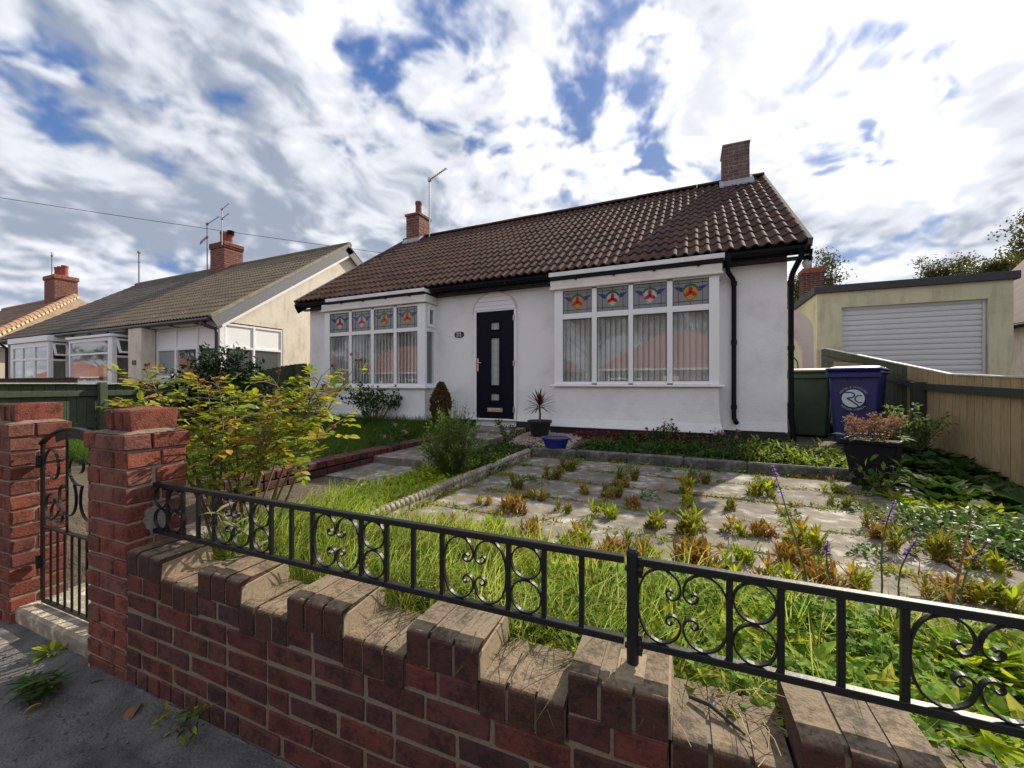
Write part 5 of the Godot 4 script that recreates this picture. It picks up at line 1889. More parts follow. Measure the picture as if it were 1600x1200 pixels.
func gate_and_railings() -> void:
	var ir := iron()
	var zr := -0.11
	var lo := 0.713
	var hi := 0.922
	var mid := (lo + hi) / 2.0
	var scroll := scroll_mesh()
	var circle := ring_mesh(0.0495, 0.012, 0.0048)
	var bar := MB.new()
	bar.bbox(Vector3(-0.0075, lo - 0.002, -0.0075), Vector3(0.0075, hi + 0.002, 0.0075), 0.0015)
	var bm := bar.mesh()
	var sets := [
		["left railing panel of black wrought iron scrolls between brick pillar and railing post", 0.005, 2.238, [[0.11, "o"], [0.227, ""], [0.341, ""], [0.455, "s"], [0.702, "o"], [0.821, ""], [0.937, ""], [1.053, "s"], [1.296, "o"], [1.412, ""], [1.527, ""], [1.643, "s"], [1.886, "o"], [2.003, ""], [2.118, ""]]],
		["right railing panel of black wrought iron scrolls running out of the picture at right", 2.275, 4.56, [[2.50, "o"], [2.612, ""], [2.732, ""], [2.848, "s"], [3.088, "o"], [3.206, ""], [3.322, ""], [3.438, "s"], [3.68, "o"], [3.797, ""], [3.915, ""], [4.03, "s"], [4.27, "o"], [4.39, ""], [4.5, ""]]],
	]
	for e in sets:
		var o := thing("iron_railing", e[0], "railing", WALL_AT, WALL_TURN, "wrought iron railing panels on the wall")
		for y in [[lo - 0.02, lo], [hi - 0.003, hi + 0.017]]:
			var mb := MB.new()
			mb.bbox(Vector3(e[1], y[0], zr - 0.011), Vector3(e[2], y[1], zr + 0.011), 0.002)
			part(o, "rail", mb.mesh(), ir)
		if e[1] > 2.0:
			part(o, "scroll", scroll, ir, Transform3D(Basis(), Vector3((2.275 + 2.50) / 2, mid, zr)))
		else:
			for s in [-1.0, 1.0]:
				part(o, "circle", circle, ir, Transform3D(Basis(), Vector3(0.058, mid + s * 0.0525, zr)))
		var list: Array = e[3]
		for i in list.size():
			var x: float = list[i][0]
			part(o, "bar", bm, ir, Transform3D(Basis(), Vector3(x, 0, zr)))
			if list[i][1] == "s" and i + 1 < list.size():
				part(o, "scroll", scroll, ir, Transform3D(Basis().scaled(Vector3((list[i + 1][0] - x) / 0.2385, 1, 1)), Vector3((x + list[i + 1][0]) / 2.0, mid, zr)))
			elif list[i][1] == "o" and i + 1 < list.size():
				for s in [-1.0, 1.0]:
					part(o, "circle", circle, ir, Transform3D(Basis().scaled(Vector3((list[i + 1][0] - x - 0.012) / 0.105, 1, 1)), Vector3((x + list[i + 1][0]) / 2.0, mid + s * 0.0525, zr)))
	var po := thing("railing_post", "black iron post with rounded top bolted between the two railing panels", "post", WALL_AT + Vector3(2.256, 0.641, zr - 0.077).rotated(Vector3.UP, 0.0) + Vector3(0, 0, 0), WALL_TURN)
	var mb := MB.new()
	mb.lathe([Vector2(0.0, 0.322), Vector2(0.010, 0.321), Vector2(0.0155, 0.313), Vector2(0.0165, 0.30), Vector2(0.0165, 0.0)], 14)
	part(po, "shaft", mb.mesh(), ir)
	mb = MB.new()
	for y in [0.265, 0.05]:
		mb.tube([Vector3(-0.02, y, 0.004), Vector3(0.028, y, 0.004)], 0.008, 6)
		mb.tube([Vector3(0.018, y, 0.004), Vector3(0.024, y, 0.004)], 0.013, 6)
	part(po, "bolt", mb.mesh(), ir)
	mb = MB.new()
	mb.box(Vector3(0.013, 0.245, -0.006), Vector3(0.026, 0.30, 0.008))
	mb.box(Vector3(0.013, 0.03, -0.006), Vector3(0.026, 0.085, 0.008))
	part(po, "bracket", mb.mesh(), ir)
	mb = MB.new()
	mb.bbox(Vector3(-0.04, -0.006, -0.05), Vector3(0.035, 0.003, 0.075), 0.003)
	part(po, "mortar_bed", mb.mesh(), M["mortar_pale"])
	# ---- the gate
	var ga := thing("garden_gate", "narrow black wrought iron garden gate with scrolls between the brick pillars", "gate", WALL_AT + Vector3(-1.152, 0, -0.112).rotated(Vector3.UP, WALL_TURN), WALL_TURN)
	var w := 0.79
	var top := 1.06
	mb = MB.new()
	mb.bbox(Vector3(0, 0.125, -0.005), Vector3(0.032, top, 0.007), 0.002)
	part(ga, "stile", mb.mesh(), ir)
	mb = MB.new()
	mb.bbox(Vector3(w - 0.032, 0.125, -0.005), Vector3(w, top, 0.007), 0.002)
	part(ga, "stile", mb.mesh(), ir)
	mb = MB.new()
	var pts := []
	for k in 21:
		var t := k / 20.0
		pts.append(Vector3(w * t, top + 0.11 * sin(PI * t) ** 0.8, 0))
	mb.strip(pts, 0.03, 0.008, Vector3(0, 0, 1))
	pts = []
	for k in 13:
		var t := 0.22 + 0.56 * k / 12.0
		pts.append(Vector3(w * t, top + 0.11 * sin(PI * t) ** 0.8 - 0.03, 0))
	mb.strip(pts, 0.008, 0.055, Vector3(0, 0, 1))
	part(ga, "arched_rail", mb.mesh(), ir)
	for y in [0.125, 0.565]:
		mb = MB.new()
		mb.bbox(Vector3(0.032, y, -0.012), Vector3(w - 0.032, y + 0.01, 0.014), 0.002)
		part(ga, "rail", mb.mesh(), ir)
	mb = MB.new()
	mb.tube([Vector3(0, 0, 0), Vector3(0, 0.43, 0)], 0.0065, 8)
	var gb := mb.mesh()
	for k in 8:
		part(ga, "bar", gb, ir, Transform3D(Basis(), Vector3(0.032 + (w - 0.064) * (k + 1) / 9.0, 0.135, 0)))
	mb = MB.new()
	mb.tube([Vector3(0, 0, 0), Vector3(0, 0.57, 0)], 0.0065, 8)
	var gl := mb.mesh()
	for x in [0.30, 0.55]:
		part(ga, "bar", gl, ir, Transform3D(Basis(), Vector3(x, 0.57, 0)))
	# S scrolls in the upper half
	var s_path := []
	for k in 26:
		var t := k / 25.0
		var a := lerpf(-2.6, 3.3, t)
		var r := 0.035 + 0.075 * t
		s_path.append(Vector2(cos(a) * r, sin(a) * r * 1.25))
	var sc := MB.new()
	var q := []
	for p in s_path:
		q.append(Vector3(p.x, p.y, 0))
	sc.strip(q, 0.012, 0.006, Vector3(0, 0, 1))
	var sm := sc.mesh()
	for e in [[0.135, 0.925, 0.0, 1.0], [0.12, 0.72, 2.6, 0.85], [0.285, 0.78, 3.6, 1.1], [0.20, 0.655, 0.8, 0.75], [0.705, 0.925, 0.0, -1.0], [0.73, 0.72, -2.6, -0.85], [0.565, 0.78, -3.6, -1.1], [0.65, 0.655, -0.8, -0.75], [0.425, 0.95, 1.57, 0.9]]:
		part(ga, "scroll", sm, ir, Transform3D(Basis(Vector3(0, 0, 1), e[2]) * Basis().scaled(Vector3(e[3], absf(e[3]), 1)), Vector3(e[0], e[1], 0)))
	for y in [0.33, 0.93]:
		mb = MB.new()
		mb.bbox(Vector3(-0.035, y, -0.012), Vector3(0.02, y + 0.05, 0.015), 0.004)
		mb.tube([Vector3(-0.012, y - 0.012, 0.01), Vector3(-0.012, y + 0.062, 0.01)], 0.012, 8)
		part(ga, "hinge", mb.mesh(), ir)


# ---------------------------------------------------------------- fences

func green_wood(k: int) -> StandardMaterial3D:
	var tones := [Color(0.055, 0.075, 0.042), Color(0.05, 0.068, 0.04), Color(0.062, 0.082, 0.046)]
	return mat("green_wood_%d" % k, tones[k], 0.85, {"tx": T.wood, "scale3": Vector3(3.0, 0.5, 3.0), "off": Vector3(0.3, 0.2, 0.1) * k, "bump": T.grain, "deep": 0.1})


func tan_wood(k: int) -> StandardMaterial3D:
	var tones := [Color(0.40, 0.30, 0.155), Color(0.36, 0.265, 0.14), Color(0.43, 0.325, 0.17), Color(0.38, 0.29, 0.16)]
	return mat("tan_wood_%d" % k, tones[k], 0.85, {"tx": T.wood, "scale3": Vector3(4.0, 0.45, 4.0), "off": Vector3(0.3, 0.27, 0.1) * k, "bump": T.grain, "deep": 0.1})


func fences() -> void:
	var o := thing("green_board_fence", "dark green board fence with pale sunlit top rail behind the rose, left of the garden", "fence", Vector3(-9.4, 0.45, -4.5))
	var z := -0.6
	var k := 0
	while z > -10.5:
		var t := 1.415 + 0.55 * smoothstep(-4.6, -7.6, z)
		var mb := MB.new()
		mb.bbox(Vector3(-9.41, 0.42, z - 0.118), Vector3(-9.388 + rx(0, 0.004), t + rx(-0.004, 0.004), z), 0.003)
		wpart(o, "board", mb.mesh(), green_wood(k % 3))
		z -= 0.122
		k += 1
	for r in [1.26, 0.72]:
		var mb := MB.new()
		mb.bbox(Vector3(-9.387, r - 0.045, -4.6), Vector3(-9.345, r + 0.045, -0.6), 0.004)
		wpart(o, "rail", mb.mesh(), green_wood(1))
		mb = MB.new()
		mb.hexa([Vector3(-9.387, r + 0.35, -10.4), Vector3(-9.345, r + 0.35, -10.4), Vector3(-9.345, r - 0.045, -4.6), Vector3(-9.387, r - 0.045, -4.6), Vector3(-9.387, r + 0.44, -10.4), Vector3(-9.345, r + 0.44, -10.4), Vector3(-9.345, r + 0.045, -4.6), Vector3(-9.387, r + 0.045, -4.6)])
		wpart(o, "rail", mb.mesh(), green_wood(1))
	var cap := MB.new()
	cap.bbox(Vector3(-9.435, 1.418, -4.6), Vector3(-9.33, 1.438, -0.6), 0.004)
	wpart(o, "top_rail", cap.mesh(), mat("weathered_wood", Color(0.40, 0.40, 0.34), 0.85, {"tx": T.wood, "per": 0.6}))
	for pz in [-1.6, -3.45, -5.3, -7.2]:
		var mb := MB.new()
		mb.bbox(Vector3(-9.344, 0.4, pz - 0.05), Vector3(-9.25, 1.45 + 0.5 * smoothstep(-4.6, -7.6, pz), pz + 0.05), 0.006)
		wpart(o, "post", mb.mesh(), green_wood(2))
	# a low dark fence in front of the neighbours' bays
	var n := thing("low_dark_fence", "low dark stained fence in front of the neighbouring bay windows", "fence", Vector3(-16.5, 0.5, -3.9))
	for i in 60:
		var mb := MB.new()
		mb.bbox(Vector3(-26.0 + i * 0.24, 0.4, -3.93), Vector3(-25.78 + i * 0.24, 1.53, -3.90), 0.004)
		wpart(n, "board", mb.mesh(), mat("dark_stain", Color(0.045, 0.03, 0.024), 0.8, {"tx": T.wood, "per": 0.8}))
	var mb2 := MB.new()
	mb2.box(Vector3(-26.0, 1.531, -3.95), Vector3(-11.6, 1.56, -3.88))
	wpart(n, "top_rail", mb2.mesh(), M["dark_stain"])
	# right boundary: pale boards near, green ones beyond the post
	var r := thing("board_fence", "fence of pale bare boards with dark green rail and post along the right side", "fence", Vector3(2.65, 0.5, -6.5))
	z = -1.3
	k = 0
	var top := func(q: float) -> float: return 1.475 + 0.04 * smoothstep(-5.0, -6.1, q) + (0.66 * clampf((-6.05 - q) / 4.5, 0, 1) if q < -6.05 else 0.0)
	var fx := func(q: float) -> float: return 2.62 - 0.012 * (-q - 5.0)
	while z > -10.7:
		var m: MB = MB.new()
		var x: float = fx.call(z)
		var t: float = top.call(z)
		var t2: float = top.call(z - 0.122)
		m.hexa([Vector3(x, 0.35, z - 0.122), Vector3(x + 0.022, 0.35, z - 0.122), Vector3(x + 0.022 + rx(0, 0.004), 0.35, z), Vector3(x + rx(-0.004, 0.003), 0.35, z), Vector3(x, t2, z - 0.122), Vector3(x + 0.022, t2, z - 0.122), Vector3(x + 0.022, t, z), Vector3(x, t, z)])
		wpart(r, "board", m.mesh(), tan_wood(rng.randi() % 4) if z > -6.95 else green_wood(rng.randi() % 3))
		z -= 0.125
	# capping, following the top
	z = -1.3
	mb2 = MB.new()
	while z > -10.6:
		var za := z
		var zb := z - 0.4
		var ta: float = top.call(za)
		var tb: float = top.call(zb)
		var xa: float = fx.call(za)
		mb2.hexa([Vector3(xa - 0.012, tb + 0.001, zb), Vector3(xa + 0.034, tb + 0.001, zb), Vector3(xa + 0.034, ta + 0.001, za), Vector3(xa - 0.012, ta + 0.001, za), Vector3(xa - 0.012, tb + 0.016, zb), Vector3(xa + 0.034, tb + 0.016, zb), Vector3(xa + 0.034, ta + 0.016, za), Vector3(xa - 0.012, ta + 0.016, za)])
		z -= 0.4
	wpart(r, "capping", mb2.mesh(), mat("pale_capping", Color(0.66, 0.64, 0.58), 0.8, {"tx": T.wood, "per": 0.6}))
	mb2 = MB.new()
	var rail := func(za: float, ya: float, zb: float, yb: float) -> void:
		var xa: float = fx.call(za) - 0.05
		var xb: float = fx.call(zb) - 0.05
		mb2.hexa([Vector3(xb, yb - 0.035, zb), Vector3(xb + 0.046, yb - 0.035, zb), Vector3(xa + 0.046, ya - 0.035, za), Vector3(xa, ya - 0.035, za), Vector3(xb, yb + 0.04, zb), Vector3(xb + 0.046, yb + 0.04, zb), Vector3(xa + 0.046, ya + 0.04, za), Vector3(xa, ya + 0.04, za)])
	rail.call(-1.3, 1.22, -6.55, 1.385)
	rail.call(-6.65, 1.385, -10.6, 2.0)
	wpart(r, "rail", mb2.mesh(), mat("dark_green_paint", Color(0.030, 0.038, 0.034), 0.7, {"tx": T.wood, "per": 0.6}))
	for pz in [-1.5, -3.4, -6.6, -9.0]:
		mb2 = MB.new()
		var x: float = fx.call(pz)
		mb2.bbox(Vector3(x - 0.125, 0.35, pz - 0.05), Vector3(x - 0.012, (1.445 if pz > -7 else 1.8), pz + 0.05), 0.005)
		wpart(r, "post", mb2.mesh(), M["dark_green_paint"])


# ---------------------------------------------------------------- path, patio, edgings

func concrete(k: int) -> StandardMaterial3D:
	var tones := [Color(0.37, 0.345, 0.305), Color(0.335, 0.315, 0.28), Color(0.41, 0.38, 0.335), Color(0.31, 0.29, 0.26)]
	return mat("concrete_%d" % k, tones[k], 0.93, {"tx": T.slab, "scale3": Vector3(0.55 + 0.04 * k, 0.6, 0.62 + 0.05 * k), "off": Vector3(0.37, 0.1, 0.53) * k, "bump": T.relief, "deep": 0.5})


func paths() -> void:
	var st := Node3D.new()
	st.name = "patio"
	add_child(st)
	tag(st, "", "", "", "structure")
	var s := 0.61
	for i in 7:
		for j in 5:
			var x := -1.86 + i * s
			var z := -4.80 + j * s * 0.92
			var mb := MB.new()
			mb.bbox(Vector3(x + 0.005, 0.40, z + 0.005), Vector3(x + s - 0.005, 0.5, z + s * 0.92 - 0.005), 0.007, 0.004, rng)
			var c := Vector3(x + s / 2, 0.5, z + s / 2)
			var p := part(st, "paving_slab", mb.mesh(), concrete(rng.randi() % 4))
			var b := Basis.from_euler(Vector3(rx(-0.007, 0.007), 0, rx(-0.007, 0.007)))
			p.transform = Transform3D(b, c - b * c + Vector3(0, rx(-0.005, 0.004), 0))
	var mb3 := MB.new()
	mb3.box(Vector3(-1.86, 0.30, -4.80), Vector3(2.41, 0.490, -1.99))
	part(st, "bedding", mb3.mesh(), M["soil"])
	# path to the door, rising in shallow steps
	var pa := Node3D.new()
	pa.name = "path"
	add_child(pa)
	tag(pa, "", "", "", "structure")
	for e in [[-1.35, -2.35, 0.17, 0.36], [-2.37, -3.10, 0.40, 0.42], [-3.12, -3.84, 0.445, 0.45], [-3.84, -4.56, 0.53, 0.53], [-4.58, -5.24, 0.535, 0.535], [-5.24, -5.95, 0.60, 0.60], [-5.97, -6.66, 0.64, 0.64]]:
		for h in 2:
			var mb := MB.new()
			var x0 := -3.60 + h * 0.44
			mb.hexa([Vector3(x0, 0.05, e[1]), Vector3(x0 + 0.435, 0.05, e[1]), Vector3(x0 + 0.435, 0.05, e[0]), Vector3(x0, 0.05, e[0]), Vector3(x0, e[3], e[1]), Vector3(x0 + 0.435, e[3], e[1]), Vector3(x0 + 0.435, e[2], e[0]), Vector3(x0, e[2], e[0])])
			part(pa, "paving_slab", mb.mesh(), concrete(rng.randi() % 4))
	var th := Node3D.new()
	th.name = "gate_step"
	add_child(th)
	th.position = WALL_AT
	th.rotation.y = WALL_TURN
	tag(th, "", "", "", "structure")
	var mt := MB.new()
	mt.bbox(Vector3(-1.25, -0.05, -0.40), Vector3(-0.35, 0.112, -0.02), 0.015, 0.004, rng)
	part(th, "threshold", mt.mesh(), mat("threshold", Color(0.62, 0.57, 0.48), 0.93, {"tx": T.slab, "per": 0.9, "bump": T.grain, "deep": 0.3}))
	mt = MB.new()
	mt.bbox(Vector3(-1.30, -0.05, -1.2), Vector3(-0.30, 0.10, -0.42), 0.015)
	part(th, "step", mt.mesh(), concrete(0))
	mt = MB.new()
	mt.bbox(Vector3(-2.6, -0.05, 0.012), Vector3(-0.95, 0.024, 0.34), 0.008)
	part(th, "painted_sun_patch", mt.mesh(), mat("painted_sun_patch", Color(0.52, 0.48, 0.42), 0.93, {"tx": T.slab, "per": 1.1}))  # raised pale patch whose colour stands for sunlit pavement before the gate
	# brick edging on the left of the path
	var be := thing("brick_edging", "low red brick edging on the left of the path to the front door", "edging", Vector3(-3.7, 0.4, -4.0))
	var list := []
	var z := -2.1
	while z > -6.2:
		for c in 3:
			var y := 0.39 + c * 0.082
			if c == 2:
				for q in 2:
					list.append([Vector3(-3.715, y + 0.004, z - 0.058 - q * 0.117), Vector3(0.215, 0.072, 0.106), 0.0])
			else:
				list.append([Vector3(-3.66, y, z - 0.117 - (0.117 if c == 1 else 0.0)), Vector3(0.224, 0.072, 0.105), PI / 2])
		z -= 0.235
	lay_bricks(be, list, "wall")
	# rope topped edging between bed and patio
	var ro := thing("rope_edging", "grey rope twist edging stones between the weedy bed and the patio", "edging", Vector3(-1.93, 0.45, -3.3))
	var unit := MB.new()
	unit.bbox(Vector3(-0.022, -0.08, -0.298), Vector3(0.022, 0.065, 0.298), 0.006)
	for k in 12:
		unit.xf = Transform3D(Basis(Vector3.RIGHT, 0.75) * Basis(Vector3.UP, 0.35), Vector3(0, 0.072, -0.275 + k * 0.05))
		unit.lathe([Vector2(0.0, -0.038), Vector2(0.022, -0.03), Vector2(0.032, -0.01), Vector2(0.033, 0.01), Vector2(0.022, 0.03), Vector2(0.0, 0.038)], 8)
	var um := unit.mesh()
	for k in 5:
		part(ro, "edging_stone", um, mat("edging_grey", Color(0.62, 0.58, 0.52), 0.92, {"tx": T.slab, "per": 0.8}), Transform3D(Basis(Vector3.UP, rx(-0.02, 0.02)), Vector3(-1.93, 0.485 + rx(-0.006, 0.006), -4.52 + k * 0.605) - origin_of(ro)))
	# dark kerb stones at the back of the patio
	var ke := thing("kerb_edging", "dark grey concrete kerb stones along the back of the patio", "edging", Vector3(-0.3, 0.45, -4.86))
	var ku := MB.new()
	ku.bbox(Vector3(-0.302, -0.1, -0.03), Vector3(0.302, 0.10, 0.03), 0.018)
	var km := ku.mesh()
	for k in 6:
		part(ke, "kerb_stone", km, mat("kerb_dark", Color(0.21, 0.21, 0.215), 0.9, {"tx": T.slab, "per": 0.9}), Transform3D(Basis(Vector3.UP, rx(-0.015, 0.015)), Vector3(-1.62 + k * 0.61, 0.51 + rx(-0.006, 0.006), -4.87) - origin_of(ke)))


# ---------------------------------------------------------------- bins, pots

func tapered(w0: float, d0: float, w1: float, d1: float, h: float, r: float) -> ArrayMesh:
	# a body with rounded corners, wider at the top
	var mb := MB.new()
	var rings := []
	for e in [[0.0, w0, d0], [h, w1, d1]]:
		var ring := []
		for q in 4:
			for k in 4:
				var a := PI / 2 * q + PI / 2 * k / 3.0
				var sx := 1.0 if q == 0 or q == 3 else -1.0
				var sz := 1.0 if q < 2 else -1.0
				ring.append([Vector3(sx * (e[1] / 2 - r) + cos(a) * r, e[0], sz * (e[2] / 2 - r) + sin(a) * r), Vector3(cos(a), 0, sin(a))])
		rings.append(ring)
	for k in 16:
		var a = rings[0][k]
		var b = rings[0][(k + 1) % 16]
		var c = rings[1][(k + 1) % 16]
		var d = rings[1][k]
		mb.quad_n(b[0], a[0], d[0], c[0], b[1], a[1], d[1], c[1])
	for w in 2:
		var p := []
		for k in 16:
			p.append(rings[w][k][0])
		mb.face(p, Vector3(0, h / 2, 0))
	return mb.mesh()


func wheelie_bin(label: String, pos: Vector3, turn: float, body: Material, lid: Material) -> Node3D:
	var o := thing("wheelie_bin", label, "bin", pos, turn, "wheelie bins beside the house")
	part(o, "body", tapered(0.44, 0.50, 0.545, 0.66, 0.96, 0.05), body, Transform3D(Basis(), Vector3(0, 0.04, 0)))
	var mb := MB.new()
	mb.bbox(Vector3(-0.29, 0.945, -0.34), Vector3(0.29, 0.995, 0.35), 0.02)
	mb.bbox(Vector3(-0.28, 0.90, 0.33), Vector3(0.28, 0.975, 0.362), 0.012)
	for x in [-0.22, -0.07, 0.07, 0.22]:
		mb.box(Vector3(x - 0.006, 0.87, 0.31), Vector3(x + 0.006, 0.93, 0.345))
	part(o, "rim", mb.mesh(), body)
	mb = MB.new()
	mb.bbox(Vector3(-0.292, 0.998, -0.36), Vector3(0.292, 1.035, 0.375), 0.016)
	mb.hexa([Vector3(-0.27, 1.034, -0.34), Vector3(0.27, 1.034, -0.34), Vector3(0.27, 1.034, 0.34), Vector3(-0.27, 1.034, 0.34), Vector3(-0.2, 1.075, -0.26), Vector3(0.2, 1.075, -0.26), Vector3(0.2, 1.06, 0.24), Vector3(-0.2, 1.06, 0.24)])
	mb.tube([Vector3(-0.25, 1.03, -0.39), Vector3(0.25, 1.03, -0.39)], 0.02, 8)
	for x in [-0.2, 0.2]:
		mb.bbox(Vector3(x - 0.03, 0.99, -0.41), Vector3(x + 0.03, 1.05, -0.34), 0.01)
	part(o, "lid", mb.mesh(), lid)
	for x in [-0.25, 0.25]:
		mb = MB.new()
		mb.xf = Transform3D(Basis(Vector3(0, 0, 1), PI / 2), Vector3(x, 0.1, -0.28))
		mb.lathe([Vector2(0.0, -0.03), Vector2(0.05, -0.03), Vector2(0.09, -0.028), Vector2(0.1, -0.015), Vector2(0.1, 0.015), Vector2(0.09, 0.028), Vector2(0.05, 0.03), Vector2(0.0, 0.03)], 18)
		part(o, "wheel", mb.mesh(), mat("tyre", Color(0.015, 0.015, 0.015), 0.8))
	return o


func bins_and_pots() -> void:
	var navy := mat("bin_blue", Color(0.010, 0.018, 0.125), 0.42, {"tx": T.speckle, "per": 1.4})
	var navy_lid := mat("bin_blue_lid", Color(0.014, 0.024, 0.15), 0.38)
	var grn := mat("bin_green", Color(0.032, 0.075, 0.038), 0.5, {"tx": T.speckle, "per": 1.4})
	var b := wheelie_bin("dark blue wheelie bin with a round white emblem on its front", Vector3(2.06, 0.60, -7.0), -0.42, navy, navy_lid)
	wheelie_bin("green wheelie bin behind the blue one, against the house corner", Vector3(1.70, 0.60, -7.75), -0.30, grn, mat("bin_brown_lid", Color(0.20, 0.13, 0.09), 0.55))
	# the emblem: a white disc with two dark strokes and a ring of letters
	var white := mat("emblem_white", Color(0.52, 0.60, 0.62), 0.6)
	var em := group_part(b, "emblem")
	em.transform = Transform3D(Basis(Vector3.RIGHT, -0.083), Vector3(0, 0.63, 0.333))
	var mb := MB.new()
	var disc := PackedVector2Array()
	for k in 40:
		disc.append(Vector2(cos(TAU * k / 40.0), sin(TAU * k / 40.0)) * 0.118)
	mb.prism(disc, 0.0, 0.002)
	part(em, "disc", mb.mesh(), white)
	mb = MB.new()
	var stroke := func(p: Array, t: float) -> void:
		var q := []
		for e in smooth_path(p, 5):
			q.append(Vector3(e.x * 0.118, e.y * 0.118, 0.0022))
		mb.strip(q, 0.003, t, Vector3(0, 0, 1))
	stroke.call([Vector2(-0.92, 0.62), Vector2(-0.6, 0.66), Vector2(-0.2, 0.66), Vector2(0.05, 0.52), Vector2(0.10, 0.30), Vector2(-0.05, 0.12), Vector2(-0.32, 0.04), Vector2(-0.56, 0.0)], 0.017)
	stroke.call([Vector2(-0.52, 0.0), Vector2(-0.2, -0.24), Vector2(0.15, -0.52), Vector2(0.42, -0.78), Vector2(0.50, -0.98)], 0.019)
	stroke.call([Vector2(0.74, 0.30), Vector2(0.52, 0.34), Vector2(0.28, 0.22), Vector2(0.17, -0.02), Vector2(0.26, -0.28), Vector2(0.50, -0.44), Vector2(0.80, -0.46)], 0.015)
	part(em, "strokes", mb.mesh(), navy)
	for e in [["REDCAR & CLEVELAND", 0.150, 1.0], ["BOROUGH COUNCIL", 0.150, -1.0]]:
		var s: String = e[0]
		var st := SurfaceTool.new()
		st.begin(Mesh.PRIMITIVE_TRIANGLES)
		for i in s.length():
			if s[i] == " ":
				continue
			var span := 2.25 if e[2] > 0 else 1.85
			var a: float = (PI / 2 + span / 2 - span * (i + 0.5) / s.length()) if e[2] > 0 else (-PI / 2 - span / 2 + span * (i + 0.5) / s.length())
			var tm := text_mesh(s[i], 0.026, 0.002, "Droid Sans")
			st.append_from(tm, 0, Transform3D(Basis(Vector3(0, 0, 1), a - PI / 2 if e[2] > 0 else a + PI / 2), Vector3(cos(a) * e[1], sin(a) * e[1], 0.001)))
		part(em, "ring_lettering", st.commit(), mat("emblem_dim", Color(0.26, 0.29, 0.33), 0.6))
	# things leaning in the side passage
	var pl := thing("timber_offcut", "pale plank end resting over the fence above the bins", "plank", Vector3(2.5, 1.72, -8.6), -0.3)
	mb = MB.new()
	mb.bbox(Vector3(-0.30, -0.05, -0.03), Vector3(0.14, 0.05, 0.02), 0.004)
	part(pl, "plank", mb.mesh(), tan_wood(2), Transform3D(Basis(Vector3(0, 0, 1), -0.14), Vector3.ZERO))
	# ---- pots
	pot("plant_pot", "black plant pot at the right of the front door holding a spiky red plant", Vector3(-2.20, 0.62, -5.95), 0.185, 0.23, Color(0.012, 0.012, 0.014))
	pot("plant_pot", "dark pot left of the front door holding a browning dwarf conifer", Vector3(-4.28, 0.62, -6.30), 0.20, 0.16, Color(0.016, 0.015, 0.014))
	pot("blue_bowl", "glazed blue bowl standing on the gravel in front of the door", Vector3(-1.62, 0.59, -4.98), 0.175, 0.145, Color(0.012, 0.02, 0.20), 0.22)
	# square tapered planter
	var o := thing("square_planter", "large black square planter with dried flowers at the patio corner", "planter", Vector3(1.50, 0.49, -4.72), -0.45)
	o.scale = Vector3(0.86, 0.95, 0.86)
	part(o, "body", tapered(0.30, 0.30, 0.44, 0.44, 0.43, 0.03), black_paint(), Transform3D(Basis(), Vector3(0, 0.0, 0)))
	mb = MB.new()
	for s in [[Vector3(-0.235, 0.41, -0.235), Vector3(0.235, 0.45, -0.205)], [Vector3(-0.235, 0.41, 0.205), Vector3(0.235, 0.45, 0.235)], [Vector3(-0.235, 0.41, -0.204), Vector3(-0.205, 0.45, 0.204)], [Vector3(0.205, 0.41, -0.204), Vector3(0.235, 0.45, 0.204)]]:
		mb.bbox(s[0], s[1], 0.008)
	part(o, "rim", mb.mesh(), black_paint())
	mb = MB.new()
	mb.box(Vector3(-0.2, 0.40, -0.2), Vector3(0.2, 0.435, 0.2))
	part(o, "soil", mb.mesh(), M["soil"])


func pot(called: String, label: String, pos: Vector3, r: float, h: float, c: Color, rough := 0.4) -> void:
	var o := thing(called, label, "pot", pos)
	var mb := MB.new()
	mb.lathe([Vector2(0.0, 0.0), Vector2(r * 0.72, 0.0), Vector2(r * 0.96, h * 0.82), Vector2(r * 1.05, h * 0.83), Vector2(r * 1.06, h), Vector2(r * 0.94, h), Vector2(r * 0.90, h * 0.85)], 24)
	part(o, "bowl", mb.mesh(), mat("pot_%.3f" % c.b, c, rough))
	mb = MB.new()
	mb.lathe([Vector2(r * 0.91, h * 0.88), Vector2(0.0, h * 0.90)], 20)
	part(o, "soil", mb.mesh(), M["soil"])


# ---------------------------------------------------------------- aerials, wires

func aerial(label: String, foot: Vector3, mast: float, booms: Array, c: Color) -> void:
	# booms: [height, length, turn, number of rods, rod half length]
	var o := thing("tv_aerial", label, "aerial", foot)
	var m := mat("aerial_%.2f" % c.r, c, 0.45, {"metal": 0.6})
	var mb := MB.new()
	mb.tube([Vector3.ZERO, Vector3(0, mast, 0)], 0.022, 8)
	part(o, "mast", mb.mesh(), m)
	for b in booms:
		var bx := group_part(o, "boom")
		bx.transform = Transform3D(Basis(Vector3.UP, b[2]), Vector3(0, b[0], 0))
		mb = MB.new()
		mb.tube([Vector3(-0.08, 0, 0), Vector3(b[1], 0, 0)], 0.017, 6)
		part(bx, "bar", mb.mesh(), m)
		for k in b[3]:
			var x: float = 0.12 + (b[1] - 0.14) * k / maxf(b[3] - 1, 1)
			mb = MB.new()
			if b.size() > 5:
				mb.tube([Vector3(x - 0.03, -b[4], 0), Vector3(x, 0, 0), Vector3(x - 0.03, b[4], 0)], 0.009, 5)
			else:
				mb.tube([Vector3(x, 0, -b[4]), Vector3(x, 0, b[4])], 0.009, 5)
			part(bx, "rod", mb.mesh(), m)
		mb = MB.new()
		mb.bbox(Vector3(-0.05, -0.05, -0.04), Vector3(0.07, 0.05, 0.04), 0.01)
		part(bx, "junction", mb.mesh(), m)


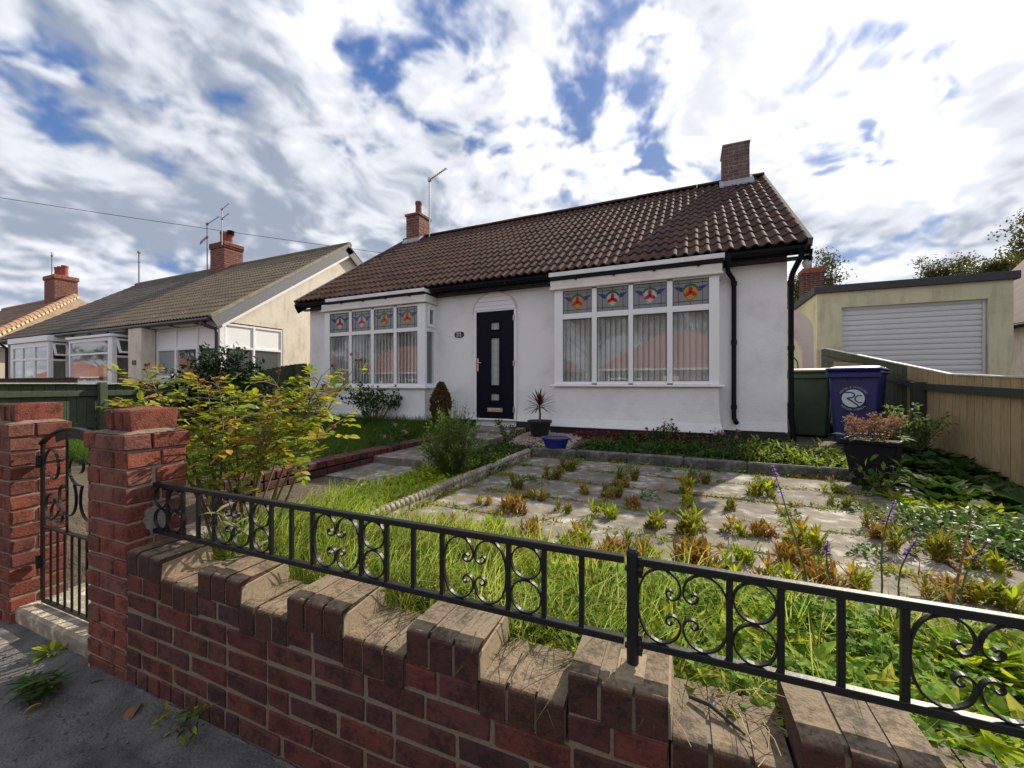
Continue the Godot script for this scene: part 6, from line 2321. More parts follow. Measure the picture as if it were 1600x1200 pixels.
func aerials_and_wires() -> void:
	var pale := Color(0.45, 0.44, 0.40)
	aerial("pale television aerial on a tall mast beside the small left chimney of the white bungalow", Vector3(-7.42, 5.95, -10.3), 1.86, [[1.76, 0.92, -0.4, 9, 0.05]], pale)
	aerial("aerial with two short booms and white clamps on the pair's shared chimney", Vector3(-18.48, 7.4, -10.7), 1.62, [[1.54, 0.85, -0.25, 2, 0.05], [1.13, 0.85, -0.25, 2, 0.05]], Color(0.38, 0.38, 0.37))
	aerial("aerial with a long comb boom pointing left beside the pair's shared chimney", Vector3(-19.63, 6.2, -10.75), 2.36, [[2.3, 1.35, -0.2, 2, 0.05], [1.72, 1.25, 2.85, 12, 0.10, 1]], Color(0.16, 0.17, 0.18))
	aerial("thin aerial on the chimney of the farthest bungalow at the left", Vector3(-35.6, 7.7, -10.9), 1.6, [[1.52, 0.9, -0.3, 3, 0.1]], Color(0.16, 0.17, 0.18))
	var o := thing("roof_pole", "bare grey pole standing on the far ridge of the pair of bungalows", "pole", Vector3(-26.35, 6.55, -11.2))
	var mb := MB.new()
	mb.tube([Vector3.ZERO, Vector3(0, 1.75, 0)], 0.035, 8)
	part(o, "shaft", mb.mesh(), mat("pole_grey", Color(0.22, 0.24, 0.27), 0.5))
	mb = MB.new()
	mb.bbox(Vector3(-0.07, 1.68, -0.06), Vector3(0.07, 1.80, 0.06), 0.015)
	mb.bbox(Vector3(-0.05, 1.2, -0.05), Vector3(0.05, 1.26, 0.05), 0.01)
	part(o, "collar", mb.mesh(), M["pole_grey"])
	var pts := []
	for k in 21:
		var t := k / 20.0
		var p := Vector3(-33.5, 9.95, -0.4).lerp(Vector3(-3.6, 6.99, -22.5), t)
		pts.append(p - Vector3(0, 0.30 * 4.0 * t * (1.0 - t), 0))
	mb = MB.new()
	mb.tube(pts, 0.012, 5)
	solo("telephone_wire", mb.mesh(), mat("wire", Color(0.05, 0.055, 0.07), 0.6), "thin dark telephone wire crossing the sky above the left roofs", "wire")


# ---------------------------------------------------------------- plants

func leafy(key: String, back: Color, rough := 0.5, spec := 0.35) -> StandardMaterial3D:
	return mat(key, Color.WHITE, rough, {"tint": true, "back": back, "spec": spec})


# one leaf blade: base, direction, the way its face looks, size, how far the tip bends down
func leaf(mb: MB, base: Vector3, dir: Vector3, up: Vector3, len: float, wid: float, bend: float, c: Color, segs := 3, fold := 0.25) -> void:
	dir = dir.normalized()
	var side := dir.cross(up)
	if side.length_squared() < 1e-6:
		side = dir.cross(Vector3(0.3, 0.1, 0.9))
	side = side.normalized()
	var nn := side.cross(dir).normalized()
	var prev := []
	mb.col = c
	for i in segs + 1:
		var t := float(i) / segs
		var w := wid * 0.5 * sin(PI * clampf(t * 0.86 + 0.10, 0, 1)) ** 0.9 if segs > 1 else 0.0
		if i == segs:
			w = 0.0
		var d := dir * cos(bend * t) - nn * sin(bend * t)
		var p := base + dir * len * t - nn * len * bend * 0.5 * t * t
		var nu := (nn * cos(bend * t) + dir * sin(bend * t)).normalized()
		var cur := [p - side * w + nu * w * fold, p, p + side * w + nu * w * fold, nu, d]
		if i > 0:
			var a = prev
			var nl := (nu + side * fold).normalized()
			var nr := (nu - side * fold).normalized()
			if i == segs:
				mb.tri_n(a[0], a[1], cur[1], nl, nl, nl)
				mb.tri_n(a[1], a[2], cur[1], nr, nr, nr)
			else:
				mb.quad_n(a[0], a[1], cur[1], cur[0], nl, nl, nl, nl)
				mb.quad_n(a[1], a[2], cur[2], cur[1], nr, nr, nr, nr)
		prev = cur


func blade(mb: MB, base: Vector3, dir: Vector3, lean: Vector3, len: float, wid: float, c: Color, segs := 3) -> void:
	# a grass blade that arches over towards "lean"
	mb.col = c
	var side := lean.cross(Vector3.UP).normalized() if lean.length_squared() > 1e-6 else Vector3.RIGHT
	var prev := []
	for i in segs + 1:
		var t := float(i) / segs
		var p := base + dir * len * t + lean * len * t * t + Vector3.DOWN * len * lean.length() * 0.45 * t * t * t
		var w := wid * (1.0 - t) ** 0.7 * 0.5
		var cur := [p - side * w, p + side * w]
		if i > 0:
			var n := (lean.normalized() * 0.5 + Vector3.UP * 0.7 - dir * 0.2).normalized()
			if i == segs:
				mb.tri_n(prev[0], prev[1], p, n, n, n)
			else:
				mb.quad_n(prev[0], prev[1], cur[1], cur[0], n, n, n, n)
		prev = cur


func vary(c: Color, by: float) -> Color:
	var k := rx(1.0 - by, 1.0 + by)
	return Color(clampf(c.r * k * rx(0.88, 1.12), 0, 1), clampf(c.g * k, 0, 1), clampf(c.b * k * rx(0.8, 1.2), 0, 1))


func pick(list: Array) -> Color:
	return list[rng.randi() % list.size()]


func ball_dir() -> Vector3:
	return Vector3(rng.randfn(), rng.randfn(), rng.randfn()).normalized()


func tuft_mesh(n: int, h: float, spread: float, wid: float, cols: Array, dead := 0.05) -> ArrayMesh:
	var mb := MB.new()
	mb.tint = true
	for i in n:
		var a := rx(0, TAU)
		var out := Vector3(cos(a), 0, sin(a))
		var base := out * rx(0.0, 0.035)
		var c := vary(pick(cols), 0.25)
		if rng.randf() < dead:
			c = vary(Color(0.34, 0.28, 0.13), 0.2)
		blade(mb, base, (Vector3.UP + out * rx(0.0, 0.35)).normalized(), out * rx(0.1, spread), h * rx(0.5, 1.1), wid * rx(0.7, 1.4), c)
	return mb.mesh()


func rosette_mesh(n: int, len: float, wid: float, rise: float, cols: Array, segs := 3) -> ArrayMesh:
	var mb := MB.new()
	mb.tint = true
	for i in n:
		var a := i * 2.4 + rx(-0.3, 0.3)
		var out := Vector3(cos(a), 0, sin(a))
		var up := rx(rise * 0.3, rise * 1.4)
		var d := (out + Vector3.UP * up).normalized()
		leaf(mb, out * rx(0.004, 0.03) + Vector3(rx(-0.02, 0.02), rx(0, 0.03) * minf(rise, 1.0), rx(-0.02, 0.02)) * (1.0 if rise > 1.5 else 0.3), d, (Vector3.UP + out * -0.3).normalized(), len * rx(0.6, 1.15), wid * rx(0.75, 1.2), rx(0.1, 0.7) * (1.2 if rise < 1.5 else 0.7), vary(pick(cols), 0.25), segs)
	return mb.mesh()


func weed_mesh(n: int, len: float, wid: float, rise: float, cols: Array) -> ArrayMesh:
	# several shoots crowded along a joint
	var mb := MB.new()
	mb.tint = true
	for k in 13:
		var foot := Vector3(rx(-0.075, 0.075), 0, rx(-0.035, 0.035))
		var hgt := rx(0.45, 1.35)
		var tone: Color = pick(cols)
		for i in n:
			var a := i * 2.4 + rx(-0.5, 0.5)
			var out := Vector3(cos(a), 0, sin(a))
			var d := (out + Vector3.UP * rx(rise * 0.25, rise * 1.5)).normalized()
			var c := vary(tone.lerp(pick(cols), 0.4), 0.25)
			leaf(mb, foot + Vector3.UP * rx(0.0, 0.06) * hgt + out * rx(0.0, 0.006), d, (Vector3.UP - out * 0.3 + ball_dir() * 0.25).normalized(), len * hgt * rx(0.5, 1.1), wid * rx(0.7, 1.2), rx(-0.1, 0.8), c, 3)
	return mb.mesh()


func clump_mesh(n: int, r: float, h: float, leaf_len: float, leaf_wid: float, cols: Array) -> ArrayMesh:
	# a low plant of many small leaves on short stalks
	var mb := MB.new()
	mb.tint = true
	for i in n:
		var a := rx(0, TAU)
		var q := sqrt(rng.randf()) * r
		var p := Vector3(cos(a) * q, h * (1.0 - (q / r) ** 2 * 0.7) * rx(0.35, 1.0), sin(a) * q)
		var d := (Vector3(cos(a), 0, sin(a)) * rx(0.2, 1.0) + ball_dir() * 0.6 + Vector3.UP * 0.2).normalized()
		leaf(mb, p, d, (Vector3.UP + ball_dir() * 0.5).normalized(), leaf_len * rx(0.6, 1.25), leaf_wid * rx(0.7, 1.2), rx(0.1, 0.8), vary(pick(cols), 0.25), 2)
	return mb.mesh()


const GRASS_LIT := [Color(0.34, 0.42, 0.06), Color(0.42, 0.47, 0.09), Color(0.25, 0.35, 0.05), Color(0.47, 0.47, 0.15), Color(0.20, 0.31, 0.04)]
const GRASS_DEEP := [Color(0.10, 0.20, 0.034), Color(0.13, 0.235, 0.042), Color(0.08, 0.16, 0.03), Color(0.16, 0.235, 0.055)]
const LIME := [Color(0.34, 0.40, 0.025), Color(0.25, 0.34, 0.025), Color(0.40, 0.40, 0.035), Color(0.17, 0.27, 0.022)]
const DEEP := [Color(0.042, 0.085, 0.022), Color(0.055, 0.10, 0.026), Color(0.035, 0.068, 0.02), Color(0.07, 0.115, 0.03)]
const RUST := [Color(0.38, 0.17, 0.05), Color(0.30, 0.10, 0.045), Color(0.42, 0.24, 0.05), Color(0.26, 0.17, 0.04)]
const OLIVE := [Color(0.20, 0.20, 0.04), Color(0.17, 0.21, 0.035), Color(0.24, 0.20, 0.055), Color(0.29, 0.17, 0.055)]


func scatter(called: String, label: String, meshes: Array, m: Material, spots: Array, s0: float, s1: float, category := "plants") -> void:
	# ground cover nobody could count
	var o := Node3D.new()
	o.name = numbered(called)
	add_child(o)
	tag(o, label, category, "", "stuff")
	var heap := []
	for k in meshes.size():
		heap.append([])
	for p in spots:
		var b := Basis.from_euler(Vector3(rx(-0.12, 0.12), rx(0, TAU), rx(-0.12, 0.12))).scaled(Vector3.ONE * rx(s0, s1))
		heap[rng.randi() % meshes.size()].append(Transform3D(b, p))
	for k in meshes.size():
		if heap[k].size():
			many(o, "plant_patch", meshes[k], m, heap[k])


func spots_in(x0: float, x1: float, z0: float, z1: float, n: int, y := -1.0) -> Array:
	var out := []
	for i in n:
		var x := rx(x0, x1)
		var z := rx(z0, z1)
		out.append(Vector3(x, (ground_y(x, z) if y < 0.0 else y) - 0.005, z))
	return out


func garden() -> void:
	var grass := leafy("grass_blade", Color(0.9, 1.0, 0.5), 0.75, 0.15)
	var leafm := leafy("leaf_blade", Color(0.8, 0.9, 0.35), 0.6, 0.22)
	var leaf_dull := leafy("leaf_dull", Color(0.5, 0.6, 0.25), 0.62, 0.2)
	# ---- grass behind the railing
	var tall := []
	for k in 4:
		tall.append(tuft_mesh(18, 0.26, 0.95, 0.0052, GRASS_LIT))
	scatter("grass", "long bright grass growing behind the railing and the wall", tall, grass, spots_in(-2.35, -0.75, -2.02, -1.23, 640) + spots_in(-0.75, 0.15, -1.95, -1.23, 170) + spots_in(-2.6, -1.95, -2.6, -1.3, 200) + spots_in(0.1, 2.8, -1.95, -1.24, 90), 0.4, 1.2, "grass")
	var deep := []
	for k in 3:
		deep.append(tuft_mesh(15, 0.26, 0.8, 0.0065, GRASS_DEEP, 0.04))
	scatter("grass", "deep green unmown grass on the left of the path below the left bay", deep, grass, spots_in(-9.2, -3.85, -6.3, -2.2, 2000) + spots_in(-7.0, -3.8, -6.35, -5.2, 420), 0.7, 1.35, "grass")
	var thatch := []
	for k in 2:
		thatch.append(tuft_mesh(14, 0.16, 1.3, 0.004, [Color(0.42, 0.34, 0.18), Color(0.34, 0.27, 0.13), Color(0.30, 0.29, 0.11)], 0.5))
	scatter("dry_grass", "dry straw coloured grass matted behind the wall", thatch, grass, spots_in(-2.3, 2.8, -1.5, -1.2, 170) + spots_in(-2.3, 2.6, -2.0, -1.5, 120), 0.5, 1.1, "grass")
	# ---- leafy cover
	var broad := []
	for k in 4:
		broad.append(rosette_mesh(14, 0.12, 0.040, 1.3, [Color(0.46, 0.50, 0.035), Color(0.36, 0.45, 0.035), Color(0.50, 0.49, 0.05), Color(0.25, 0.36, 0.03), Color(0.18, 0.29, 0.03)]))
	scatter("undergrowth", "yellow green broad leaved undergrowth between wall and patio at right", broad, leafm, spots_in(-0.95, 2.9, -1.98, -1.26, 620) + spots_in(-2.2, -0.95, -1.95, -1.3, 70), 0.5, 1.3)
	var clover := []
	for k in 3:
		clover.append(clump_mesh(46, 0.09, 0.10, 0.024, 0.022, [Color(0.17, 0.30, 0.045), Color(0.22, 0.34, 0.06), Color(0.13, 0.24, 0.04)]))
	scatter("undergrowth", "small leaved clover between wall and patio under the right railing panel", clover, leafm, spots_in(-0.6, 2.9, -2.0, -1.24, 520) + spots_in(-2.3, -0.4, -1.95, -1.3, 60), 0.7, 1.4)
	var low := []
	for k in 4:
		low.append(clump_mesh(34, 0.10, 0.09, 0.045, 0.026, LIME))
	scatter("undergrowth", "yellow green weeds filling the strip left of the rope edging", low, leafm, spots_in(-2.55, -1.98, -3.2, -1.8, 260) + spots_in(-2.7, -1.98, -4.6, -3.2, 90), 0.7, 1.3)
	var mid := []
	for k in 4:
		mid.append(clump_mesh(44, 0.12, 0.14, 0.05, 0.024, DEEP))
	scatter("undergrowth", "dark green low plants along the kerb in front of the right bay", mid, leaf_dull, spots_in(-1.35, 0.75, -5.55, -4.92, 190) + spots_in(-0.9, 1.2, -6.2, -5.3, 90) + spots_in(-2.75, -1.95, -5.2, -3.6, 90) + spots_in(0.7, 1.5, -5.6, -4.95, 60), 0.7, 1.25)
	var pale := []
	for k in 3:
		pale.append(clump_mesh(40, 0.13, 0.20, 0.075, 0.022, LIME + [Color(0.26, 0.30, 0.12)]))
	scatter("undergrowth", "sunlit pale leaved perennials at the right corner of the bungalow", pale, leafm, spots_in(0.55, 1.55, -5.75, -5.0, 34), 0.8, 1.15)
	var big := []
	for k in 4:
		big.append(rosette_mesh(13, 0.20, 0.11, 1.0, DEEP, 4))
	scatter("undergrowth", "large dark leaves spreading along the foot of the right fence", big, leaf_dull, spots_in(1.75, 2.6, -6.3, -3.1, 130), 0.6, 1.2)
	var gloss := []
	for k in 3:
		gloss.append(clump_mesh(48, 0.14, 0.13, 0.055, 0.03, [Color(0.10, 0.16, 0.05), Color(0.14, 0.20, 0.07), Color(0.07, 0.12, 0.03)]))
	scatter("undergrowth", "silvery green low leaves creeping over the right side of the patio", gloss, leafy("leaf_gloss", Color(0.6, 0.8, 0.3), 0.42, 0.3), spots_in(1.25, 1.9, -3.6, -2.9, 46, 0.49) + spots_in(1.7, 2.6, -3.2, -2.0, 70, 0.48), 0.7, 1.2)
	scatter("undergrowth", "yellow green leaves in front of the square planter", broad, leafm, spots_in(1.45, 2.1, -4.25, -3.5, 46, 0.49), 0.5, 1.05)
	patio_weeds(leafm)
	rose_bush()
	feather_bush()
	bay_rose()
	dark_shrub()
	cordyline()
	conifer()
	dried_flowers()
	toadflax()
	corner_sprigs()


func patio_weeds(m: Material) -> void:
	var kinds := []
	var rust_green := RUST + LIME
	kinds.append(["reddish", weed_mesh(16, 0.055, 0.0115, 2.2, RUST + [Color(0.13, 0.15, 0.03)])])
	kinds.append(["reddish", weed_mesh(15, 0.058, 0.0102, 1.8, RUST + OLIVE + LIME)])
	kinds.append(["yellow green", weed_mesh(15, 0.058, 0.0102, 2.0, LIME)])
	kinds.append(["yellow green", weed_mesh(15, 0.058, 0.0141, 1.7, LIME + OLIVE)])
	kinds.append(["olive", weed_mesh(15, 0.058, 0.0102, 2.4, OLIVE)])
	kinds.append(["green", clump_mesh(70, 0.075, 0.09, 0.03, 0.017, [Color(0.08, 0.15, 0.04), Color(0.10, 0.17, 0.05)])])
	kinds.append(["rust tipped", weed_mesh(15, 0.058, 0.0102800000000000002, 1.9, rust_green)])
	# x, z, kind, size
	var list := [
		[-1.44, -3.27, 4, 1.0], [-1.41, -3.55, 5, 0.7], [-1.26, -3.73, 4, 1.1], [-1.23, -4.15, 4, 1.3], [-1.46, -2.73, 1, 0.6], [-1.12, -2.2, 2, 1.2], [-1.22, -2.08, 3, 0.7], [-1.17, -2.65, 0, 1.2],
		[-1.13, -3.02, 1, 0.8], [-0.84, -3.36, 1, 0.6], [-0.57, -2.84, 2, 0.9], [-0.61, -3.34, 4, 0.9], [-0.58, -3.98, 4, 1.25], [-0.41, -3.16, 0, 0.6], [-0.32, -3.39, 5, 0.8], [-0.04, -3.72, 6, 1.4],
		[0.04, -4.12, 4, 1.1], [-0.01, -2.76, 3, 1.3], [-0.22, -2.75, 3, 0.8], [-0.38, -2.18, 0, 1.0], [-0.2, -2.16, 6, 0.9], [0.02, -2.2, 0, 1.5], [0.22, -2.81, 6, 0.9], [0.39, -2.85, 0, 0.8],
		[0.51, -3.86, 3, 1.2], [0.57, -2.75, 6, 1.5], [1.07, -4.22, 2, 0.8], [1.0, -3.79, 4, 0.7], [1.07, -3.31, 4, 0.8], [1.09, -2.86, 4, 1.6], [1.1, -3.67, 5, 0.9], [0.47, -2.48, 0, 1.0],
		[0.34, -2.17, 6, 1.2], [0.54, -2.23, 0, 1.1], [0.68, -2.26, 6, 1.0], [0.99, -2.34, 1, 1.0], [1.14, -2.33, 3, 1.0], [-0.76, -2.04, 6, 0.9], [-0.62, -2.13, 3, 0.9], [-0.46, -2.06, 1, 0.9], [-0.27, -4.55, 5, 0.5], [-1.46, -2.23, 1, 0.7],
		[-1.30, -2.16, 6, 0.8], [-0.95, -2.10, 3, 0.9], [0.14, -2.12, 3, 0.8], [-1.62, -2.12, 1, 0.7], [-0.58, -3.70, 1, 0.7], [0.62, -3.35, 5, 0.6], [-1.22, -4.45, 5, 0.7], [0.03, -4.40, 5, 0.8], [0.62, -4.2, 3, 0.7], [-0.86, -2.8, 4, 0.6], [-1.28, -2.75, 6, 0.7], [-0.62, -2.30, 6, 1.0], [-0.30, -2.30, 4, 0.9], [0.20, -2.38, 2, 0.8], [-0.90, -2.30, 0, 0.8], [0.85, -2.75, 5, 0.9], [1.30, -2.75, 6, 1.1], [0.25, -3.36, 4, 0.6], [-0.05, -3.35, 2, 0.7], [1.02, -3.1, 0, 0.8]]
	var tiny := [clump_mesh(26, 0.045, 0.03, 0.018, 0.011, [Color(0.12, 0.19, 0.05), Color(0.17, 0.22, 0.06)]), clump_mesh(22, 0.04, 0.035, 0.022, 0.009, RUST + OLIVE), clump_mesh(24, 0.05, 0.025, 0.015, 0.012, LIME), tuft_mesh(9, 0.07, 0.8, 0.004, GRASS_LIT + [Color(0.40, 0.33, 0.16)], 0.3)]
	var seams := []
	for i in 1150:
		if rng.randf() < 0.55:
			seams.append(Vector3(rx(-1.85, 1.9), 0.488, -4.80 + 0.5612 * (rng.randi() % 6) + rng.randfn() * 0.012))
		else:
			seams.append(Vector3(-1.86 + 0.61 * (rng.randi() % 7) + rng.randfn() * 0.012, 0.488, rx(-4.8, -2.0)))
	for i in 260:
		seams.append(Vector3(rx(-1.85, 1.5), 0.49, -2.02 - absf(rng.randfn()) * 0.09))
	scatter("moss", "moss and seedlings in the joints of the patio slabs", tiny, m, seams, 0.4, 1.6, "moss")
	var rows := ["back", "fourth", "third", "second", "front"]
	var cols := ["by the rope edging", "one slab from the rope", "two slabs from the rope", "three slabs from the rope", "four slabs from the rope", "five slabs from the rope"]
	var used := {}
	for e in list:
		var k = kinds[e[2]]
		var size := "tall" if e[3] > 1.15 else ("small" if e[3] < 0.85 else "middling")
		var row := clampi(int((e[1] + 4.85) / 0.56), 0, 4)
		var c := clampi(roundi((e[0] + 1.70) / 0.61), 0, 5)
		var label := "%s %s weed, %s patio row, %s" % [size, k[0], rows[row], cols[c]]
		var plain := label
		if used.has(plain):
			var q: Array = used[plain]
			var ways := ["nearer the house", "nearer the wall"] if absf(e[1] - q[1]) > 0.08 else ["farther right", "farther left"]
			label = plain.replace("weed,", "weed %s,%s" % [ways[0] if (e[1] < q[1] if absf(e[1] - q[1]) > 0.08 else e[0] > q[0]) else ways[1], ""])
			if used.has(label):
				label = plain.replace("weed,", "weed close to two like it,")
		used[label] = e
		var o := solo("weed_clump", k[1], m, label, "weed", Vector3(e[0], 0.485, e[1]), rx(-0.5, 0.5) + (PI / 2 if rng.randf() < 0.35 else 0.0), "weed clumps in the patio joints")
		o.scale = Vector3(1.0, 1.0, 1.0) * (0.42 + 0.72 * e[3])


func rose_bush() -> void:
	var o := thing("rose_bush", "leggy rose bush with yellowing leaves beside the brick gate pillar", "shrub", Vector3(-2.62, 0.40, -1.62))
	var stems := MB.new()
	var lv := MB.new()
	lv.tint = true
	var hips := MB.new()
	hips.tint = true
	var colours := [Color(0.42, 0.44, 0.03), Color(0.31, 0.38, 0.03), Color(0.46, 0.40, 0.04), Color(0.22, 0.31, 0.035), Color(0.16, 0.24, 0.03), Color(0.46, 0.29, 0.05), Color(0.34, 0.40, 0.05), Color(0.26, 0.34, 0.05)]
	var spray := func(p: Vector3, d: Vector3, size: float) -> void:
		# a compound leaf: five leaflets along a stalk
		d = d.normalized()
		var tip := p + d * size * 1.7 + Vector3.DOWN * size * 0.25
		stems.tube([p, tip], [0.0016, 0.0009], 4, false)
		var c := pick(colours)
		var side := d.cross(Vector3.UP).normalized()
		var up := (Vector3.UP + ball_dir() * 0.45).normalized()
		leaf(lv, tip, d, up, size, size * 0.68, rx(0.2, 0.7), vary(c, 0.2), 3)
		for q in [0.45, 0.85]:
			var b := p.lerp(tip, q)
			for s in [-1.0, 1.0]:
				leaf(lv, b, (side * s + d * 0.45).normalized(), up, size * rx(0.75, 0.95), size * 0.6, rx(0.1, 0.7), vary(c, 0.2), 3)
	var canes := [[Vector3(-0.38, 1.05, 0.05), 0.0], [Vector3(-0.28, 0.98, 0.05), 0.1], [Vector3(-0.05, 1.0, 0.10), 0.2], [Vector3(0.22, 1.02, -0.1), 0.0], [Vector3(0.45, 1.08, -0.25), 0.1], [Vector3(0.60, 0.95, -0.1), 0.1], [Vector3(0.10, 0.85, -0.35), 0.0], [Vector3(0.75, 0.75, 0.0), 0.0],
		[Vector3(-0.15, 0.80, -0.25), 0.0], [Vector3(0.40, 0.72, 0.12), 0.0], [Vector3(-0.30, 0.72, 0.15), 0.1], [Vector3(0.62, 1.12, -0.35), 0.0], [Vector3(0.20, 0.6, 0.18), 0.0], [Vector3(0.52, 0.85, 0.12), 0.0], [Vector3(0.12, 1.0, -0.2), 0.0], [Vector3(0.30, 0.9, 0.2), 0.0], [Vector3(0.05, 0.62, 0.2), 0.0], [Vector3(-0.52, 1.0, 0.27), 0.0], [Vector3(-0.36, 1.06, 0.31), 0.0], [Vector3(-0.45, 0.92, 0.3), 0.0]]
	for e in canes:
		var tip: Vector3 = e[0]
		var base := Vector3(tip.x * 0.25 + rx(-0.08, 0.08), 0.0, tip.z * 0.2 + rx(-0.06, 0.06))
		var pts := []
		for k in 8:
			var t := k / 7.0
			pts.append(base.lerp(tip, t) + Vector3(sin(t * 5.0 + tip.x * 9.0) * 0.03, 0.10 * sin(PI * t), cos(t * 4.0 + tip.x * 7.0) * 0.03))
		stems.tube(pts, [0.0085, 0.008, 0.0075, 0.0065, 0.0055, 0.0045, 0.0035, 0.0022], 6)
		for k in 15:
			var t := rx(0.5, 1.0)
			var i := mini(int(t * 7.0), 6)
			var p: Vector3 = (pts[i] as Vector3).lerp(pts[i + 1], t * 7.0 - i)
			var a := rx(0, TAU)
			var d := Vector3(cos(a), rx(0.0, 0.7), sin(a)).normalized()
			if rng.randf() < 0.62:
				var twig := p + d * rx(0.06, 0.22)
				stems.tube([p, (p + twig) / 2.0 + Vector3.UP * 0.01, twig], [0.0035, 0.0028, 0.0018], 5, false)
				for q in 2 + rng.randi() % 2:
					spray.call(p.lerp(twig, rx(0.4, 1.0)), (d + ball_dir() * 0.8).normalized(), rx(0.036, 0.062))
			else:
				spray.call(p, d, rx(0.036, 0.060))
		if rng.randf() < 0.8:
			for q in 1 + rng.randi() % 3:
				var p := tip + Vector3(rx(-0.04, 0.04), rx(0.02, 0.09), rx(-0.04, 0.04))
				stems.tube([tip, p], 0.0016, 4, false)
				hips.col = vary(pick([Color(0.22, 0.05, 0.03), Color(0.30, 0.09, 0.06), Color(0.16, 0.06, 0.03)]), 0.2)
				for w in 9:
					leaf(hips, p, (ball_dir() + Vector3.UP * 0.6).normalized(), ball_dir(), rx(0.012, 0.024), 0.014, 0.9, hips.col, 2)
	part(o, "stems", stems.mesh(), mat("rose_stem", Color(0.16, 0.115, 0.055), 0.7))
	var l := part(o, "leaves", lv.mesh(), leafy("rose_leaf", Color(0.95, 0.9, 0.3), 0.4))
	l.set_meta("kind", "stuff")
	var h := part(o, "dead_blooms", hips.mesh(), leafy("dead_bloom", Color(0.5, 0.4, 0.3), 0.7))
	h.set_meta("kind", "stuff")
	# a pale leaved shoot leaning through the railing
	var sh := thing("leaning_shoot", "grey green leafy shoot poking through the railing near the pillar", "plant", Vector3(-1.80, 0.50, -1.30))
	var mb := MB.new()
	mb.tint = true
	var st := MB.new()
	var tip2 := Vector3(-0.10, 0.36, 0.22)
	st.tube([Vector3.ZERO, Vector3(-0.02, 0.2, 0.10), tip2], [0.005, 0.004, 0.002], 6)
	for k in 16:
		var t := 0.35 + 0.65 * k / 15.0
		var p := Vector3.ZERO.lerp(Vector3(-0.02, 0.2, 0.10), minf(t * 2, 1)).lerp(tip2, maxf(0, t * 2 - 1))
		var a := k * 2.4
		leaf(mb, p, Vector3(cos(a), 0.6, sin(a)), Vector3.UP, rx(0.06, 0.10), 0.026, rx(0.2, 0.9), vary(Color(0.20, 0.26, 0.13), 0.15), 3)
	part(sh, "stem", st.mesh(), M["rose_stem"])
	part(sh, "leaves", mb.mesh(), leafy("sage_leaf", Color(0.5, 0.6, 0.35), 0.55)).set_meta("kind", "stuff")


func feather_bush() -> void:
	var o := thing("feathery_bush", "round feathery green bush between the path and the patio", "shrub", Vector3(-2.18, 0.46, -3.45))
	var mb := MB.new()
	mb.tint = true
	var st := MB.new()
	for i in 170:
		var a := rx(0, TAU)
		var q := sqrt(rng.randf())
		var tip := Vector3(cos(a) * q * 0.38, 0.82 * (1.0 - q * q * 0.55) * rx(0.7, 1.05), sin(a) * q * 0.36)
		var base := tip * Vector3(0.18, 0, 0.18)
		var mid := base.lerp(tip, 0.5) + Vector3(0, 0.05, 0)
		st.tube([base, mid, tip], [0.004, 0.003, 0.0015], 4, false)
		for k in 18:
			var t := rx(0.25, 1.0)
			var p := base.lerp(mid, minf(1, t * 2)).lerp(tip, maxf(0, t * 2 - 1))
			var c := Color(0.095, 0.165, 0.03).lerp(Color(0.18, 0.25, 0.04), rng.randf())
			leaf(mb, p, (ball_dir() + (tip - base).normalized() * 0.8).normalized(), (Vector3.UP + ball_dir() * 0.6).normalized(), rx(0.03, 0.065), 0.013, rx(0.1, 0.8), vary(c, 0.2), 2)
	part(o, "stems", st.mesh(), mat("green_stem", Color(0.08, 0.11, 0.03), 0.7))
	part(o, "leaves", mb.mesh(), leafy("feather_leaf", Color(0.8, 0.9, 0.4), 0.5)).set_meta("kind", "stuff")


func twiggy(called: String, label: String, pos: Vector3, h: float, r: float, n: int, per: int, len: float, wid: float, cols: Array, m: Material, low := 0.25, blossoms := 0, bloom := Color(0.5, 0.1, 0.2)) -> Node3D:
	var o := thing(called, label, "shrub", pos)
	var mb := MB.new()
	mb.tint = true
	var st := MB.new()
	var bl := MB.new()
	bl.tint = true
	for i in n:
		var a := TAU * i / n + rx(-0.4, 0.4)
		var q := rx(0.25, 1.0)
		var tip := Vector3(cos(a) * q * r, h * rx(0.55, 1.05) * (1.0 - 0.35 * q * q), sin(a) * q * r)
		var base := Vector3(tip.x * 0.12, 0, tip.z * 0.12)
		var mid := base.lerp(tip, 0.55) + Vector3(0, 0.12 * h, 0) + ball_dir() * 0.03
		st.tube([base, mid, tip], [0.006, 0.0045, 0.002], 5, false)
		for k in per:
			var t := rx(low, 1.0)
			var p := base.lerp(mid, minf(1, t * 2)).lerp(tip, maxf(0, t * 2 - 1)) + ball_dir() * len * 0.9
			leaf(mb, p, (ball_dir() + (tip - base).normalized() * 0.5).normalized(), (Vector3.UP + ball_dir() * 0.5).normalized(), len * rx(0.7, 1.2), wid * rx(0.8, 1.15), rx(0.1, 0.7), vary(pick(cols), 0.25), 2)
		if i < blossoms:
			for w in 12:
				leaf(bl, tip + Vector3.UP * 0.02, (ball_dir() + Vector3.UP * 0.4).normalized(), ball_dir(), 0.03, 0.024, 0.6, vary(bloom, 0.2), 2)
	part(o, "stems", st.mesh(), M["green_stem"])
	part(o, "leaves", mb.mesh(), m).set_meta("kind", "stuff")
	if blossoms > 0:
		part(o, "blossoms", bl.mesh(), leafy("petal", Color(0.7, 0.5, 0.5), 0.6)).set_meta("kind", "stuff")
	return o


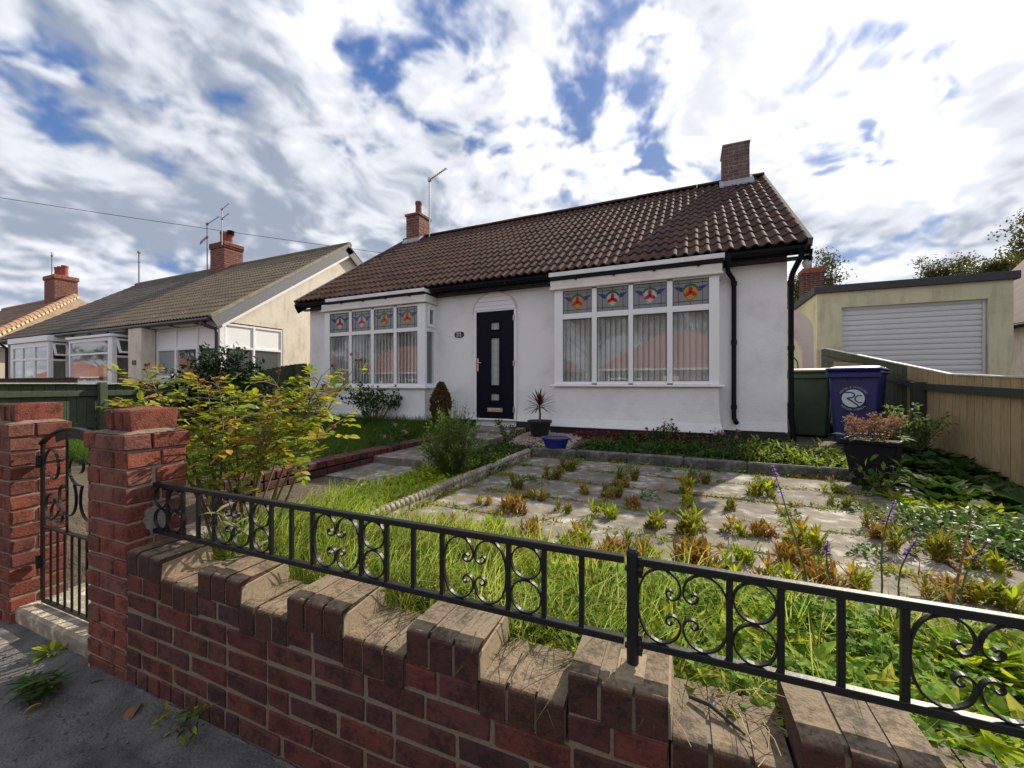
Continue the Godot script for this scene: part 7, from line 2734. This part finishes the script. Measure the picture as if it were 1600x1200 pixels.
func bay_rose() -> void:
	var m: StandardMaterial3D = M["leaf_dull"]
	twiggy("rose_shrub", "open dark leaved rose shrub in front of the left bay window", Vector3(-5.65, 0.55, -6.0), 1.0, 0.66, 30, 30, 0.075, 0.045, DEEP, m, 0.45)
	twiggy("tall_sapling", "thin dark leaved sapling at the left end of the left bay", Vector3(-6.95, 0.55, -5.9), 0.95, 0.28, 8, 22, 0.06, 0.03, DEEP, m, 0.35)
	twiggy("pink_rose", "low rose with pink blooms at the brick edging of the path", Vector3(-3.72, 0.52, -4.35), 0.42, 0.32, 12, 20, 0.04, 0.025, DEEP, m, 0.3, 4, Color(0.62, 0.30, 0.30))
	twiggy("leafy_plant", "leafy plant with yellow centred blooms on the gravel right of the door path", Vector3(-2.45, 0.58, -5.25), 0.38, 0.26, 14, 20, 0.04, 0.024, DEEP + OLIVE, m, 0.2)
	twiggy("geranium", "pink flowered plant against the black plinth under the right bay", Vector3(-0.35, 0.58, -6.15), 0.34, 0.30, 12, 14, 0.035, 0.03, DEEP, m, 0.2, 6, Color(0.52, 0.14, 0.24))
	twiggy("geranium", "pink flowered plant at the right corner of the right bay", Vector3(0.35, 0.58, -6.1), 0.30, 0.24, 9, 14, 0.035, 0.03, DEEP, m, 0.2, 4, Color(0.55, 0.20, 0.30))
	# red leaved bedding along the plinth
	var red := []
	for k in 2:
		red.append(clump_mesh(40, 0.08, 0.12, 0.045, 0.035, [Color(0.16, 0.03, 0.03), Color(0.22, 0.045, 0.035), Color(0.10, 0.05, 0.03)]))
	scatter("bedding_plants", "dark red leaved bedding plants along the plinth of the right bay", red, M["leaf_dull"], spots_in(-1.7, 0.2, -6.28, -6.05, 22), 0.8, 1.2)


func dark_shrub() -> void:
	twiggy("evergreen_shrub", "dense dark glossy evergreen shrub in front of the neighbours' sun room", Vector3(-8.35, 0.5, -4.75), 1.62, 1.0, 110, 60, 0.10, 0.058, [Color(0.028, 0.055, 0.016), Color(0.036, 0.07, 0.02), Color(0.022, 0.042, 0.014), Color(0.05, 0.085, 0.025)], leafy("evergreen", Color(0.2, 0.28, 0.1), 0.30, 0.55), 0.12)


func cordyline() -> void:
	var o := thing("spiky_plant", "spiky dark red cordyline on a bare stem in the black pot by the door", "plant", Vector3(-2.20, 0.82, -5.95))
	var st := MB.new()
	st.tube([Vector3.ZERO, Vector3(0.01, 0.12, 0), Vector3(0.0, 0.24, 0.0)], [0.024, 0.018, 0.02], 8)
	part(o, "stem", st.mesh(), mat("cordyline_stem", Color(0.16, 0.10, 0.07), 0.8))
	for i in 44:
		var a := i * 2.399
		var el := lerpf(1.45, -0.25, i / 43.0)
		var d := Vector3(cos(a) * cos(el), sin(el), sin(a) * cos(el))
		var mb := MB.new()
		mb.tint = true
		leaf(mb, Vector3(0, 0.235 + 0.03 * (1.0 - i / 43.0), 0), d, (Vector3.UP - d * d.y + d * 0.01).normalized(), rx(0.22, 0.32), 0.026, lerpf(0.08, 0.5, i / 43.0), vary(pick([Color(0.10, 0.022, 0.026), Color(0.075, 0.018, 0.02), Color(0.14, 0.04, 0.035)]), 0.2), 4, 0.4)
		part(o, "leaf", mb.mesh(), leafy("cordyline_leaf", Color(0.4, 0.15, 0.15), 0.4))


func conifer() -> void:
	var o := thing("dwarf_conifer", "browning dwarf conifer beside the left bay, left of the front door", "shrub", Vector3(-4.28, 0.74, -6.30))
	var mb := MB.new()
	mb.tint = true
	for i in 2600:
		var t := rng.randf()
		var r := 0.19 * sin(PI * clampf(t * 0.8 + 0.2, 0, 1)) ** 0.8 * sqrt(rx(0.35, 1.0))
		var a := rx(0, TAU)
		var p := Vector3(cos(a) * r, t * 0.68, sin(a) * r)
		var c := pick([Color(0.15, 0.085, 0.03), Color(0.10, 0.075, 0.025), Color(0.07, 0.085, 0.025), Color(0.13, 0.07, 0.03)])
		leaf(mb, p, Vector3(cos(a) * 0.6, 1.0, sin(a) * 0.6) + ball_dir() * 0.3, ball_dir(), rx(0.045, 0.08), 0.022, rx(0.0, 0.5), vary(c, 0.3), 2)
	part(o, "foliage", mb.mesh(), leafy("conifer_leaf", Color(0.3, 0.25, 0.12), 0.7)).set_meta("kind", "stuff")
	var st := MB.new()
	st.tube([Vector3(0, -0.05, 0), Vector3(0, 0.6, 0)], [0.02, 0.005], 6)
	part(o, "trunk", st.mesh(), M["cordyline_stem"])


func dried_flowers() -> void:
	var o := thing("dried_hydrangea", "dried pinkish brown flower heads filling the black square planter", "plant", Vector3(1.50, 0.92, -4.72))
	var mb := MB.new()
	mb.tint = true
	var st := MB.new()
	for i in 46:
		var a := rx(0, TAU)
		var q := sqrt(rng.randf()) * 0.21
		var p := Vector3(cos(a) * q, rx(0.05, 0.24) * (1.2 - q * 2.2), sin(a) * q)
		st.tube([Vector3(p.x * 0.5, -0.01, p.z * 0.5), p], [0.003, 0.002], 4, false)
		for k in 30:
			leaf(mb, p + ball_dir() * rx(0.01, 0.04), ball_dir(), ball_dir(), rx(0.014, 0.026), 0.016, rx(0.2, 0.9), vary(pick([Color(0.34, 0.20, 0.13), Color(0.26, 0.14, 0.10), Color(0.42, 0.28, 0.19), Color(0.20, 0.12, 0.07)]), 0.2), 2)
	for i in 22:
		var a := rx(0, TAU)
		leaf(mb, Vector3(cos(a) * 0.2, 0.02, sin(a) * 0.2), Vector3(cos(a), rx(-0.1, 0.5), sin(a)), Vector3.UP, rx(0.07, 0.12), 0.05, 0.7, vary(Color(0.07, 0.12, 0.03), 0.2), 3)
	part(o, "flower_heads", mb.mesh(), leafy("dried_petal", Color(0.6, 0.5, 0.4), 0.7)).set_meta("kind", "stuff")
	part(o, "stems", st.mesh(), mat("dry_stem", Color(0.22, 0.15, 0.08), 0.8))


func toadflax() -> void:
	# x, z, height, lean, label
	var list := [
		[0.415, -1.95, 0.60, Vector3(-0.10, 0, -0.02), "tallest purple flower spike, leaning left, left of the others behind the right railing panel"],
		[0.66, -2.02, 0.50, Vector3(0.03, 0, 0.02), "purple flower spike with forked stem in the middle of the patio front edge"],
		[0.70, -2.0, 0.36, Vector3(0.05, 0, 0.0), "shorter upright purple flower spike to the right of the forked one"],
		[0.52, -2.06, 0.30, Vector3(-0.02, 0, 0.03), "drooping purple flower cluster low beside the forked spike"],
		[0.86, -1.98, 0.38, Vector3(0.08, 0, -0.03), "faded brown purple seed spike leaning right over the patio edge"],
		[1.22, -2.12, 0.20, Vector3(0.22, -0.05, 0.02), "long purple flower spike lying low at the right edge above the railing"],
	]
	for e in list:
		var o := thing("toadflax", e[4], "flower", Vector3(e[0], 0.48, e[1]), 0.0, "purple flower spikes behind the railing")
		var st := MB.new()
		var mb := MB.new()
		mb.tint = true
		var fl := MB.new()
		fl.tint = true
		var h: float = e[2]
		var lean: Vector3 = e[3]
		var pts := []
		for k in 7:
			var t := k / 6.0
			pts.append(Vector3(lean.x * t * t * 1.2, h * t, lean.z * t * t) + Vector3(0.008 * sin(t * 7.0), 0, 0))
		st.tube(pts, [0.0042, 0.004, 0.0036, 0.0032, 0.0028, 0.0022, 0.0014], 5)
		for k in 38:
			var t := rx(0.05, 0.75)
			var i := int(t * 6)
			var p: Vector3 = (pts[i] as Vector3).lerp(pts[i + 1], t * 6 - i)
			var a := rx(0, TAU)
			leaf(mb, p, Vector3(cos(a), 0.5, sin(a)), Vector3.UP, rx(0.02, 0.04), 0.005, 0.3, vary(Color(0.12, 0.16, 0.07), 0.2), 2)
		for k in 60:
			var t := rx(0.80, 1.0)
			var i := mini(int(t * 6), 5)
			var p: Vector3 = (pts[i] as Vector3).lerp(pts[i + 1], t * 6 - i)
			var a := rx(0, TAU)
			leaf(fl, p, Vector3(cos(a), 0.25, sin(a)), Vector3.UP, rx(0.010, 0.019) * (1.25 - (t - 0.8) * 3.0), 0.010, 0.6, vary(Color(0.20, 0.085, 0.42) if h != 0.38 else Color(0.16, 0.09, 0.13), 0.2), 2)
		part(o, "stem", st.mesh(), M["green_stem"])
		part(o, "leaves", mb.mesh(), M["leaf_dull"]).set_meta("kind", "stuff")
		part(o, "flowers", fl.mesh(), leafy("purple_petal", Color(0.6, 0.4, 0.8), 0.55)).set_meta("kind", "stuff")
	var d := thing("dock_stem", "bare reddish dock stem standing at the front edge of the patio", "weed", Vector3(0.94, 0.48, -2.2))
	var s2 := MB.new()
	s2.tube([Vector3.ZERO, Vector3(0.03, 0.2, 0), Vector3(0.07, 0.42, -0.01)], [0.005, 0.004, 0.002], 6)
	part(d, "stem", s2.mesh(), mat("dock", Color(0.22, 0.085, 0.045), 0.7))
	var dl := MB.new()
	dl.tint = true
	for k in 10:
		var a := k * 2.4
		leaf(dl, Vector3(0.004 * k, 0.03 * k, 0), Vector3(cos(a), 0.8, sin(a)), Vector3.UP, 0.07 - 0.004 * k, 0.016, 0.6, vary(pick(RUST), 0.2), 3)
	part(d, "leaves", dl.mesh(), M["leaf_blade"]).set_meta("kind", "stuff")


func corner_sprigs() -> void:
	twiggy("variegated_shrub", "light green small leaved shrub against the dark fence post beside the blue bin", Vector3(2.22, 0.55, -6.0), 0.72, 0.34, 26, 26, 0.05, 0.03, [Color(0.16, 0.21, 0.08), Color(0.10, 0.15, 0.04), Color(0.22, 0.26, 0.13)], M["leaf_blade"], 0.3)
	twiggy("trailing_plant", "broad leaved trailing plant hanging over the front of the square planter", Vector3(1.42, 0.52, -4.3), 0.26, 0.34, 11, 8, 0.075, 0.04, DEEP + [Color(0.16, 0.22, 0.03)], M["leaf_blade"], 0.2)


func trees() -> void:
	mat("green_stem", Color(0.08, 0.11, 0.03), 0.7)
	leafy("leaf_dull", Color(0.5, 0.6, 0.25), 0.62, 0.2)
	leafy("leaf_blade", Color(0.8, 0.9, 0.35), 0.6, 0.22)
	tree("broadleaf tree with thinning autumn leaves behind the garage at the right edge", Vector3(16.8, 0.5, -31.0), 9.4, 6.2, 950, Color(0.10, 0.10, 0.035), 3)
	tree("broadleaf tree behind the small brick chimney between bungalow and garage", Vector3(5.0, 0.5, -31.0), 7.6, 4.0, 480, Color(0.095, 0.10, 0.033), 9)
	var tall := ["left of the bays' reflections", "far left of the reflections", "just right of the middle reflection", "in the middle of the reflections", "at the right of the reflections", "beyond the left bungalow", "at the far right of the reflections", "behind the far left bungalows", "behind the second far left bungalow", "behind the third far left bungalow", "behind the fourth far left bungalow", "behind the fifth far left bungalow"]
	var i := 0
	for e in [[-10.0, 29.0, 12.5], [-36.0, 30.0, 11.0], [0.5, 31.0, 13.5], [-4.5, 33.0, 14.0], [7.0, 30.0, 12.5], [-24.0, 33.0, 10.0], [15.0, 31.0, 12.0], [-48.0, 28.0, 12.0], [-62.0, 28.0, 13.0], [-80.0, 28.0, 12.5], [-95.0, 29.0, 13.0], [-110.0, 29.0, 12.0]]:
		tree("tall tree across the road, %s" % tall[i], Vector3(e[0], 0.0, e[1]), e[2], 5.0, 330, Color(0.045, 0.06, 0.024), int(e[2]) + int(e[0]))
		i += 1


func tree(label: String, pos: Vector3, h: float, r: float, clumps: int, c: Color, seed_: int) -> void:
	rng.seed = 1000 + seed_
	var o := thing("broadleaf_tree", label, "tree", pos)
	var wood := MB.new()
	wood.tube([Vector3.ZERO, Vector3(0.1, h * 0.2, 0), Vector3(0, h * 0.42, 0.1), Vector3(0.15, h * 0.7, 0)], [0.28, 0.22, 0.17, 0.07], 9)
	var tips := []
	for i in 16:
		var a := TAU * i / 16.0 * 2.4 + rx(-0.3, 0.3)
		var st := Vector3(0.05, h * rx(0.25, 0.6), 0.05)
		var q := rx(0.5, 0.95)
		var tip := Vector3(cos(a) * r * q, h * rx(0.5, 0.92), sin(a) * r * q)
		var mid := st.lerp(tip, 0.5) + Vector3(0, 0.4, 0) + ball_dir() * 0.3
		wood.tube([st, mid, tip], [0.10, 0.06, 0.02], 6)
		for k in 4:
			var t := mid.lerp(tip, rx(0.1, 0.9))
			var e := t + (ball_dir() + Vector3.UP * 0.5).normalized() * rx(0.6, 1.5)
			wood.tube([t, t.lerp(e, 0.5) + ball_dir() * 0.1, e], [0.035, 0.022, 0.01], 5)
			tips.append(e)
		tips.append(tip)
	part(o, "trunk", wood.mesh(), mat("bark", Color(0.075, 0.06, 0.045), 0.9))
	var cl := []
	for k in 3:
		var mb := MB.new()
		mb.tint = true
		for i in 60:
			var p := ball_dir() * rx(0.1, 0.75) * Vector3(1.1, 0.7, 1.1)
			leaf(mb, p, ball_dir() + Vector3.DOWN * 0.3, (Vector3.UP + ball_dir() * 0.7).normalized(), rx(0.10, 0.19), 0.10, rx(0.1, 0.6), vary(c, 0.3), 2)
		cl.append(mb.mesh())
	var heap := [[], [], []]
	for i in clumps:
		var p: Vector3 = tips[rng.randi() % tips.size()] + ball_dir() * rx(0.0, 0.9)
		heap[i % 3].append(Transform3D(Basis.from_euler(Vector3(rx(-0.5, 0.5), rx(0, TAU), rx(-0.5, 0.5))).scaled(Vector3.ONE * rx(0.6, 1.1)), p))
	for k in 3:
		many(o, "crown", cl[k], leafy("tree_leaf_%.3f" % c.r, Color(0.7, 0.75, 0.3), 0.5), heap[k])


func small_things() -> void:
	# gravel before the door
	var pb := []
	for k in 3:
		var mb := MB.new()
		mb.bbox(Vector3(-0.016, -0.008, -0.012), Vector3(0.016, 0.008, 0.012), 0.006, 0.003, rng)
		pb.append(mb.mesh())
	var spots := []
	for i in 2600:
		var x := rx(-2.74, -1.55)
		var z := rx(-6.72, -5.0)
		spots.append(Vector3(x, ground_y(x, z) + rx(0.0, 0.012), z))
	scatter("gravel", "buff gravel in front of the house at the right of the path", pb, mat("gravel", Color(0.36, 0.28, 0.21), 0.9, {"tx": T.speckle, "per": 0.11}), spots, 0.6, 1.4, "gravel")
	# dead leaves on the pavement
	var tones := [Color(0.30, 0.15, 0.06), Color(0.34, 0.22, 0.07), Color(0.22, 0.11, 0.06), Color(0.36, 0.28, 0.10)]
	var where := [[-2.17, -0.905, 0.085, 0, "largest curled brown leaf on the asphalt below the wall"], [-2.04, -0.935, 0.05, 3, "small yellow leaf on the asphalt right of the large brown leaf"], [-2.72, -0.95, 0.06, 1, "tan leaf lying beside the pavement weed below the gate step"], [-2.55, -0.93, 0.055, 2, "dark leaf between the gate step and the pavement weed"], [-2.60, -0.74, 0.05, 1, "ochre leaf just under the pavement weed"], [-1.85, -0.955, 0.05, 2, "reddish leaf at the foot of the wall"]]
	for e in where:
		var mb := MB.new()
		mb.tint = true
		leaf(mb, Vector3(-e[2] / 2, 0.008, 0), Vector3(1, 0.15, 0.1), Vector3(0.1, 1, 0.3), e[2], e[2] * 0.6, 0.7, tones[e[3]], 4, 0.6)
		solo("fallen_leaf", mb.mesh(), leafy("dead_leaf", Color(0.4, 0.3, 0.2), 0.7), e[4], "leaf", Vector3(e[0], 0.014, e[1]), rx(0, TAU), "dead leaves on the pavement")
	# weeds at the foot of the wall and on the pavement
	var w := thing("pavement_weed", "flattened dark green weed sprawling on the pavement before the gate step", "weed", Vector3(-2.69, 0.012, -0.80))
	part(w, "leaves", weed_mesh(7, 0.085, 0.020, 0.35, DEEP + [Color(0.10, 0.14, 0.035)]), M["leaf_dull"]).set_meta("kind", "stuff")
	w = thing("pavement_weed", "small bright weed at the left edge of the pavement near the pillar", "weed", Vector3(-3.05, 0.02, -0.93))
	part(w, "leaves", rosette_mesh(18, 0.07, 0.022, 0.8, LIME, 3), M["leaf_blade"]).set_meta("kind", "stuff")
	w = thing("pavement_weed", "upright green weed growing where the brick wall meets the asphalt", "weed", Vector3(-1.80, 0.01, -0.965))
	part(w, "leaves", clump_mesh(34, 0.07, 0.17, 0.05, 0.02, DEEP + LIME), M["leaf_blade"]).set_meta("kind", "stuff")
	w = thing("pavement_weed", "sparse weed in front of the wall at the bottom of the picture", "weed", Vector3(-1.95, 0.01, -0.93))
	part(w, "leaves", clump_mesh(16, 0.05, 0.10, 0.04, 0.018, LIME + RUST), M["leaf_blade"]).set_meta("kind", "stuff")
	# moss and grit in the angle between wall and pavement
	var grit := []
	for i in 1500:
		var s := rx(-1.3, 2.6)
		var d := absf(rng.randfn()) * (0.05 if i < 700 else 0.16)
		grit.append(WALL_AT + Vector3(s, 0.014, 0.03 + d - 0.034 * s))
	scatter("grit", "loose grit and moss along the foot of the garden wall", pb, mat("grit", Color(0.12, 0.115, 0.10), 0.95, {"tx": T.speckle, "per": 0.1}), grit, 0.10, 0.42, "grit")
	# twig and dry stalks on the coping
	var tw := MB.new()
	tw.tube([Vector3(-0.07, 0.012, -0.02), Vector3(-0.02, 0.02, 0.0), Vector3(0.01, 0.012, 0.015), Vector3(0.055, 0.008, 0.05)], [0.005, 0.006, 0.0055, 0.003], 6)
	tw.tube([Vector3(-0.02, 0.02, 0.0), Vector3(-0.01, 0.03, -0.035)], [0.004, 0.002], 5)
	solo("twig", tw.mesh(), mat("twig", Color(0.03, 0.025, 0.022), 0.8), "short black twig lying on the low coping right of the railing post", "twig", Vector3(0.06, 0.557, -1.18))
	var dry := thing("dry_stalks", "curling dry straw coloured stalks around the foot of the railing post", "plant", Vector3(-0.10, 0.55, -1.22))
	for i in 16:
		var mb := MB.new()
		var pts := []
		var a := rx(-0.6, 1.2)
		var p := Vector3(rx(0.0, 0.3), 0.0, rx(-0.03, 0.03))
		var d := Vector3(cos(a), rx(0.2, 0.9), sin(a) * 0.6)
		for k in 8:
			pts.append(p)
			d = (d + Vector3(rx(-0.5, 0.4), rx(-0.55, 0.15), rx(-0.3, 0.5))).normalized()
			p += d * 0.032
			p.y = maxf(p.y, 0.006)
		mb.tube(pts, 0.0013, 4, false)
		part(dry, "stalk", mb.mesh(), mat("straw", Color(0.42, 0.30, 0.17), 0.8))
